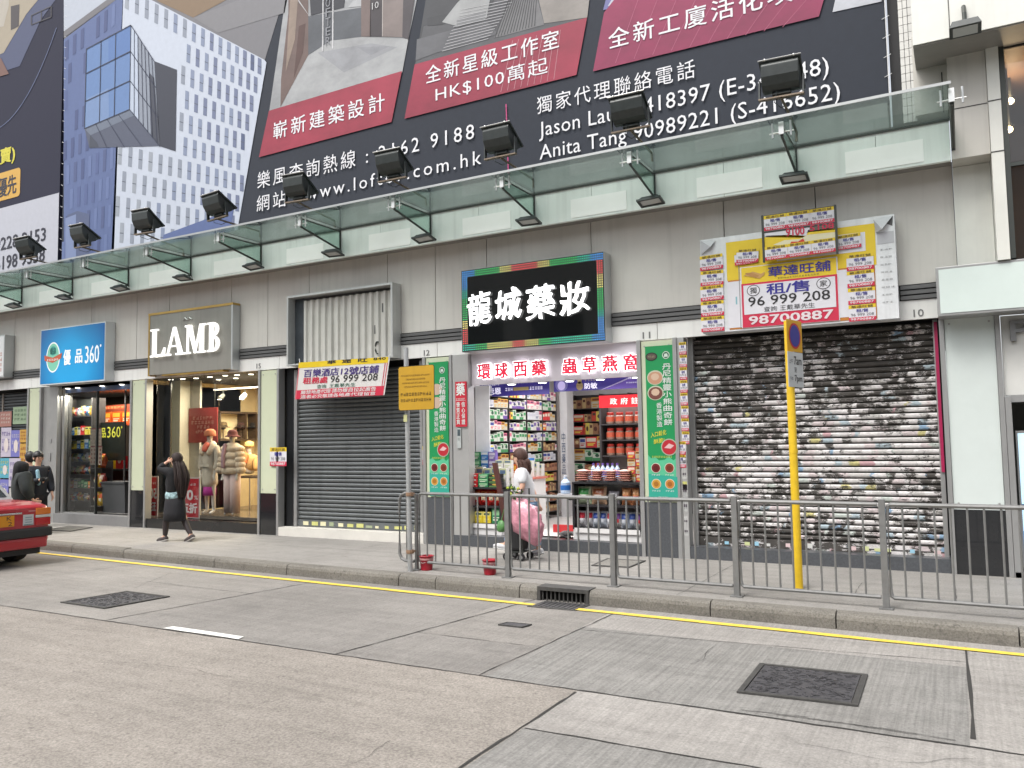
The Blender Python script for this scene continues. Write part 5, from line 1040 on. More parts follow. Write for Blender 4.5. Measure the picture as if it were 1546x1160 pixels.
# purple banners over the counter
PUL = ink(46, 34, 120, emit=.2)  # a glow is put into the banner colours to brighten sheet and print
for (a, b, c, d), Y, lab in (((724, 576, 829, 602), 11.35, 'purple formula banner with white characters 能恩 at the left of the pharmacy'), ((836, 568, 972, 603), 11.45, 'purple banner with silver swoosh and characters 防敏 at the right of the pharmacy')):
    xa, z1_ = P(a, b, Y); xb, z0_ = P(c, d, Y); z1_ = P(a, b, Y)[1]; z0_ = P(a, b+24, Y)[1]
    t = thing('hanging_banner', lab, 'banner', ((xa+xb)/2, Y, z0_)); m = MB(); m.box(xa, xb, Y, Y+.02, z0_, z1_, PUL); m.build('sheet', None, t)
    m = MB(); y = Y-.003; w = xb-xa; h = z1_-z0_; SV = ink(216, 212, 232, emit=.5)
    if '能恩' in lab:
        write(m, '能恩', xa+w*.12, z0_+h*.12, xa+w*.32, z0_+h*.56, y, SV, .03); scrawl(m, xa+w*.02, z0_+h*.2, xa+w*.1, z0_+h*.5, y, SV, 3); scrawl(m, xa+w*.03, z0_+h*.68, xa+w*.3, z0_+h*.82, y, SV, 9); scrawl(m, xa+w*.38, z0_+h*.3, xa+w*.92, z0_+h*.5, y, SV, 14); m.rect(xa+w*.5, z0_+h*.3, xa+w*.72, z0_+h*.5, y-.002, ink(190, 170, 110)); scrawl(m, xa+w*.56, z0_+h*.7, xa+w*.8, z0_+h*.82, y, ink(150, 140, 200), 6)
    else:
        m.disc(xa+w*.09, z0_+h*.42, y, w*.075, h*.42, 20, ink(120, 116, 180)); m.disc(xa+w*.09, z0_+h*.36, y-.002, w*.045, h*.28, 16, ink(190, 180, 226, emit=.2)); m.disc(xa+w*.30, z0_+h*.3, y, w*.04, h*.28, 12, ink(150, 130, 90)); m.disc(xa+w*.30, z0_+h*.62, y, w*.025, h*.2, 12, ink(170, 150, 110))
        write(m, '防敏', xa+w*.355, z0_+h*.08, xa+w*.50, z0_+h*.46, y, SV, .03); scrawl(m, xa+w*.36, z0_+h*.56, xa+w*.58, z0_+h*.7, y, ink(170, 160, 130), 7); m.xz([(xa+w*.55, z0_), (xa+w*.75, z0_+h*.4), (xa+w, z0_+h*.95), (xa+w, z0_)], y, ink(110, 84, 190)); m.xz([(xa+w*.54, z0_), (xa+w*.56, z0_), (xa+w*.77, z0_+h*.4), (xa+w, z0_+h*.93), (xa+w, z0_+h), (xa+w*.74, z0_+h*.42)], y-.002, ink(190, 180, 226)); scrawl(m, xa+w*.84, z0_+h*.55, xa+w*.95, z0_+h*.66, y-.004, SV, 5); scrawl(m, xa+w*.82, z0_+h*.3, xa+w*.95, z0_+h*.38, y-.004, SV, 6)
    m.build('picture', None, t)
    m = MB(); 
    for q in (.1, .9): m.tube([(xa+w*q, Y+.01, z1_), (xa+w*q, Y+.01, 2.98)], .004, 5, STL)
    m.build('hanging_wire', None, t)
# stalls at the entrance
WHB = mat('white_laminate', (.68, .67, .66), .35, var=.04); BKF = mat('black_shelf_frame', (.02, .02, .022), .4)
def stall(x0, x1, y0, y1, z0, zt, mid, label):
    t = thing('display_stall', label, 'display shelf', ((x0+x1)/2, y0, 0)); m = MB(); m.box(x0, x1, y0+.015, y1, z0-.165 if z0 > .2 else 0.166, z0, WHB); m.build('plinth', None, t)
    m = MB(); m.box(x0+.02, x1-.02, y1-.02, y1, z0, zt, WHB); m.build('back', None, t)
    for a in (x0, x1-.03): m = MB(); m.box(a, a+.03, y0, y1, z0, zt, BKF); m.build('side_frame', None, t)
    for z in (z0+.001, mid, zt): m = MB(); m.box(x0, x1, y0-.003, y1, z-.018, z+.01, BKF); m.build('board', None, t)
    m = MB(); m.box(x0+.03, x1-.03, y0-.012, y0-.004, z0-.06 if z0 > .2 else z0, z0+.005, WHB); m.build('edge_strip', None, t)
    return t
xl0, xl1 = -6.93, -6.13
stall(xl0, xl1, 10.72, 11.12, .335, .885, .60, 'white and black display shelf of red snack packets at the pharmacy left')
xr0, xr1 = -4.93, -3.88
stall(xr0, xr1, 10.70, 11.12, .335, .985, .66, 'white and black display shelf of white and green packets at the pharmacy right')
RB = bag_mesh('snack_packet', ((200, 40, 34), (226, 120, 60), (235, 214, 180)), 1)
for k in range(5): put(RB, 'snack_packet', -6.76+k*.135, 10.86, .61, .15, .13, .245, 'red and orange snack packet on the middle board of the left stall', 'packet', 'red snack packets on the left stall', R(rp_.uniform(-8, 8)))
BXM = {n: pack_mesh('product_box', c, s) for n, c, s in (('red', ((196, 30, 40), (222, 60, 60), (235, 210, 200)), 1), ('yellow', ((226, 200, 40), (240, 226, 120), (70, 90, 60)), 2), ('green', ((50, 130, 84), (150, 200, 150), (220, 220, 200)), 0), ('blue', ((50, 120, 190), (190, 215, 235), (235, 235, 235)), 2), ('black', ((28, 28, 30), (90, 130, 70), (200, 160, 70)), 1), ('purple', ((120, 100, 170), (205, 200, 220), (235, 235, 240)), 0), ('white', ((222, 220, 214), (190, 196, 150), (90, 110, 140)), 2), ('orange', ((216, 96, 30), (236, 180, 60), (240, 225, 200)), 0))}
def shelf_box(col, x, y, z, w, d, h, where, rz=0): put(BXM[col], 'product_box', x, y, z, w, d, h, col+' printed product box '+where, 'box', col+' product boxes '+where, rz)
for k in range(2): shelf_box('red', -6.83+k*.135, 10.84, .347, .128, .16, .17, 'on the lowest board of the left stall')
for k in range(2): shelf_box('yellow', -6.55+k*.145, 10.84, .347, .138, .16, .17, 'on the lowest board of the left stall')
shelf_box('green', -6.24, 10.84, .347, .15, .16, .225, 'on the lowest board of the left stall')
for k, c in enumerate(('blue', 'red', 'green', 'black')):
    for j in range(3): shelf_box(c, -6.83+k*.19, 10.82, .896+j*.068, .175, .15, .064, 'in flat stacks along the left stall top', R(rp_.uniform(-2, 2)))
for k in range(5): shelf_box('white', -6.78+k*.14, 11.0, .896, .125, .10, .28+.02*(k % 2), 'in the second row on the left stall top')
pile = [(-6.80, 11.12, 'green'), (-6.66, 11.14, 'blue'), (-6.52, 11.14, 'purple'), (-6.38, 11.12, 'white'), (-6.24, 11.14, 'white')]
for i, (x, y, c) in enumerate(pile):
    for j in range(4 if i < 3 else 3): shelf_box(c, x, y+.04, .896+j*.135, .13, .08, .13, 'in the tall back stacks on the left stall top')
t = thing('counter', 'white counter between the stalls inside the pharmacy', 'counter', (-5.7, 12.0, .165))
m = MB(); m.box(-6.5, -5.98, 11.55, 11.95, .17, .98, WHB); m.build('body', None, t); m = MB(); m.box(-6.52, -5.95, 11.52, 11.97, .982, 1.015, mat('counter_top', (.55, .18, .14), .3)); m.build('top', None, t)
for k in range(5): shelf_box('blue', -6.22, 11.72, 1.017+k*.06, .22, .18, .056, 'stacked on the pharmacy counter')
for k in range(2): shelf_box('orange', -6.40+k*.04, 11.66+k*.16, 1.017, .15, .13, .2+.05*k, 'on the pharmacy counter')
for k in range(3): shelf_box('white', -6.06+k*.03, 11.6+k*.12, 1.017, .07, .10, .26-.03*k, 'on the pharmacy counter')
m = MB(); m.box(-5.6, -4.0, 11.5, 12.1, .17, .2, WHB); m.build('inner_step', None, bld); m = MB(); m.box(-5.62, -3.95, 11.46, 11.498, .17, .285, ink(190, 40, 44)); m.build('red_strip', None, bld)
PK = [bag_mesh('packet', c, i) for i, c in enumerate((((214, 150, 140), (190, 90, 84), (230, 205, 195)), ((222, 170, 150), (200, 110, 80), (236, 220, 205)), ((190, 204, 170), (60, 140, 70), (236, 236, 226)), ((196, 160, 130), (140, 80, 50), (236, 230, 220)), ((150, 148, 156), (196, 196, 200), (90, 88, 96)), ((186, 120, 80), (220, 160, 110), (200, 60, 50)), ((220, 218, 222), (190, 40, 60), (225, 225, 230)), ((206, 214, 226), (50, 80, 160), (226, 230, 238)), ((226, 220, 214), (120, 70, 150), (200, 60, 60))))]
for k in range(4):
    for j in range(5): o = put(PK[(k+j) % 2], 'flat_packet', -4.80+k*.215, 10.84, 1.0+j*.032, .2, .04, .17, 'flat pinkish biscuit packet in the stacks along the right stall top', 'packet', 'flat packets on the right stall top'); o.rotation_euler = (R(-90), 0, R(rp_.uniform(-6, 6))); o.location.y = 10.74; o.location.z += .02
for (x, i, w, h, nm) in ((-4.80, 2, .22, .25, 'pale green noodle bag'), (-4.57, 3, .24, .25, 'brown and white noodle bag'), (-4.34, 4, .16, .19, 'grey plastic packet'), (-4.15, 5, .15, .24, 'orange brown packet'), (-4.0, 5, .15, .24, 'orange brown packet')): put(PK[i], 'packet', x, 10.85, .672, w, .13, h, nm+' on the middle board of the right stall', 'packet', nm+'s on the right stall')
for k in range(9): i = (6, 6, 7, 7, 6, 8, 7, 7, 8)[k]; put(PK[i], 'packet', -4.83+k*.108, 10.84+.02*(k % 2), .347, .115, .12, .225, ('white packet with red panel', 'white packet with blue panel', 'white packet with purple panel')[i-6]+' on the lowest board of the right stall', 'packet', ('red', 'blue', 'purple')[i-6]+' panelled packets on the right stall', R(rp_.uniform(-7, 7)))
for j in range(4):
    for k in range(2): put(PM[4 if (j+k) % 2 else 2], 'product_tin', -4.07+k*.12, 10.9, 1.0+j*.108, .112, .11, .10, 'red and cream printed tin in the tall stack at the right stall end', 'tin', 'stacked tins on the right stall')
# water bottles
t = thing('bottle_pack', 'shrink wrapped pack of blue water bottles with purple caps on the right stall', 'bottle pack', (-4.5, 11.2, 1.0)); xw, zw_ = P(890, 716, 11.0); BG = mat('water_plastic', (.42, .52, .66), .08, var=.15, coat=.3)
m = MB(); m.box(xw-.02, xw+.46, 10.98, 11.14, .996, 1.06, MATS['water_plastic']); m.build('wrap', None, t)
for k in range(6): m = MB(); x = xw+.04+k*.075; m.lathe([(.034, 0), (.036, .02), (.036, .17), (.015, .21), (.015, .225)], (x, 11.06, 1.0), 12, BG); b_o = m.build('bottle', None, t); m = MB(); m.lathe([(.018, .225), (.018, .25)], (x, 11.06, 1.0), 10, ink(110, 80, 170)); m.build('cap', None, b_o); m = MB(); m.lathe([(.037, .08), (.0375, .08), (.0375, .14), (.037, .14)], (x, 11.06, 1.0), 12, ink(110, 96, 176)); m.build('wrapper', None, b_o)
t = thing('water_jug', 'single blue water bottle beside the right stall of the pharmacy', 'bottle', (-5.05, 10.8, .9)); x, z = P(854, 745, 10.85)
m = MB(); m.lathe([(.07, 0), (.075, .02), (.075, .08), (.07, .1), (.07, .16), (.028, .21), (.028, .235)], (x, 10.85, z), 16, BG); m.build('body', None, t); m = MB(); m.lathe([(.03, .235), (.03, .26)], (x, 10.85, z), 10, ink(220, 225, 235)); m.build('cap', None, t); m = MB(); m.lathe([(.076, .05), (.0765, .05), (.0765, .12), (.076, .12)], (x, 10.85, z), 16, ink(40, 110, 190)); m.build('wrapper', None, t)
t2 = thing('shelf_ledge', 'small clear side ledge carrying the single water bottle', 'shelf', (x, 10.85, z)); m = MB(); m.box(x-.1, -4.935, 10.77, 10.95, z-.022, z-.004, mat('clear_ledge', (.5, .5, .52), .2)); m.build('board', None, t2); m = MB(); m.box(x+.02, -4.94, 10.84, 10.86, z-.10, z-.023, STL); m.build('support', None, t2)
t = thing('placard', 'red promotion placard with white lettering on the left stall', 'placard', (-6.8, 10.7, .9)); xa, z1_ = P(690, 673, 10.68); xb = P(707, 673, 10.68)[0]; z0_ = .905
m = MB(); m.box(xa, xb, 10.675, 10.69, z1_-.40, z1_, ink(150, 40, 44)); m.build('sheet', None, t); m = MB(); scrawl(m, xa+.02, z1_-.1, xb-.02, z1_-.06, 10.672, CW, 5); scrawl(m, xa+.02, z1_-.19, xb-.02, z1_-.12, 10.672, ink(230, 220, 190), 4); scrawl(m, xa+.03, z1_-.25, xb-.03, z1_-.22, 10.672, CW, 4); m.disc(xa+.05, z1_-.34, 10.672, .035, .045, 14, ink(215, 205, 190)); m.disc(xb-.05, z1_-.33, 10.672, .04, .05, 14, ink(90, 140, 90)); m.build('picture', None, t)
t = thing('canvas_bag', 'crumpled dark grey bag on the step below the right stall', 'bag', (-5.05, 10.75, .166)); m = MB(); x = P(857, 805, 10.8)[0]
r_ = random.Random(4)
for k in range(7): m.ball((x+r_.uniform(-.08, .08), 10.78+r_.uniform(-.03, .05), .19+r_.uniform(0, .06)), r_.uniform(.05, .09), .06, r_.uniform(.03, .05), 10, 6, mat('grey_cloth', (.12, .11, .11), .9, var=.5, scale=14))
m.build('body', None, t, smooth=True)

# ---------- boutique
t = thing('shop_window', 'tall clear glass shop window of the boutique with thin dark joint', 'window', (-12.7, 10.8, .185))
for a, b in ((-14.13, -13.72), (-13.70, -12.35), (-12.345, -11.16)):
    m = MB(); m.box(a, b, 10.80, 10.812, .19, 2.95, FRG); m.build('pane', None, t)
m = MB(); m.box(-13.725, -13.70, 10.79, 10.82, .19, 2.96, BLK); m.build('mullion', None, t)
xc = P(256, 680, 11.5)[0]; xd = P(271, 680, 11.5)[0]
m = MB(); m.box(xc, xd, 11.5, 11.75, .186, 2.99, mat('cream_post', (.60, .57, .46), .6)); m.build('inner_post', None, bld)
m = MB(); m.box(xd, P(301, 680, 11.75)[0], 11.75, 11.8, .186, 2.99, mat('grey_partition', (.36, .34, .29), .7)); m.build('partition', None, bld)
t = thing('hanging_poster', 'dark red hanging poster with faded white lettering in the boutique window', 'poster', (-12.9, 11.3, 1.6))
Y = 11.70; (xa, z1_), (xb, z0_) = P(285, 617, Y), P(328, 668, Y); m = MB(); m.box(xa, xb, Y, Y+.012, z0_, z1_, ink(150, 46, 42)); m.build('sheet', None, t)
m = MB(); c = ink(205, 160, 146); w, h = xb-xa, z1_-z0_
for k, (a, b, n) in enumerate(((.15, .85, 6), (.1, .9, 7), (.3, .75, 4), (.25, .7, 5))): scrawl(m, xa+w*a, z0_+h*(.66-.13*k), xa+w*b, z0_+h*(.76-.13*k), Y-.004, c, n, seed=k)
m.build('lettering', None, t); m = MB(); 
for q in (.1, .9): m.tube([(xa+w*q, Y+.006, z1_), (xa+w*q, Y+.006, 2.98)], .004, 5, STL)
m.build('hanging_wire', None, t)
def sale_stand(a, b, c, d, Y, lab, mirrored):
    t = thing('sale_poster', lab, 'poster', (0, Y, .19)); (xa, z1_), (xb, z0_) = P(a, b, Y), P(c, d, Y); z0_ = .19; w, h = xb-xa, z1_-z0_
    m = MB(); m.box(xa, xb, Y, Y+.01, z0_, z1_, ink(215, 205, 205)); m.build('board', None, t); m = MB(); m.rect(xa+.02, z0_+.02, xb-.02, z1_-.02, Y-.003, ink(190, 22, 40)); m.build('sheet', None, t); m = MB(); y = Y-.006; c_ = ink(236, 226, 226)
    def fl(x): return xa+xb-x if mirrored else x
    write(m, '50', fl(xa+w*.08), z0_+h*.44, fl(xa+w*.70), z0_+h*.70, y, c_, .05, cap=True); write(m, '%', fl(xa+w*.74), z0_+h*.46, fl(xa+w*.93), z0_+h*.56, y, c_); write(m, '五折', fl(xa+w*.12), z0_+h*.12, fl(xa+w*.9), z0_+h*.38, y, c_, .05); scrawl(m, xa+w*.2, z0_+h*.8, xa+w*.85, z0_+h*.86, y, c_, 4); m.build('lettering', None, t)
sale_stand(271, 721, 301, 783, 10.93, 'red 五折 sale poster standing behind the walking woman in black', False); sale_stand(222, 719, 238, 782, 10.93, 'narrow red sale poster at the far left of the boutique window', True)
# shelves with hats
t = thing('hat_rack', 'dark framed wall rack carrying hats in the boutique', 'rack', (-14.0, 12.6, 1.3)); X = -14.36; WD = mat('dark_wood', (.06, .035, .02), .5)
(ya, z1_), (yb, z0_) = S(333, 622, X), S(388, 664, X); z1_ = z0_+.62
for z in (z0_, z1_): m = MB(); m.box(X-.28, X, ya, yb, z-.02, z+.02, WD); m.build('board', None, t)
for y in (ya, ya*.3+yb*.7, yb): m = MB(); m.box(X-.28, X, y-.02, y+.02, z0_+.021, z1_-.021, WD); m.build('upright', None, t)
m = MB(); m.box(X-.29, X-.28, ya+.02, yb-.02, z0_+.02, z1_-.02, mat('lit_back', (.70, .58, .36), .7)); m.build('back', None, t)
def hat(x, y, z, col, lab, r=.15, stand=True):
    t = thing('hat', lab, 'hat', (x, y, z)); mm = mat('felt_%d_%d_%d' % col, srgb(*col), .9, var=.12, scale=20); m = MB(); m.lathe([(r, 0), (r*1.02, .008), (r*.62, .02), (r*.6, .08), (r*.52, .115), (r*.3, .125)], (x, y, z), 18, mm); m.build('brim_and_crown', None, t, smooth=True)
    m = MB(); m.lathe([(r*.63, .02), (r*.64, .02), (r*.635, .045), (r*.62, .045)], (x, y, z), 18, BLK); m.build('ribbon', None, t)
    return t
def hat_stand(x, y, z0_, z1_, lab):
    t = thing('hat_stand', lab, 'stand', (x, y, z0_)); m = MB(); m.lathe([(.07, 0), (.07, .01), (.012, .02), (.012, z1_-z0_-.05), (.07, z1_-z0_-.02), (.05, z1_-z0_)], (x, y, z0_), 14, WD); m.build('pole', None, t)
for px, py, col, lab in ((337, 645, (110, 90, 60), 'olive'), (364, 642, (60, 36, 32), 'dark brown'), (383, 642, (30, 26, 26), 'black')):
    y, z = S(px, py, X-.13); z = z0_+.28; hat(X-.13, y, z, col, lab+' brimmed hat on the boutique wall rack'); hat_stand(X-.13, y, z0_+.021, z, 'small stand under the '+lab+' hat in the boutique')
t = thing('track_light', 'black ceiling track with two spotlights in the boutique', 'lamp', (-12, 11.9, 2.6)); Y = 11.9; (xa, za), (xb, zb_) = P(322, 590, Y), P(392, 584, Y); za = max(za, 2.6)
m = MB(); m.box(xa, xb, Y, Y+.03, za, za+.03, WHB); m.build('track', None, t)
for px, py in ((336, 597), (369, 596)):
    x, z = P(px, py, Y); m = MB(); m.tube([(x, Y+.015, z+.1), (x, Y+.015, z)], .012, 6, STL); m.tube([(x, Y+.02, z), (x+.03, Y-.10, z-.08)], [.045, .055], 12, STL if px < 350 else WHB); s_ = m.build('spotlight', None, t); m = MB(); m.lathe([(.045, 0), (.04, .004)], (x+.034, Y-.108, z-.098), 12, SPOT); m.build('bulb', None, s_)
t = thing('display_table', 'dark low table behind the mannequins in the boutique', 'table', (-11.6, 12.6, .186)); x, z = P(376, 719, 12.5)
m = MB(); m.box(x-.4, x+.4, 12.4, 12.9, z-.04, z, WD); m.build('top', None, t)
for a in (-.37, .37):
    for b in (12.43, 12.87): m = MB(); m.tube([(x+a, b, .187), (x+a, b, z-.041)], .018, 6, STN); m.build('leg', None, t)
# ============================================================ FIGURES
def skin(name, nodes, edges, m, parent=None, sub=2, loc=(0, 0, 0), ms=None):
    """nodes: [(x, y, z, r) or (x, y, z, rx, ry)]; one continuous surface grown along the edges"""
    me = bpy.data.meshes.new(name); me.from_pydata([(n[0]-loc[0], n[1]-loc[1], n[2]-loc[2]) for n in nodes], edges, [])
    o = bpy.data.objects.new(name, me); C.objects.link(o)
    o.modifiers.new('s', 'SKIN').use_smooth_shade = True
    for i, n in enumerate(nodes):
        s = me.skin_vertices[0].data[i]; s.radius = (n[3], n[4] if len(n) > 4 else n[3]); s.use_root = (i == 0)
    sb = o.modifiers.new('b', 'SUBSURF'); sb.levels = sub; sb.render_levels = sub
    m2 = bpy.data.meshes.new_from_object(o.evaluated_get(bpy.context.evaluated_depsgraph_get())); m2.name = name
    bpy.data.objects.remove(o); bpy.data.meshes.remove(me)
    m2.materials.clear(); m2.materials.append(m); m2.polygons.foreach_set('use_smooth', [True]*len(m2.polygons))
    return link(name, m2, parent)
SKN = mat('skin_tone', srgb(214, 170, 146), .55, var=.06, scale=8)
def V(p): return Vector(p)
def hand(nodes, edges, wi, d, side, curl=.5, s=1.0):
    """palm, four bent fingers and a thumb grown from the wrist node wi; d: direction of the fingers, side: towards the thumb"""
    w = V(nodes[wi][:3]); d = V(d).normalized(); sd = V(side); sd = (sd-d*sd.dot(d)).normalized(); nrm = d.cross(sd)
    pi = len(nodes); p = w+d*.05*s; nodes.append((*p, .022*s, .022*s)); edges.append((wi, pi))
    for k, (off, L) in enumerate(((.024, .062), (.008, .070), (-.008, .066), (-.023, .052))):
        a = p+d*.038*s+sd*off*s; b = a+(d*(1-curl*.5)+nrm*curl*.6).normalized()*L*.5*s; c = b+(d*(1-curl)+nrm*curl).normalized()*L*.5*s; i = len(nodes)
        nodes += [(*a, .0095*s), (*b, .0088*s), (*c, .007*s)]; edges += [(pi, i), (i, i+1), (i+1, i+2)]
    a = p+sd*.032*s-d*.012*s; b = a+(d*.7+sd*.6).normalized()*.03*s; c = b+(d*.9+nrm*.3).normalized()*.024*s; i = len(nodes)
    nodes += [(*a, .011*s), (*b, .0095*s), (*c, .008*s)]; edges += [(pi, i), (i, i+1), (i+1, i+2)]
def body(parent, L, J, hands=(), face=(-1, 0, 0), skinm=SKN, rl=.056, female=True):
    """J: joints in world space. hip, chest, neck, head, (sl, el, wl), (sr, er, wr), (hl, kl, al, tl), (hr, kr, ar, tr)"""
    n = []; e = []
    def add(p, r, ry=None, to=None): n.append((*p, r, ry or r)); i = len(n)-1; (e.append((to, i)) if to is not None else None); return i
    hip = add(J['hip'], .115, .10); ch = add(J['chest'], .105, .10, hip); nk = add(J['neck'], .045, None, ch)
    h = V(J['head']); f = V(face).normalized(); up = (h-V(J['neck'])).normalized()
    jaw = add(h-up*.055+f*.02, .058, .06, nk); cr = add(h+up*.035-f*.008, .082, .085, jaw); top = add(h+up*.085-f*.012, .05, None, cr)
    nose = add(h-up*.01+f*.088, .012, None, cr)
    arms = {}
    for s in 'lr':
        if 's'+s in J:
            a = add(J['s'+s], .05, None, ch); b = add(J['e'+s], .038, None, a); c = add(J['w'+s], .025, None, b); arms[s] = c
        if 'h'+s in J:
            a = add(J['h'+s], .085, None, hip); b = add(J['k'+s], rl, None, a); c = add(J['a'+s], rl*.62, None, b); add(lerp(J['a'+s], J['t'+s], .8), .022, None, c)
    for s, d, side, curl in hands: hand(n, e, arms[s], d, side, curl)
    return skin('body', n, e, skinm, parent, 2, L)
def lerp(a, b, t): return tuple(V(a).lerp(V(b), t))
def face_bits(parent, L, head, up, f, skinm=SKN):
    h = V(head); f = V(f).normalized(); up = V(up).normalized(); s = f.cross(up)
    def orient(mb): return mb
    m = MB(); 
    for k in (-1, 1): p = h+f*.078+s*.032*k+up*.008; m.ball(tuple(p), .011, .011, .009, 8, 6, ink(30, 24, 22))
    m.build('eyes', None, parent)
    m = MB(); p = h+f*.076-up*.055; m.ball(tuple(p), .014, .02, .007, 8, 6, ink(160, 84, 78)); m.build('mouth', None, parent)
    m = MB()
    for k in (-1, 1): p = h+s*.083*k-f*.005-up*.005; m.ball(tuple(p), .02, .015, .03, 8, 6, skinm)
    m.build('ears', None, parent, smooth=True)
def hair_shell(parent, L, head, up, f, length, mt, back=.06, wid=.1, name='hair'):
    """a cap of hair over the skull, hanging down behind to the given length"""
    h = V(head); f = V(f).normalized(); up = V(up).normalized(); s = f.cross(up).normalized(); r = random.Random(5); m = MB(); ns, nh = 20, 12; v = []
    for i in range(nh+1):                                  # skull cap: cut away in front of the face
        a = math.pi*i/nh
        for k in range(ns):
            b = 2*math.pi*k/ns; cf = math.cos(b); q = 1+.05*math.sin(b*7+i)+r.uniform(-.02, .02)
            dv = f*cf*math.sin(a)*.105*q+s*math.sin(b)*math.sin(a)*.098*q+up*math.cos(a)*.118
            p = h+up*.03-f*.022+dv
            lim = .02 if cf > .35 else -.10-.02*r.random()
            if (p-h).dot(up) < lim: p = p+up*(lim-(p-h).dot(up)); p = p-f*(.035 if cf > .35 else 0)
            v.append(p)
    m.add(v, [(i*ns+k, i*ns+(k+1) % ns, (i+1)*ns+(k+1) % ns, (i+1)*ns+k) for i in range(nh) for k in range(ns)], mt)
    if length > .12:                                       # the hanging length, a flattened tapering lock
        n = 9; v = []; c0 = h-f*.045-up*.02
        def at_(t_, b, q): c = c0-f*back*(math.sin(min(1, t_*1.6)*math.pi/2))-Vector((0, 0, length*t_)); w = (.088+(wid-.088)*min(1, t_*2.2))*(1-.5*max(0, t_-.5)/.5); return c+s*math.sin(b)*w*q+f*math.cos(b)*w*.6*q
        for i in range(n+1): v += [at_(i/n, 2*math.pi*k/ns, .86*(1+.09*math.sin(2*math.pi*k/ns*6+i*.5)+r.uniform(-.03, .03))) for k in range(ns)]
        m.add(v, [(i*ns+k, i*ns+(k+1) % ns, (i+1)*ns+(k+1) % ns, (i+1)*ns+k) for i in range(n) for k in range(ns)]+[[n*ns+k for k in range(ns)]], mt)
        for k in range(34):                                # separate locks lying over it, some straying
            b = r.uniform(0, 2*math.pi); st = r.uniform(.85, 1.12); e_ = r.uniform(.72, 1.1); dr = r.uniform(-.5, .5)
            m.tube([at_(e_*j/6, b+dr*j/6, st*(1+.05*math.sin(j*1.7+k))) for j in range(7)], [.012, .017, .018, .018, .016, .012, .004], 6, mt)
    return m.build(name, None, parent, smooth=True)
def shoe(parent, L, a, t_, sole, upper, name='shoe'):
    a, t_ = V(a), V(t_); d = (t_-a).normalized(); up = Vector((0, 0, 1)); up = (up-d*up.dot(d)).normalized()
    hl = a-d*.045-up*.03; n = [(*(hl-d*.01), .046, .046), (*(a+d*.05-up*.022), .05, .046), (*(t_-up*.010), .045, .036), (*(t_+d*.05-up*.014), .032, .024)]
    s = skin(name, n, [(0, 1), (1, 2), (2, 3)], upper, parent, 2, L)
    n2 = [(*(hl-d*.015-up*.032), .05, .016), (*(a+d*.05-up*.056), .052, .016), (*(t_-up*.036), .048, .016), (*(t_+d*.055-up*.03), .036, .014)]
    o = skin('sole', n2, [(0, 1), (1, 2), (2, 3)], sole, None, 2, L); o.parent = s
    return s
CL_BLK = mat('black_knit', (.014, .014, .016), .85, var=.3, scale=30, bump=.8, bscale=14); HAIR_D = mat('dark_brown_hair', (.022, .012, .010), .75, var=.35, scale=40, stretch=(1, 1, .15)); HAIR_B = mat('brown_hair', (.06, .025, .018), .7, var=.35, scale=40, stretch=(1, 1, .15)); HAIR_K = mat('black_hair', (.012, .011, .012), .5, var=.3, scale=40)
def at(px, py, Y): x, z = P(px, py, Y); return (x, Y, z)
# --- woman in black, one arm raised to her forehead, walking to the left
L = (*G(268, 817), 0); Y = 9.32
t = thing('person', 'woman with long dark hair in black skirt shielding her face with raised arm, mid-stride', 'person', L)
J = dict(hip=at(264, 757, Y), chest=at(266, 722, Y), neck=at(267, 706, Y), head=at(266, 696.5, Y), sl=at(258, 713, Y-.14), el=at(240, 708, Y-.22), wl=at(252, 698, Y-.14), sr=at(275, 714, Y+.12), er=at(277, 735, Y+.16), wr=at(270, 750, Y+.12),
         hl=at(259, 762, Y-.08), kl=at(251, 787, Y-.08), al=at(249, 811, Y-.07), tl=at(236, 815.5, Y-.08), hr=at(270, 762, Y+.08), kr=at(279, 788, Y+.08), ar=at(289, 809, Y+.08), tr=at(284, 817.5, Y+.08))
J['tr'] = V(J['ar'])+Vector((-.13, 0, -.075)); J['tl'] = V(J['al'])+Vector((-.15, 0, -.045))
body(t, L, J, [('l', (1, .1, .35), (0, 0, 1), .35), ('r', (-.5, 0, -.8), (-1, 0, 0), .5)], (-1, -.15, -.35))
h = J
sw = [(*J['hip'], .125, .11), (*lerp(J['hip'], J['chest'], .5), .118, .10), (*J['chest'], .12, .105), (*lerp(J['chest'], J['neck'], .65), .075, .07)]
n = [(*lerp(J['hip'], J['chest'], .30), .18, .15), (*lerp(J['hip'], J['chest'], .60), .17, .145), (*J['chest'], .15, .13), (*lerp(J['chest'], J['neck'], .7), .07, .065), (*J['sl'], .085), (*J['el'], .068), (*lerp(J['el'], J['wl'], .8), .05), (*J['sr'], .085), (*J['er'], .068), (*lerp(J['er'], J['wr'], .9), .05)]
skin('sweater', n, [(0, 1), (1, 2), (2, 3), (2, 4), (4, 5), (5, 6), (2, 7), (7, 8), (8, 9)], CL_BLK, t, 2, L)
hp = V(J['hip']); m = MB(); PAT = mat('patterned_blouse', (.26, .38, .40), .8, var=1.2, scale=22)
m.lathe([(.15, .03), (.165, .05), (.168, .12), (.15, .16)], (hp.x, hp.y, hp.z+.005), 20, PAT, 1, .9); m.build('blouse', None, t, smooth=True)
m = MB(); zk = P(263, 784, Y)[1]; m.lathe([(.150, zk-hp.z-.03), (.196, zk-hp.z-.02), (.190, (zk-hp.z)*.6), (.18, (zk-hp.z)*.25), (.168, .04), (.155, .07), (.13, .075)], (hp.x+.005, hp.y, hp.z), 24, mat('black_skirt', (.010, .010, .013), .8, bump=.6, bscale=9), 1.06, .85); m.build('skirt', None, t, smooth=True)
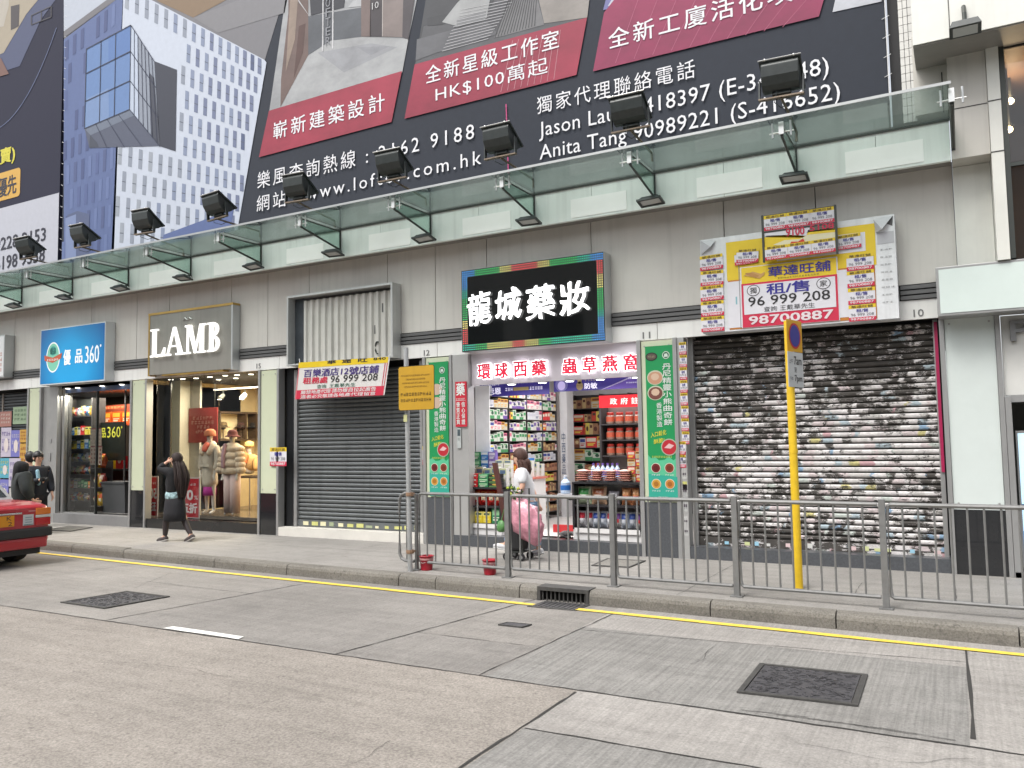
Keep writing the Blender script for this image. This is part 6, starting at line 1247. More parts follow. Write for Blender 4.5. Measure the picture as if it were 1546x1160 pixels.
TI = mat('black_tights', (.035, .026, .026), .6)
for s in 'lr': skin('stocking', [(*lerp(J['h'+s], J['k'+s], .4), .066), (*J['k'+s], .058), (*lerp(J['k'+s], J['a'+s], .35), .056), (*J['a'+s], .037)], [(0, 1), (1, 2), (2, 3)], TI, t, 2, L); shoe(t, L, J['a'+s], J['t'+s], ink(190, 186, 180), mat('grey_shoe', (.05, .04, .04), .7))
hair_shell(t, L, J['head'], (-.15, 0, 1), (-1, 0, -.2), .62, HAIR_D, .10, .125)
# --- woman in white with a pink bag
L = (*G(790, 840), 0); Y = 9.98
t = thing('person', 'woman with brown hair in white shirt and jeans walking past the pharmacy', 'person', L)
J = dict(hip=at(795, 761, Y), chest=at(789, 722, Y), neck=at(786, 703, Y), head=at(784, 692, Y), sl=at(788, 713, Y-.15), el=at(789, 737, Y-.2), wl=at(778, 749, Y-.22), sr=at(791, 714, Y+.12), er=at(803, 738, Y+.14), wr=at(812, 757, Y+.1),
         hl=at(791, 768, Y+.07), kl=at(776, 793, Y+.07), al=at(763, 823, Y+.07), tl=at(750, 822, Y+.07), hr=at(799, 768, Y-.06), kr=at(806, 800, Y-.05), ar=at(814, 830, Y-.05), tr=at(804, 836, Y-.05))
J['tl'] = V(J['al'])+Vector((-.15, 0, -.005)); J['tr'] = V(J['ar'])+Vector((-.15, 0, -.06))
body(t, L, J, [('l', (-1, -.1, -.3), (0, 0, 1), .7), ('r', (.3, 0, -1), (-1, 0, 0), .5)], (-1, 0, -.05))
WS = mat('white_cotton', (.66, .67, .69), .8, var=.05, scale=8, bump=.3, bscale=18)
n = [(*J['hip'], .135, .115), (*lerp(J['hip'], J['chest'], .5), .145, .125), (*J['chest'], .142, .122), (*lerp(J['chest'], J['neck'], .7), .075, .07), (*J['sl'], .082), (*lerp(J['sl'], J['el'], .8), .066), (*J['sr'], .072), (*lerp(J['sr'], J['er'], .8), .062)]
n[0] = (*(V(J['hip'])-Vector((0, 0, .05))), .155, .135); n = [(*q_[:3], *(r_*(1.15 if i_ < 4 else 1.0) for r_ in q_[3:])) for i_, q_ in enumerate(n)]; skin('shirt', n, [(0, 1), (1, 2), (2, 3), (2, 4), (4, 5), (2, 6), (6, 7)], WS, t, 2, L)
JE = mat('light_denim', (.22, .32, .46), .85, var=.15, scale=20)
hp = J['hip']; n = [(hp[0], hp[1], hp[2]-.02, .122, .11), (*J['hl'], .096), (*J['kl'], .072), (*lerp(J['kl'], J['al'], .9), .055), (*J['hr'], .096), (*J['kr'], .072), (*lerp(J['kr'], J['ar'], .9), .055)]
skin('jeans', n, [(0, 1), (1, 2), (2, 3), (0, 4), (4, 5), (5, 6)], JE, t, 2, L)
for s in 'lr': shoe(t, L, J['a'+s], J['t'+s], ink(214, 214, 212), ink(214, 214, 216, rough=.6))
hair_shell(t, L, J['head'], (-.05, 0, 1), (-1, 0, 0), .27, HAIR_B, .05, .10)
hd = V(J['head']); skin('hair_bun', [(*(hd+Vector((.09, 0, -.02))), .06, .06), (*(hd+Vector((.135, 0, -.06))), .055, .05), (*(hd+Vector((.14, 0, -.14))), .035, .03)], [(0, 1), (1, 2)], HAIR_B, t, 2, L)
face_bits(t, L, J['head'], (0, 0, 1), (-1, 0, -.05))
# trolley, pink bag and flowers
xt, yt = G(790, 843); yt = 9.70
tr_ = thing('shopping_trolley', 'black wheeled shopping trolley pulled beside the woman in white', 'trolley', (xt, yt, 0))
BKC = mat('black_nylon', (.012, .012, .013), .7, var=.3, scale=10); m = MB(); m.box(xt-.15, xt+.10, yt-.12, yt+.12, .13, .62, BKC); m.build('bag', None, tr_, bevel=.04)
m = MB(); m.tube([(xt+.12, yt-.11, .08), (xt+.12, yt-.11, .95), (xt+.12, yt+.11, .95), (xt+.12, yt+.11, .08)], .011, 8, STL); m.box(xt-.15, xt+.12, yt-.11, yt+.11, .105, .125, STL); m.build('frame', None, tr_)
for dx in (-.12, .11):
    for s in (-1, 1): m = MB(); m.tube([(xt+dx, yt+s*.12-.012, .05), (xt+dx, yt+s*.12+.012, .05)], .05, 14, ink(34, 34, 36)); w_ = m.build('wheel', None, tr_); m = MB(); m.tube([(xt+dx, yt+s*.12-.014, .05), (xt+dx, yt+s*.12+.014, .05)], .022, 10, ink(150, 150, 150)); m.build('hub', None, w_); m = MB(); m.tube([(xt+dx, yt+s*.12, .05), (xt+dx, yt+s*.10, .11)], .01, 6, STL); m.build('fork', None, tr_)
pb = MB(); PINK = mat('pink_plastic', (.56, .25, .31), .22, var=.45, scale=7, bump=1, bscale=11); rq = random.Random(9); yb_ = yt-.16
ns, nr = 40, 16; ring = []
path = [(773, 754, .06, .04), (777, 759, .15, .08), (781, 764, .21, .10), (786, 771, .23, .13), (790, 778, .28, .14), (794, 784, .26, .165), (797, 790, .285, .16), (801, 796, .25, .17), (804, 802, .25, .15), (807, 809, .18, .13), (809, 815, .14, .09), (812, 823, .05, .04)]
vs = []
for i, (px, py, ra, rb_) in enumerate(path):
    c = V(at(px, py, yb_)); 
    for k in range(ns): a = 2*math.pi*k/ns; j = 1+.10*math.sin(a*5+i*1.3)+.07*math.sin(a*11+i*2.1)+rq.uniform(-.09, .09); vs.append((c.x+math.cos(a)*ra*.62*j, c.y+math.sin(a)*rb_*.8*j, c.z+math.cos(a)*ra*.36*j))
pb.add(vs, [(i*ns+k, i*ns+(k+1) % ns, (i+1)*ns+(k+1) % ns, (i+1)*ns+k) for i in range(len(path)-1) for k in range(ns)]+[list(range(ns))[::-1], [(len(path)-1)*ns+k for k in range(ns)]], PINK)
tag(pb.build('plastic_bag', None, None, smooth=True), 'bulging pink plastic bag slung over the black trolley', 'bag')
fw = thing('flower_bunch', 'small bunch of leaves with yellow green and white blossoms carried by the woman in white', 'flowers', at(776, 748, yb_)); m = MB(); c = V(at(776, 746, yb_-.02)); LF = mat('leaf_green', (.05, .12, .03), .6, var=.4, scale=20)
for k in range(46): d = Vector((rq.gauss(0, 1), rq.gauss(0, .5), rq.gauss(.2, .8))).normalized(); p = c+d*rq.uniform(.02, .11); s = d.cross(Vector((0, 1, .3))).normalized()*rq.uniform(.012, .02); q = d*rq.uniform(.03, .05); m.poly([p, p+q*.5+s, p+q, p+q*.5-s], LF)
m.build('leaves', None, fw); m = MB()
for k in range(12): p = c+Vector((rq.uniform(-.10, .12), rq.uniform(-.07, 0), rq.uniform(-.05, .09))); m.ball(p, .022, .022, .018, 8, 5, rq.choice((ink(196, 200, 60), ink(170, 190, 60), ink(214, 210, 206))))
m.build('blossoms', None, fw); m = MB(); m.tube([c+Vector((0, 0, -.02)), c+Vector((.03, .02, -.16))], [.018, .012], 8, LF); m.build('stems', None, fw)
x, z = P(757, 797, 9.8)
gb = thing('green_bag', 'small green plastic bag hanging before the trolley', 'bag', (x, 9.8, z)); m = MB(); m.lathe([(.02, .10), (.05, .07), (.075, .02), (.07, -.04), (.04, -.06)], (x, 9.8, z), 14, mat('green_plastic', (.10, .26, .08), .3, var=.35, scale=20, bump=.6, bscale=20), 1, .6); m.build('sack', None, gb, smooth=True); m = MB(); m.tube([(x, 9.8, z+.1), (x+.05, 9.8, z+.26), (x+.11, 9.78, z+.32)], .006, 5, MATS['green_plastic']); m.build('handle', None, gb)
x0_, z0_ = P(763, 786, 9.9); x1_, z1_ = P(747, 699, 9.9)
wb = thing('wooden_board', 'long dark red brown board standing on the trolley beside the left stall', 'board', (x0_, 9.9, z0_)); m = MB(); m.add([(x0_-.035, 9.88, z0_), (x0_+.03, 9.88, z0_), (x1_+.03, 9.88, z1_), (x1_-.035, 9.88, z1_), (x0_-.035, 9.93, z0_), (x0_+.03, 9.93, z0_), (x1_+.03, 9.93, z1_), (x1_-.035, 9.93, z1_)], [(0, 1, 2, 3), (7, 6, 5, 4), (0, 4, 5, 1), (1, 5, 6, 2), (2, 6, 7, 3), (3, 7, 4, 0)], mat('red_brown_wood', (.085, .03, .024), .4, var=.3, scale=12, stretch=(1, 1, .2))); m.build('plank', None, wb); m = MB(); m.box(x0_-.04, xt-.1, 9.8, 9.92, z0_-.03, z0_-.002, STL); m.box(xt-.16, xt-.12, 9.72, 9.86, z0_-.05, z0_-.03, STL); m.build('foot_plate', None, wb)
# --- pharmacist behind the counter
L = (*[P(781, 690, 13.0)[0], 13.0], .166); t = thing('person', 'shop worker with black hair behind the pharmacy counter', 'person', L); Y = 13.0
hx, hz = P(780, 668, Y); J = dict(hip=(hx, Y, hz-.72), chest=(hx, Y, hz-.34), neck=(hx, Y, hz-.15), head=(hx, Y, hz-.02), sl=(hx-.16, Y, hz-.25), el=(hx-.2, Y-.08, hz-.5), wl=(hx-.1, Y-.26, hz-.58), sr=(hx+.16, Y, hz-.25), er=(hx+.2, Y-.08, hz-.5), wr=(hx+.1, Y-.26, hz-.58), hl=(hx-.09, Y, hz-.8), kl=(hx-.09, Y, .62), al=(hx-.09, Y, .26), tl=(hx-.09, Y-.14, .21), hr=(hx+.09, Y, hz-.8), kr=(hx+.09, Y, .62), ar=(hx+.09, Y, .26), tr=(hx+.09, Y-.14, .21))
body(t, L, J, [('l', (.3, -1, -.1), (1, 0, 0), .4), ('r', (-.3, -1, -.1), (-1, 0, 0), .4)], (0, -1, -.15)); hair_shell(t, L, J['head'], (0, 0, 1), (0, -1, 0), .1, HAIR_K, .02, .08); face_bits(t, L, J['head'], (0, 0, 1), (0, -1, 0))
skin('coat', [(*J['hip'], .135, .115), (*J['chest'], .13, .11), (*lerp(J['chest'], J['neck'], .7), .07, .065), (*J['sl'], .066), (*J['el'], .055), (*lerp(J['el'], J['wl'], .8), .045), (*J['sr'], .066), (*J['er'], .055), (*lerp(J['er'], J['wr'], .8), .045)], [(0, 1), (1, 2), (1, 3), (3, 4), (4, 5), (1, 6), (6, 7), (7, 8)], WS, t, 2, L)
skin('trousers', [(*J['hip'], .125, .11), (*J['hl'], .09), (*J['kl'], .07), (*J['al'], .055), (*J['hr'], .09), (*J['kr'], .07), (*J['ar'], .055)], [(0, 1), (1, 2), (2, 3), (0, 4), (4, 5), (5, 6)], CL_BLK, t, 2, L)
# --- three pedestrians at the left, behind the taxi
def stander(lab, px, py, Y, f, top, bot, hairm, hood=None, arm=None, wide=1.0):
    hx, hz = P(px, py, Y); L = (hx, Y, 0); t = thing('person', lab, 'person', L); f = V(f).normalized(); s = f.cross(Vector((0, 0, 1))); H = V((hx, Y, hz)); k = hz/1.40
    def o(a, b, c): return tuple(H+f*a+s*b*wide+Vector((0, 0, c*k)))
    J = dict(head=o(0, 0, 0), neck=o(-.02, 0, -.13), chest=o(-.02, 0, -.33), hip=o(0, 0, -.68), sl=o(-.02, -.18, -.23), el=o(-.02, -.24, -.50), wl=o(.12, -.22, -.70), sr=o(-.02, .18, -.23), er=o(0, .24, -.50), wr=o(.12, .20, -.70), hl=o(0, -.09, -.75), kl=o(.03, -.10, -1.05), al=o(-.03, -.10, -1.32), tl=o(.12, -.11, -1.37), hr=o(0, .09, -.75), kr=o(.03, .10, -1.05), ar=o(-.03, .10, -1.32), tr=o(.12, .11, -1.37))
    for q in 'lr': J['a'+q] = (*J['a'+q][:2], .075); J['t'+q] = (*J['t'+q][:2], .035); J['k'+q] = (*J['k'+q][:2], .45)
    if arm: J['er'] = o(.12, .2, -.48); J['wr'] = o(.34, .08, -.40)
    hands = [('l', tuple(f*.3+Vector((0, 0, -1))), tuple(f), .5), ('r', tuple(f*.8+Vector((0, 0, -.3))), (0, 0, 1), .6)]
    body(t, L, J, hands, tuple(f))
    n = [(*o(0, 0, -.86), .17, .15), (*lerp(J['hip'], J['chest'], .4), .18, .155), (*J['chest'], .155, .135), (*lerp(J['chest'], J['neck'], .75), .08, .075), (*J['sl'], .105), (*J['el'], .085), (*lerp(J['el'], J['wl'], .85), .06), (*J['sr'], .105), (*J['er'], .085), (*lerp(J['er'], J['wr'], .85), .055)]
    n = [(*q[:3], *(r_*wide for r_ in q[3:])) for q in n]
    skin('jacket', n, [(0, 1), (1, 2), (2, 3), (2, 4), (4, 5), (5, 6), (2, 7), (7, 8), (8, 9)], top, t, 2, L)
    skin('trousers', [(*J['hip'], .14, .12), (*J['hl'], .10), (*J['kl'], .08), (*J['al'], .062), (*J['hr'], .10), (*J['kr'], .08), (*J['ar'], .062)], [(0, 1), (1, 2), (2, 3), (0, 4), (4, 5), (5, 6)], bot, t, 2, L)
    for q in 'lr': shoe(t, L, J['a'+q], J['t'+q], ink(150, 148, 144), CL_BLK)
    if hood: skin('hood', [(*o(-.02, 0, .10), .12, .12), (*o(-.04, 0, -.02), .15, .15), (*o(-.06, 0, -.14), .12, .13), (*o(-.08, 0, -.22), .08, .12), (*o(-.09, 0, -.36), .05, .08), (*o(-.08, 0, -.52), .04, .06)], [(0, 1), (1, 2), (2, 3), (3, 4), (4, 5)], hood, t, 2, L)
    else: hair_shell(t, L, J['head'], (0, 0, 1), tuple(f), .08, hairm, .0, .08)
    face_bits(t, L, J['head'], (0, 0, 1), tuple(f))
    return t, J
JK = mat('dark_green_jacket', (.022, .027, .027), .85, var=.25, scale=8, bump=.4, bscale=14); DKB = mat('dark_trousers', (.012, .012, .015), .85); NAVY = mat('navy_jacket', (.012, .014, .022), .7, var=.2)
stander('person seen from behind in dark green jacket with black hood, behind the red taxi', 36, 703, 8.95, (.35, .94, 0), JK, DKB, HAIR_K, hood=CL_BLK, wide=1.28)
t, J = stander('man with short black hair in dark jacket looking right beside the hooded person', 58, 692, 9.45, (1, -.12, 0), NAVY, DKB, HAIR_K, arm=True)
L_ = t.matrix_basis.translation; hd = V(J['chest']); skin('scarf', [(*(hd+Vector((.12, -.08, .12))), .035), (*(hd+Vector((.16, -.08, -.05))), .04), (*(hd+Vector((.165, -.07, -.2))), .035)], [(0, 1), (1, 2)], mat('pale_blue_cloth', (.25, .42, .50), .8), t, 1, L_)
w = V(J['wr'])+Vector((.10, -.02, .0)); ph = thing('camera', 'small black camera held by the man looking right', 'camera', tuple(w)); m = MB(); m.box(w.x-.02, w.x+.06, w.y-.07, w.y+.06, w.z-.035, w.z+.04, BKC); m.build('body', None, ph, bevel=.008); m = MB(); m.tube([(w.x+.06, w.y, w.z), (w.x+.13, w.y, w.z)], .032, 12, BKC); m.build('lens', None, ph)
stander('dark haired pedestrian mostly hidden between the hooded person and the man', 45, 692, 9.8, (-1, .2, 0), NAVY, DKB, HAIR_K)
# ============================================================ MANNEQUINS
MQ = mat('mannequin_white', (.62, .56, .50), .4, var=.03)
def mannequin(lab, px, pyt, pyf, parts, legs):
    x, y = G(px, pyf, .245); ht = P(px, pyt, y)[1]; L = (x, y, .241); t = thing('mannequin', lab, 'mannequin', L); k = (ht-.245)/1.72
    def o(a, b, c): return (x+a*k, y+b*k, .245+c*k)
    n = [(*o(0, 0, .95), .10, .09), (*o(0, 0, 1.28), .10, .09), (*o(0, 0, 1.46), .042), (*o(0, -.01, 1.54), .052), (*o(0, 0, 1.63), .072), (*o(-.17, 0, 1.38), .045), (*o(-.22, 0, 1.1), .036), (*o(-.2, -.05, .86), .026), (*o(.17, 0, 1.38), .045), (*o(.22, 0, 1.1), .036), (*o(.2, -.05, .86), .026), (*o(-.09, 0, .86), .08), (*o(-.10, .02, .48), .052), (*o(-.10, .03, .09), .034), (*o(-.11, -.1, .035), .028), (*o(.09, 0, .86), .08), (*o(.10, 0, .48), .052), (*o(.11, .02, .09), .034), (*o(.12, -.1, .035), .028)]
    e = [(0, 1), (1, 2), (2, 3), (3, 4), (1, 5), (5, 6), (6, 7), (1, 8), (8, 9), (9, 10), (0, 11), (11, 12), (12, 13), (13, 14), (0, 15), (15, 16), (16, 17), (17, 18)]
    hand(n, e, 7, (0, -.2, -1), (1, 0, 0), .3, k); hand(n, e, 10, (0, -.2, -1), (-1, 0, 0), .3, k)
    skin('body', n, e, MQ, t, 2, L); parts(t, L, o, k); return t
BEI = mat('beige_wool', (.50, .42, .33), .9, var=.12, scale=12); FUR = mat('cream_fur', (.66, .51, .37), 1, var=.35, scale=40, bump=1, bscale=60); CORAL = mat('coral_scarf', (.62, .13, .08), .8, var=.2); MAG = mat('magenta_cloth', (.45, .03, .28), .8); PNKT = mat('pale_pink_trousers', (.60, .45, .42), .85)
def coat1(t, L, o, k):
    skin('coat', [(*o(0, 0, .52), .19*k, .17*k), (*o(0, 0, .95), .165*k, .145*k), (*o(0, 0, 1.28), .155*k, .13*k), (*o(0, 0, 1.43), .08*k), (*o(-.19, 0, 1.36), .075*k), (*o(-.24, 0, 1.1), .066*k), (*o(-.21, -.05, .9), .058*k), (*o(.19, 0, 1.36), .075*k), (*o(.24, 0, 1.1), .066*k), (*o(.21, -.05, .9), .058*k)], [(0, 1), (1, 2), (2, 3), (2, 4), (4, 5), (5, 6), (2, 7), (7, 8), (8, 9)], BEI, t, 2, L)
    m = MB(); m.lathe([(.145*k, .40*k), (.14*k, .5*k), (.13*k, .64*k)], o(0, 0, 0), 20, MAG, 1, .85); m.build('skirt', None, t, smooth=True)
    skin('fur_collar', [(*o(-.15, -.03, 1.42), .075*k), (*o(0, .06, 1.45), .07*k), (*o(.15, -.03, 1.42), .075*k), (*o(.08, -.13, 1.2), .06*k), (*o(-.08, -.13, 1.2), .06*k)], [(0, 1), (1, 2), (2, 3), (0, 4)], FUR, t, 2, L)
    skin('scarf', [(*o(-.06, -.06, 1.45), .05*k), (*o(0, -.12, 1.40), .055*k), (*o(.06, -.06, 1.45), .05*k), (*o(0, -.155, 1.28), .05*k)], [(0, 1), (1, 2), (1, 3)], CORAL, t, 2, L)
    m = MB(); m.lathe([(.115*k, 1.60*k), (.12*k, 1.62*k), (.11*k, 1.70*k), (.07*k, 1.74*k), (.02*k, 1.75*k)], o(0, 0, 0), 16, mat('orange_knit', (.50, .16, .07), .9, var=.2)); m.build('cap', None, t, smooth=True)
    m = MB(); m.box(*[q for q in (o(-.17, 0, 0)[0], o(.17, 0, 0)[0])], o(0, -.165, 0)[1], o(0, -.15, 0)[1], o(0, 0, .985)[2], o(0, 0, 1.03)[2], BEI); m.build('belt', None, t)
def coat2(t, L, o, k):
    n = []; e = []
    n = [(*o(0, 0, .86), .17*k, .16*k), (*o(0, 0, .96), .25*k, .2*k), (*o(0, 0, 1.04), .235*k, .19*k), (*o(0, 0, 1.13), .255*k, .2*k), (*o(0, 0, 1.21), .24*k, .19*k), (*o(0, 0, 1.31), .245*k, .19*k), (*o(0, 0, 1.42), .14*k, .12*k), (*o(-.24, 0, 1.30), .11*k), (*o(-.28, 0, 1.08), .115*k), (*o(-.25, -.03, .92), .10*k), (*o(.24, 0, 1.30), .11*k), (*o(.28, 0, 1.08), .115*k), (*o(.25, -.03, .92), .10*k)]
    m = MB(); pr = []
    for q in range(4):                                     # four padded quilts, each a soft roll of fur
        z0_ = .84+q*.145; rr = (.245, .255, .25, .215)[q]
        pr += [((rr-.05+.05*math.sin(math.pi*j/5))*k, (z0_+.145*j/5)*k) for j in range(6)]
    pr += [(.15*k, 1.44*k), (.09*k, 1.47*k)]
    m.lathe(pr, o(0, 0, 0), 22, FUR, 1, .78)
    for s in (-1, 1):
        for q in range(5): c_ = o(s*(.20+.022*q), -.01*q, 1.34-.105*q); m.ball(c_, .105*k, .105*k, .078*k, 14, 8, FUR)
    m.build('fur_coat', None, t, smooth=True)
    skin('scarf', [(*o(-.03, -.15, 1.46), .045*k), (*o(-.03, -.21, 1.2), .045*k), (*o(-.02, -.21, .95), .04*k)], [(0, 1), (1, 2)], mat('mauve_knit', (.42, .24, .27), .9, var=.2), t, 2, L)
    m = MB()
    for s in (-1, 1): m.tube([o(s*.085, 0, .06), o(s*.09, 0, .5), o(s*.085, 0, .9)], [.10*k, .105*k, .11*k], 14, PNKT)
    m.build('trousers', None, t, smooth=True)
    m = MB(); m.lathe([(.16*k, 1.585*k), (.15*k, 1.60*k), (.10*k, 1.63*k), (.10*k, 1.68*k), (.07*k, 1.725*k), (.02*k, 1.735*k)], o(0, 0, 0), 18, mat('maroon_felt', (.13, .03, .025), .9, var=.15)); m.build('hat', None, t, smooth=True)
mannequin('mannequin in beige coat with fur collar, coral scarf and magenta skirt', 316, 650, 778, coat1, 0); mannequin('mannequin in quilted cream fur coat, maroon hat and pale trousers', 350, 650, 779, coat2, 0)
x, z = P(376, 719, 12.62); z1_ = P(376, 668, 12.62)[1]; L = (x, 12.62, z+.001); k = (z1_-z)/.72
t = thing('mannequin', 'half mannequin with orange scarf and yellow cap on the table behind', 'mannequin', L)
skin('body', [(x, 12.62, z+.03*k, .13*k, .11*k), (x, 12.62, z+.3*k, .14*k, .11*k), (x, 12.62, z+.48*k, .045*k), (x, 12.61, z+.56*k, .06*k), (x, 12.62, z+.64*k, .07*k)], [(0, 1), (1, 2), (2, 3), (3, 4)], MQ, t, 2, L)
skin('jacket', [(x, 12.62, z+.05*k, .17*k, .15*k), (x, 12.62, z+.36*k, .17*k, .13*k), (x, 12.62, z+.47*k, .07*k), (x-.19*k, 12.62, z+.38*k, .085*k), (x-.23*k, 12.6, z+.1*k, .07*k), (x+.19*k, 12.62, z+.38*k, .085*k), (x+.23*k, 12.6, z+.1*k, .07*k)], [(0, 1), (1, 2), (1, 3), (3, 4), (1, 5), (5, 6)], mat('mustard_wool', (.55, .33, .12), .9, var=.2), t, 2, L)
skin('scarf', [(x-.06*k, 12.54, z+.47*k, .055*k), (x, 12.49, z+.44*k, .06*k), (x+.07*k, 12.54, z+.47*k, .055*k), (x+.04*k, 12.46, z+.25*k, .05*k)], [(0, 1), (1, 2), (1, 3)], mat('orange_scarf', (.62, .16, .05), .8), t, 2, L)
m = MB(); m.lathe([(.10*k, .62*k), (.105*k, .65*k), (.09*k, .72*k), (.03*k, .75*k)], (x, 12.62, z), 16, mat('yellow_knit', (.60, .40, .15), .9)); m.build('cap', None, t, smooth=True)
# ============================================================ SNACK SHOP
t = thing('shop_window', 'dim glass shop window of the snack shop under the blue sign', 'window', (-16, 10.8, .2))
m = MB(); m.box(-17.12, -16.05, 10.80, 10.81, .22, 2.80, FRG); m.build('pane', None, t)
m = MB(); m.box(-17.2, -17.12, 10.76, 10.83, .2, 2.92, MATS['satin_steel']); m.box(-16.05, -16.02, 10.78, 10.83, .2, 2.8, STL); m.box(-17.12, -14.74, 10.77, 10.83, 2.80, 2.9, mat('blue_band', (.05, .08, .16), .5)); m.box(-17.12, -16.05, 10.78, 10.83, .2, .22, ALU); m.build('window_frame', None, t)
Y = 11.1; xa, xb = P(94, 700, Y)[0], P(137, 700, Y)[0]; zr = [P(115, q, Y)[1] for q in (756.6, 737, 716.5, 697, 677.7, 657, 628.6)]; rg = random.Random(31)
t = thing('display_shelf', 'glass fronted shelf of snacks in the dim window of the snack shop', 'shelf', ((xa+xb)/2, Y, .2)); m = MB(); m.box(xa, xb, Y+.3, Y+.32, .2, 2.7, mat('shelf_back', (.07, .075, .07), .6)); m.build('back', None, t)
for z in zr: m = MB(); m.box(xa, xb, Y, Y+.3, z-.012, z, SHF); m.build('board', None, t)
for x in (xa, xb): m = MB(); m.box(x-.015, x+.015, Y, Y+.32, .2, 2.7, SHF); m.build('upright', None, t)
SN = [bag_mesh('snack_bag', c, 20+i) for i, c in enumerate((((200, 90, 40), (220, 170, 60), (230, 225, 210)), ((60, 110, 160), (190, 205, 215), (220, 80, 60)), ((190, 180, 130), (120, 140, 70), (210, 200, 180)), ((170, 60, 50), (220, 190, 170), (240, 220, 120)), ((190, 190, 186), (110, 110, 130), (80, 80, 90)), ((214, 176, 60), (200, 90, 40), (236, 226, 190))))]
SB = [BXM[c] for c in ('blue', 'white', 'red', 'green', 'yellow', 'orange')]
SCN = ['orange', 'blue', 'olive', 'red', 'grey', 'yellow']
for r_i, z in enumerate(zr):
    x = xa+.06
    while x < xb-.08:
        w = rg.uniform(.10, .17); h = rg.uniform(.13, .21) if r_i < 6 else rg.uniform(.15, .26); k = rg.randrange(6)
        if r_i in (1, 4, 5): put(SB[k], 'snack_box', x+w/2, Y+.13, z, w*.95, .14, h, ('blue', 'white', 'red', 'green', 'yellow', 'orange')[k]+' snack box on the window shelf of the snack shop', 'box', 'snack boxes on the window shelf')
        else: put(SN[k], 'snack_bag', x+w/2, Y+.13, z, w*.98, .13, h, SCN[k]+' snack bag on the window shelf of the snack shop', 'packet', 'snack bags on the window shelf')
        x += w
Y = 11.8; (xa, z1_), (xb, _) = P(136, 620, Y), P(197, 618, Y); z0_ = P(160, 640, Y)[1]
t = thing('wall_rack', 'orange trimmed rack of boxes high in the snack shop', 'shelf', ((xa+xb)/2, Y, z0_)); m = MB(); m.box(xa, xb, Y, Y+.3, z0_-.05, z0_, ink(196, 84, 40)); m.build('board', None, t); m = MB(); m.box(xa, xb, Y+.3, Y+.32, z0_, z0_+.45, ink(120, 60, 40)); m.build('back', None, t)
for k in range(2): m = MB(); x = (xa+.01, xb-.01)[k]; m.box(x-.01, x+.01, Y+.02, Y+.32, .2, z0_-.051, SHF); m.build('upright', None, t)
w = (xb-xa)/4.2
for k in range(4): put(BXM['orange'], 'snack_box', xa+w*(.6+k), Y+.14, z0_+.001, w*.85, .2, .27, 'orange snack box standing on the high rack of the snack shop', 'box', 'orange boxes on the high rack')
m = MB(); xq, zq = P(172, 618, Y); m.box(xa+.1, xb-.15, Y-.01, Y-.005, z0_+.33, z0_+.40, ink(180, 70, 40)); scrawl(m, xa+.15, z0_+.34, xb-.2, z0_+.39, Y-.013, ink(230, 180, 120), 9); m.build('header', None, t)
t = thing('window_lettering', 'yellow green lettering 品360° inside the dark snack shop', 'sign', (-15.2, 11.6, 1.9)); Y = 11.3; (xa, z1_), (xb, z0_) = P(153, 645, Y), P(184, 660.5, Y); ZG_ = ink(176, 176, 60, emit=.45)
m = MB(); m.rect(xa-.05, z0_-.5, xb+.1, z1_+.1, Y+.004, mat('tinted_panel', (.012, .016, .013), .3)); m.build('panel', None, t); m = MB(); write(m, '品', xa, z0_, xa+.16, z1_-.02, Y, ZG_, .02); write(m, '360', xa+.21, z0_, xb-.05, z1_, Y, ZG_); m.disc(xb-.01, z1_-.02, Y, .02, .025, 10, ZG_); m.build('lettering', None, t); m = MB(); m.box(xb+.06, xb+.1, Y+.005, Y+.03, .2, 2.9, SHF); m.build('post', None, t)
for k, (a, b, c, d) in enumerate(((136.5, 647, 153, 673), (136.5, 674, 153.5, 702))):
    Y = 10.95; (xa, z1_), (xb, z0_) = P(a, b, Y), P(c, d, Y); t = thing('price_sheet', ['upper', 'lower'][k]+' pale price sheet hung in the snack shop entrance', 'notice', (xa, Y, z0_)); m = MB(); m.box(xa, xb, Y, Y+.008, z0_, z1_, ink(150, 134, 120)); m.build('sheet', None, t); m = MB(); w, h = xb-xa, z1_-z0_
    for i in range(4):
        for j in range(4): (m.disc(xa+w*(.14+.24*i), z0_+h*(.14+.22*j), Y-.004, w*.07, h*.07, 8, ink(110, 60, 50)) if k else scrawl(m, xa+w*(.05+.24*i), z0_+h*(.1+.22*j), xa+w*(.22+.24*i), z0_+h*(.2+.22*j), Y-.004, ink(90, 76, 70), 2, seed=i+j))
    m.rect(xa, z1_-h*.06, xb, z1_, Y-.004, ink(120, 50, 50)); m.build('picture', None, t)
    m = MB(); m.tube([(xa+w*.5, Y+.004, z1_), (xa+w*.5, Y+.004, 2.9)], .004, 5, STL); m.build('hanging_wire', None, t) if k == 0 else None
t = thing('storage_bin', 'dark grey plastic storage bin at the snack shop entrance', 'bin', (0, 11.1, .2)); xa, xb = P(153.5, 760, 11.1)[0], P(189, 760, 11.1)[0]; zt = P(170, 730, 11.1)[1]
m = MB(); m.add([(xa+.03, 11.12, .201), (xb-.03, 11.12, .201), (xb-.03, 11.45, .201), (xa+.03, 11.45, .201), (xa, 11.08, zt), (xb, 11.08, zt), (xb, 11.48, zt), (xa, 11.48, zt)], [(3, 2, 1, 0), (4, 5, 6, 7), (0, 1, 5, 4), (1, 2, 6, 5), (2, 3, 7, 6), (3, 0, 4, 7)], mat('grey_plastic', (.06, .062, .065), .5)); m.build('body', None, t); m = MB(); m.box(xa-.015, xb+.015, 11.06, 11.5, zt+.001, zt+.035, MATS['grey_plastic']); m.build('lid', None, t)
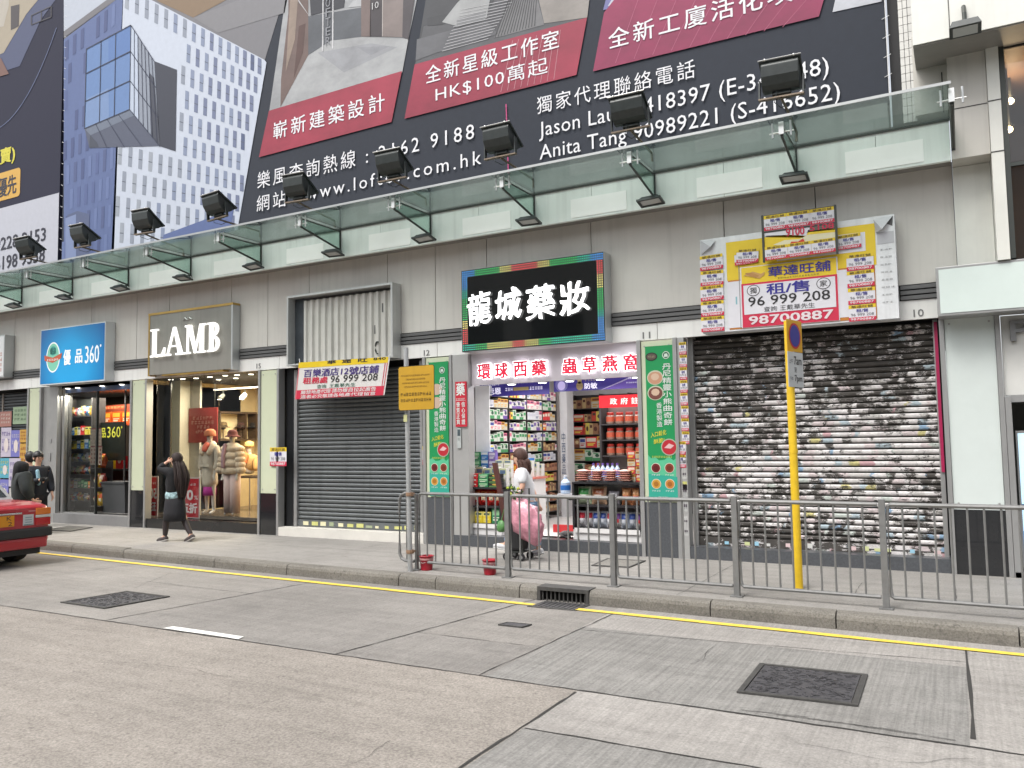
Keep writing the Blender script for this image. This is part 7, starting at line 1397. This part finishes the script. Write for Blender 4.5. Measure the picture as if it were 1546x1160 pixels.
stp = thing('snack_rack', 'low rack of yellow and red snack bags beside the grey bin', 'shelf', (0, 11.1, .2)); xa, xb = P(137.5, 740, 11.05)[0], P(153, 740, 11.05)[0]
for z in (.34, .74, 1.16): m = MB(); m.box(xa, xb, 11.03, 11.3, z-.015, z, SHF); m.build('board', None, stp)
m = MB(); m.box(xa, xb, 11.3, 11.32, .2, 1.3, SHF); m.build('back', None, stp)
for j, z in enumerate((.341, .741, 1.161)):
    for k in range(2): put(SN[(5, 3, 0)[j] if k else 5], 'snack_bag', xa+(xb-xa)*(.26+.48*k), 11.15, z, (xb-xa)*.47, .16, .3, ('yellow' if not k or j == 0 else 'red' if j == 1 else 'orange')+' snack bag on the low rack beside the grey bin', 'packet', 'snack bags on the low rack')
for k in range(3): put(BXM[('red', 'yellow', 'red')[k]], 'snack_box', P(160+k*12, 700, 11.75)[0], 11.75, 1.12, .2, .16, .22+.03*k, ('left red', 'yellow', 'right red')[k]+' box on the dark ledge behind the grey bin', 'box', 'boxes on the dark ledge'); 
t = thing('ledge', 'dark wall ledge of boxes behind the grey bin', 'shelf', (-15.1, 11.8, 1.0)); m = MB(); m.box(P(154, 700, 11.75)[0], P(196, 700, 11.75)[0], 11.62, 11.95, 1.07, 1.118, SHF); m.build('board', None, t); m = MB(); m.box(P(154, 700, 11.75)[0], P(196, 700, 11.75)[0], 11.93, 11.95, .2, 1.069, ink(110, 40, 40)); m.build('front', None, t)
# ============================================================ FAR LEFT SHOP with pasted posters
s3 = shutter('roller_shutter', -21.0, -18.28, .1, 2.95, 10.86, mat('dark_shutter', (.05, .055, .06), .5, metal=.3), 'dark roller shutter behind pasted posters at the far left')
pq = [((150, 170, 140), (60, 90, 60), 'pale green notice'), ((196, 188, 204), (110, 90, 160), 'lilac poster'), ((206, 160, 70), (150, 60, 40), 'orange poster'), ((120, 120, 190), (210, 205, 215), 'violet poster'), ((196, 194, 190), (90, 90, 110), 'white poster'), ((170, 120, 110), (220, 210, 200), 'brown printed poster'), ((90, 170, 190), (210, 215, 120), 'turquoise poster')]
spots = [(20, 615, 42, 640, 0), (0, 622, 17, 644, 5), (2, 646, 16, 690, 1), (17, 650, 30, 690, 3), (30, 649, 42, 668, 2), (30, 670, 42, 705, 2), (0, 692, 14, 722, 6), (14, 692, 30, 735, 1), (0, 724, 12, 760, 3), (14, 737, 40, 765, 4)]
for i, (a, b, c, d, k) in enumerate(spots):
    Y = 10.825-.002*i; (xa, z1_), (xb, z0_) = P(a, b, Y), P(c, d, Y); t = thing('pasted_poster', pq[k][2]+' pasted on the far left shutter, '+('top right', 'top left', 'left of the violet one', 'in the middle', 'upper of two orange', 'lower of two orange', 'at the left edge', 'below the violet one', 'at the lower left edge', 'lowest')[i], 'poster', (xa, Y, z0_)); w, h = xb-xa, z1_-z0_
    m = MB(); m.box(xa, xb, Y, Y+.004, z0_, z1_, ink(*pq[k][0])); m.build('sheet', None, t); m = MB(); q = ink(*pq[k][1])
    for j in range(3): scrawl(m, xa+w*.1, z0_+h*(.72-.25*j), xa+w*.9, z0_+h*(.86-.25*j), Y-.003, q, 4, seed=i+j)
    if k in (1, 3, 6): m.disc(xa+w*.55, z0_+h*.4, Y-.005, w*.22, h*.25, 14, ink(226, 214, 210))
    m.build('picture', None, t)
# ============================================================ STREET FURNITURE
RAIL = mat('galvanised_rail', (.20, .20, .195), .5, metal=.3, var=.15, scale=12, streak=.15)
PX = [-6.05, -4.71, -3.37, -2.03, -.66, .72, 2.1]
def ry(x): return 8.39-.028*(x+4.7)
rl_ = thing('street_railing', 'grey steel pedestrian railing along the kerb with square posts', 'railing', (-2.5, 8.35, 0))
for i, x in enumerate(PX):
    m = MB(); y = ry(x); hw = .028 if i else .018; m.box(x-hw, x+hw, y-hw, y+hw, 0, 1.0 if i else .95, RAIL); m.box(x-.06, x+.06, y-.06, y+.06, 0, .012, RAIL); m.build('post', None, rl_)
def panel(xa, xb, n, round_left=False):
    m = MB(); ya, yb_ = ry(xa), ry(xb); xe = xb-.015
    if round_left: pts = [(xb, yb_, .955), (xa+.09, ya, .955), (xa+.03, ya, .93), (xa, ya, .87), (xa, ya, .19), (xa+.03, ya, .13), (xa+.09, ya, .105), (xb, yb_, .105)]
    else: pts = [(xb, yb_, .955), (xa+.03, ya, .955), (xa+.012, ya, .94), (xa+.006, ya, .9), (xa+.006, ya, .16), (xa+.012, ya, .12), (xa+.03, ya, .105), (xb, yb_, .105)]
    m.tube(pts, [.021, .021, .018, .014, .014, .018, .019, .019] if not round_left else .021, 8, RAIL)
    p = m.build('railing_panel', None, rl_); b0 = None
    for k in range(n):
        u = (k+1)/(n+1); x = xa+(xb-xa)*u
        if b0 is None: m = MB(); L = rl_.matrix_basis.translation; b0 = link('bar', None, p) if False else None
        m = MB(); m.tube([(x, ry(x), .105), (x, ry(x), .95)], .0105, 6, RAIL); m.build('bar', None, p)
panel(-6.32, -6.09, 1, True)
for a, b in zip(PX, PX[1:]): panel(a+.04, b-.04, 9)
GALV = mat('grey_sign_pole', (.42, .43, .43), .45, metal=.4, var=.1, streak=.2)
t = thing('notice_board', 'yellow rectangular notice board on a grey pole at the end of the railing', 'sign', (-6.08, 8.30, 0))
m = MB(); m.tube([(-6.06, 8.30, 0), (-6.10, 8.30, 2.80)], .030, 14, GALV); m.build('pole', None, t)
def rrect(xa, za, xb, zb, r, n=5): return [(cx+r*math.cos(R(a+90*k/n)), cz+r*math.sin(R(a+90*k/n))) for cx, cz, a in ((xb-r, zb-r, 0), (xa+r, zb-r, 90), (xa+r, za+r, 180), (xb-r, za+r, 270)) for k in range(n+1)]
m = MB(); m.prism(rrect(-6.165, 2.0, -5.62, 2.555, .03), 8.225, 8.23, ink(60, 50, 20)); m.build('board', None, t); m = MB(); m.xz(rrect(-6.16, 2.005, -5.625, 2.55, .028), 8.223, mat('amber_board', (.46, .265, .018), .45, var=.08, streak=.1)); m.build('face', None, t)
m = MB(); c = ink(110, 80, 30)
for k, (a, b, n) in enumerate(((-6.12, -5.68, 22), (-6.05, -5.75, 14), (-6.1, -5.69, 20), (-6.07, -5.73, 16))): scrawl(m, a, 2.425-.047*k, b, 2.446-.047*k, 8.22, c, n, seed=k)
for k, n in enumerate((11, 12)): scrawl(m, -6.13, 2.18-.075*k, -5.66, 2.222-.075*k, 8.22, ink(70, 54, 20), n, seed=9+k)
m.build('lettering', None, t)
m = MB()
for z in (2.1, 2.45): m.box(-6.15, -6.04, 8.231, 8.28, z, z+.03, GALV)
m.build('clamp', None, t); m = MB()
for z in (.93, .22): m.lathe([(.05, 0), (.052, .02), (.05, .045)], (-6.065, 8.31, z), 12, ink(150, 120, 96)); 
m.tube([(-6.065, 8.30, .95), (-6.05, 8.39, .955)], .012, 6, ink(150, 120, 96)); m.tube([(-6.065, 8.30, .24), (-6.05, 8.40, .24)], .012, 6, ink(150, 120, 96)); m.build('binding', None, t); m = MB(); m.box(-6.115, -6.06, 8.258, 8.262, 1.86, 1.95, ink(206, 206, 150)); m.build('sticker', None, t)
# yellow parking post
YP = mat('yellow_post_paint', (.70, .46, .02), .45, var=.12, scale=10, streak=.15); bx, by = -1.55, 9.0
t = thing('sign_post', 'yellow round post carrying a narrow no stopping plate before the dirty shutter', 'sign post', (bx, by, 0))
m = MB(); m.tube([(bx, by, 0), (bx-.005, by, 2.84)], .043, 16, YP); m.build('pole', None, t)
d = Vector((.264, .963, 0)).normalized(); nr = Vector((d.y, -d.x, 0)); 
def on(u, z, off=0): p = Vector((bx-.02, by, 0))-nr*0+d*u+nr*(.072+off); return (p.x, p.y, z)
def plate(u0, u1, z0, z1, off, mt, th=.004):
    m = MB(); v = [on(u, z, o_) for o_ in (off, off-th) for u, z in ((u0, z0), (u1, z0), (u1, z1), (u0, z1))]; m.add(v, [(0, 1, 2, 3), (7, 6, 5, 4), (0, 4, 5, 1), (1, 5, 6, 2), (2, 6, 7, 3), (3, 7, 4, 0)], mt); return m
m = plate(-.16, .20, 2.50, 2.84, .004, ink(226, 170, 30)); m.build('plate', None, t)
m = MB()
def dis(u, z, ru, rz, off, mt): m.poly([on(u+ru*math.cos(a*math.pi/14), z+rz*math.sin(a*math.pi/14), off) for a in range(28)], mt)
dis(.02, 2.67, .14, .14, .007, ink(196, 40, 40)); dis(.02, 2.67, .118, .118, .0085, ink(60, 56, 150)); m.build('no_stopping_disc', None, t)
m = plate(-.16, .20, 2.12, 2.495, .004, ink(206, 208, 208)); q = m.build('time_plate', None, t)
m = MB(); fn = lambda a, b: on(a, b, .007)
write(m, '7am', -.02, 2.36, .16, 2.45, 0, BK, .02, fn=fn); write(m, '至', -.02, 2.28, .04, 2.33, 0, BK, fn=fn); write(m, '7pm', -.02, 2.16, .16, 2.25, 0, BK, .02, fn=fn); write(m, '上午', -.13, 2.37, -.05, 2.42, 0, BK, fn=fn); write(m, '下午', -.13, 2.18, -.05, 2.23, 0, BK, fn=fn); m.build('lettering', None, q)
m = MB(); m.lathe([(.046, 0), (.047, .02), (.046, .04)], (bx, by, 1.42), 14, YP); m.build('collar', None, t)
# red buckets
def bucket(x, y, lab):
    t = thing('bucket', lab, 'bucket', (x, y, 0)); m = MB(); m.lathe([(.068, .0), (.072, .01), (.088, .17), (.094, .172), (.094, .18), (.085, .18), (.070, .03)], (x, y, .0), 20, mat('red_plastic', (.42, .012, .03), .3, var=.15, scale=8)); m.build('body', None, t, smooth=True)
    m = MB(); m.lathe([(.086, .128), (.0865, .13), (.0885, .15), (.088, .152)], (x, y, 0), 20, ink(206, 150, 150)); m.build('rim_band', None, t); m = MB(); m.tube([(x-.092, y, .17), (x-.07, y-.04, .115), (x, y-.098, .095), (x+.07, y-.04, .115), (x+.092, y, .17)], .004, 6, ink(196, 180, 180)); m.build('handle', None, t)
    m = MB(); m.lathe([(.08, .15), (.03, .155)], (x, y, 0), 18, ink(70, 20, 24)); m.build('contents', None, t)
bucket(-5.93, 8.47, 'small red plastic bucket standing beside the grey pole of the yellow board'); bucket(-5.02, 8.49, 'small red plastic bucket standing by the second railing post')
# ============================================================ TAXI
RED = mat('taxi_red', (.36, .008, .018), .28, var=.05, coat=.6); RBK = mat('bumper_rubber', (.02, .02, .021), .6); CHR = mat('chrome', (.6, .6, .6), .18, metal=1, var=.03); SLV = mat('taxi_silver', (.45, .45, .46), .3, metal=.5); TYR = mat('tyre_rubber', (.015, .015, .015), .85); TGL = mat('taxi_glass', (.018, .022, .024), .06, coat=.5)
RX, YC_, HW = -12.22, 6.66, .845; zr0 = ZR
tx = thing('parked_taxi', 'red taxi with black bumper and yellow plate, at the left edge', 'taxi', (RX-2.3, YC_, ZR))
def sec(s, hw, z0, z1, sh, crown=.0):                      # one cross section of the lower body: s metres ahead of the rear
    x = RX-s; zb = ZR+z0; zt = ZR+z1
    return [(x, YC_-hw+.05, zb), (x, YC_-hw, zb+.10), (x, YC_-hw-.005, ZR+sh), (x, YC_-hw+.03, zt-.03), (x, YC_-hw+.10, zt), (x, YC_, zt+crown), (x, YC_+hw-.10, zt), (x, YC_+hw-.03, zt-.03), (x, YC_+hw+.005, ZR+sh), (x, YC_+hw, zb+.10), (x, YC_+hw-.05, zb)]
S = [sec(.0, HW-.05, .30, .86, .60), sec(.05, HW-.01, .27, .90, .60), sec(.35, HW, .24, .935, .62, .012), sec(.95, HW, .22, .95, .64, .012), sec(1.4, HW, .2, .95, .64), sec(3.1, HW, .2, .93, .64), sec(3.5, HW, .22, .92, .62, .012), sec(4.3, HW-.02, .24, .86, .58, .012), sec(4.58, HW-.08, .28, .78, .55)]
m = MB(); q = len(S[0]); m.add([p for s in S for p in s], [(i*q+k, i*q+(k+1) % q, (i+1)*q+(k+1) % q, (i+1)*q+k) for i in range(len(S)-1) for k in range(q)]+[list(range(q))[::-1], [(len(S)-1)*q+k for k in range(q)]], RED)
bo = m.build('body', None, tx, smooth=False, bevel=.012)
def cab(s, hw, z): return (RX-s, hw, ZR+z)
def cabin(mb, s0, s1, s2, s3, zb, zt, hb, ht, mt): v = [(RX-a, YC_+k*h_, ZR+z) for a, z, h_ in ((s0, zb, hb), (s1, zt, ht), (s2, zt, ht), (s3, zb, hb)) for k in (-1, 1)]; mb.add(v, [(0, 1, 3, 2), (2, 3, 5, 4), (4, 5, 7, 6), (0, 2, 4, 6), (1, 7, 5, 3), (0, 6, 7, 1)], mt)
m = MB(); cabin(m, .86, 1.42, 2.72, 3.45, .935, 1.46, HW-.06, HW-.22, SLV); m.build('cabin', None, tx, bevel=.03)
m = MB()
def rw(u, w): a = Vector((RX-.86, YC_+(HW-.06)*u, ZR+.935)).lerp(Vector((RX-1.42, YC_+(HW-.22)*u, ZR+1.46)), w); return tuple(a+Vector((.55, 0, .58)).normalized()*.006)
m.poly([rw(-.90, .10), rw(.90, .10), rw(.86, .90), rw(-.86, .90)], TGL); m.build('rear_window', None, tx)
for k in (-1, 1):
    def swp(s, w): a = 1 if s else 0; b = Vector((RX-s, YC_+k*(HW-.06), ZR+.935)).lerp(Vector((RX-s, YC_+k*(HW-.22), ZR+1.46)), w); return tuple(b+Vector((0, k*.96, .28))*.006)
    m = MB(); m.poly([swp(1.2, .10), swp(2.05, .10), swp(2.05, .88), swp(1.62, .88)], TGL); m.poly([swp(2.12, .10), swp(3.2, .10), swp(2.75, .88), swp(2.12, .88)], TGL); m.build('side_window', None, tx)
m = MB(); m.add([(RX+.055, YC_-HW-.02, ZR+.42), (RX+.055, YC_+HW+.0, ZR+.42), (RX+.055, YC_+HW, ZR+.56), (RX+.055, YC_-HW-.02, ZR+.56), (RX-.45, YC_-HW-.025, ZR+.42), (RX-.45, YC_+HW+.025, ZR+.42), (RX-.45, YC_+HW+.025, ZR+.56), (RX-.45, YC_-HW-.025, ZR+.56)], [(0, 1, 2, 3), (7, 6, 5, 4), (0, 4, 5, 1), (1, 5, 6, 2), (2, 6, 7, 3), (3, 7, 4, 0)], RBK); m.build('rear_bumper', None, tx, bevel=.03)
m = MB(); m.box(RX-.3, RX+.03, YC_-HW+.06, YC_+HW-.06, ZR+.255, ZR+.418, RED); m.build('rear_valance', None, tx, bevel=.04)
for k in (-1, 1):
    m = MB(); y0, y1 = (YC_+HW-.24, YC_+HW-.012) if k > 0 else (YC_-HW+.012, YC_-HW+.24)
    m.box(RX-.12, RX+.012, y0, y1, ZR+.585, ZR+.70, mat('tail_lamp_red', (.42, .01, .012), .15, coat=.5)); m.build('tail_light', None, tx, bevel=.01)
    m = MB(); m.box(RX-.12, RX+.014, y0, y1, ZR+.745, ZR+.845, mat('indicator_amber', (.62, .17, .02), .15, coat=.5)); m.build('indicator', None, tx, bevel=.01)
    m = MB(); m.box(RX-.12, RX+.0135, y0, y1, ZR+.703, ZR+.742, mat('reversing_lamp', (.55, .54, .52), .15)); m.build('reversing_light', None, tx, bevel=.005)
m = MB(); m.box(RX-.004, RX+.012, YC_-.45, YC_+.40, ZR+.775, ZR+.80, CHR); m.build('boot_trim', None, tx, bevel=.004)
m = MB(); m.box(RX-.004, RX+.008, YC_-.24, YC_+.29, ZR+.605, ZR+.765, ink(226, 150, 20)); pl_ = m.build('number_plate', None, tx)
m = MB()
def wplate(ch, y0, y1, z0, z1, mt, off=.0095): vs, fs = glyphs(ch); u0 = min(a[0] for a in vs); u1 = max(a[0] for a in vs); w0 = min(a[1] for a in vs); w1 = max(a[1] for a in vs); m.add([(RX+off, y0+(a[0]-u0)/(u1-u0)*(y1-y0), z0+(a[1]-w0)/(w1-w0)*(z1-z0)) for a in vs], fs, mt)
wplate('2', YC_+.20, YC_+.26, ZR+.615, ZR+.675, BK); wplate('K', YC_+.18, YC_+.25, ZR+.695, ZR+.755, BK); m.build('lettering', None, pl_)
m = MB(); m.box(RX-.004, RX+.004, YC_+.42, YC_+.575, ZR+.60, ZR+.76, ink(206, 212, 214)); st_ = m.build('seat_sticker', None, tx)
m = MB(); m.add([(RX+.0055, a, b) for a, b in ((YC_+.43, ZR+.605), (YC_+.565, ZR+.605), (YC_+.565, ZR+.618), (YC_+.43, ZR+.618))], [(0, 1, 2, 3)], ink(90, 130, 130))
for k in range(3): m.add([(RX+.0055, a, b) for a, b in ((YC_+.45, ZR+.64+.035*k), (YC_+.55, ZR+.64+.035*k), (YC_+.55, ZR+.655+.035*k), (YC_+.45, ZR+.655+.035*k))], [(0, 1, 2, 3)], ink(150, 165, 175))
m.build('print', None, st_)
m = MB(); m.box(RX-.0, RX+.005, YC_+.50, YC_+.62, ZR+.80, ZR+.818, ink(200, 130, 130)); m.build('badge', None, tx)
for s_ in (.78, 3.55):
    for k in (-1, 1):
        y = YC_+k*(HW-.11); m = MB(); m.tube([(RX-s_, y-.09, ZR+.30), (RX-s_, y+.09, ZR+.30)], .30, 28, TYR); w_ = m.build('wheel', None, tx, bevel=.02); m = MB(); m.tube([(RX-s_, y-.094, ZR+.30), (RX-s_, y+.094, ZR+.30)], .18, 20, CHR); m.build('rim', None, w_)
m = MB(); m.box(RX-4.3, RX-.1, YC_-HW+.1, YC_+HW-.1, ZR+.16, ZR+.26, RBK); m.build('underbody', None, tx); m = MB(); m.tube([(RX-.5, YC_-.4, ZR+.22), (RX+.01, YC_-.4, ZR+.21)], .025, 10, RBK); m.build('exhaust', None, tx)
# ============================================================ OPPOSITE SIDE OF THE STREET (behind the viewer, seen only in reflections)
ob = thing('opposite_building', 'plain grey office block across the street seen only in reflections', 'building', (-8, -12, 0))
m = MB(); m.box(-60, 40, -16, -12, 0, 11, mat('opposite_wall', (.45, .44, .42), .8, var=.15, scale=.4)); m.build('wall', None, ob)
m = MB()
for k in range(24):
    for j in range(2): m.box(-58+k*4.1, -55.4+k*4.1, -11.99, -11.95, 1.0+j*3.8, 3.4+j*3.8, mat('opposite_glass', (.03, .035, .04), .1))
tag(m.build('window_rows', None, ob), kind='stuff')
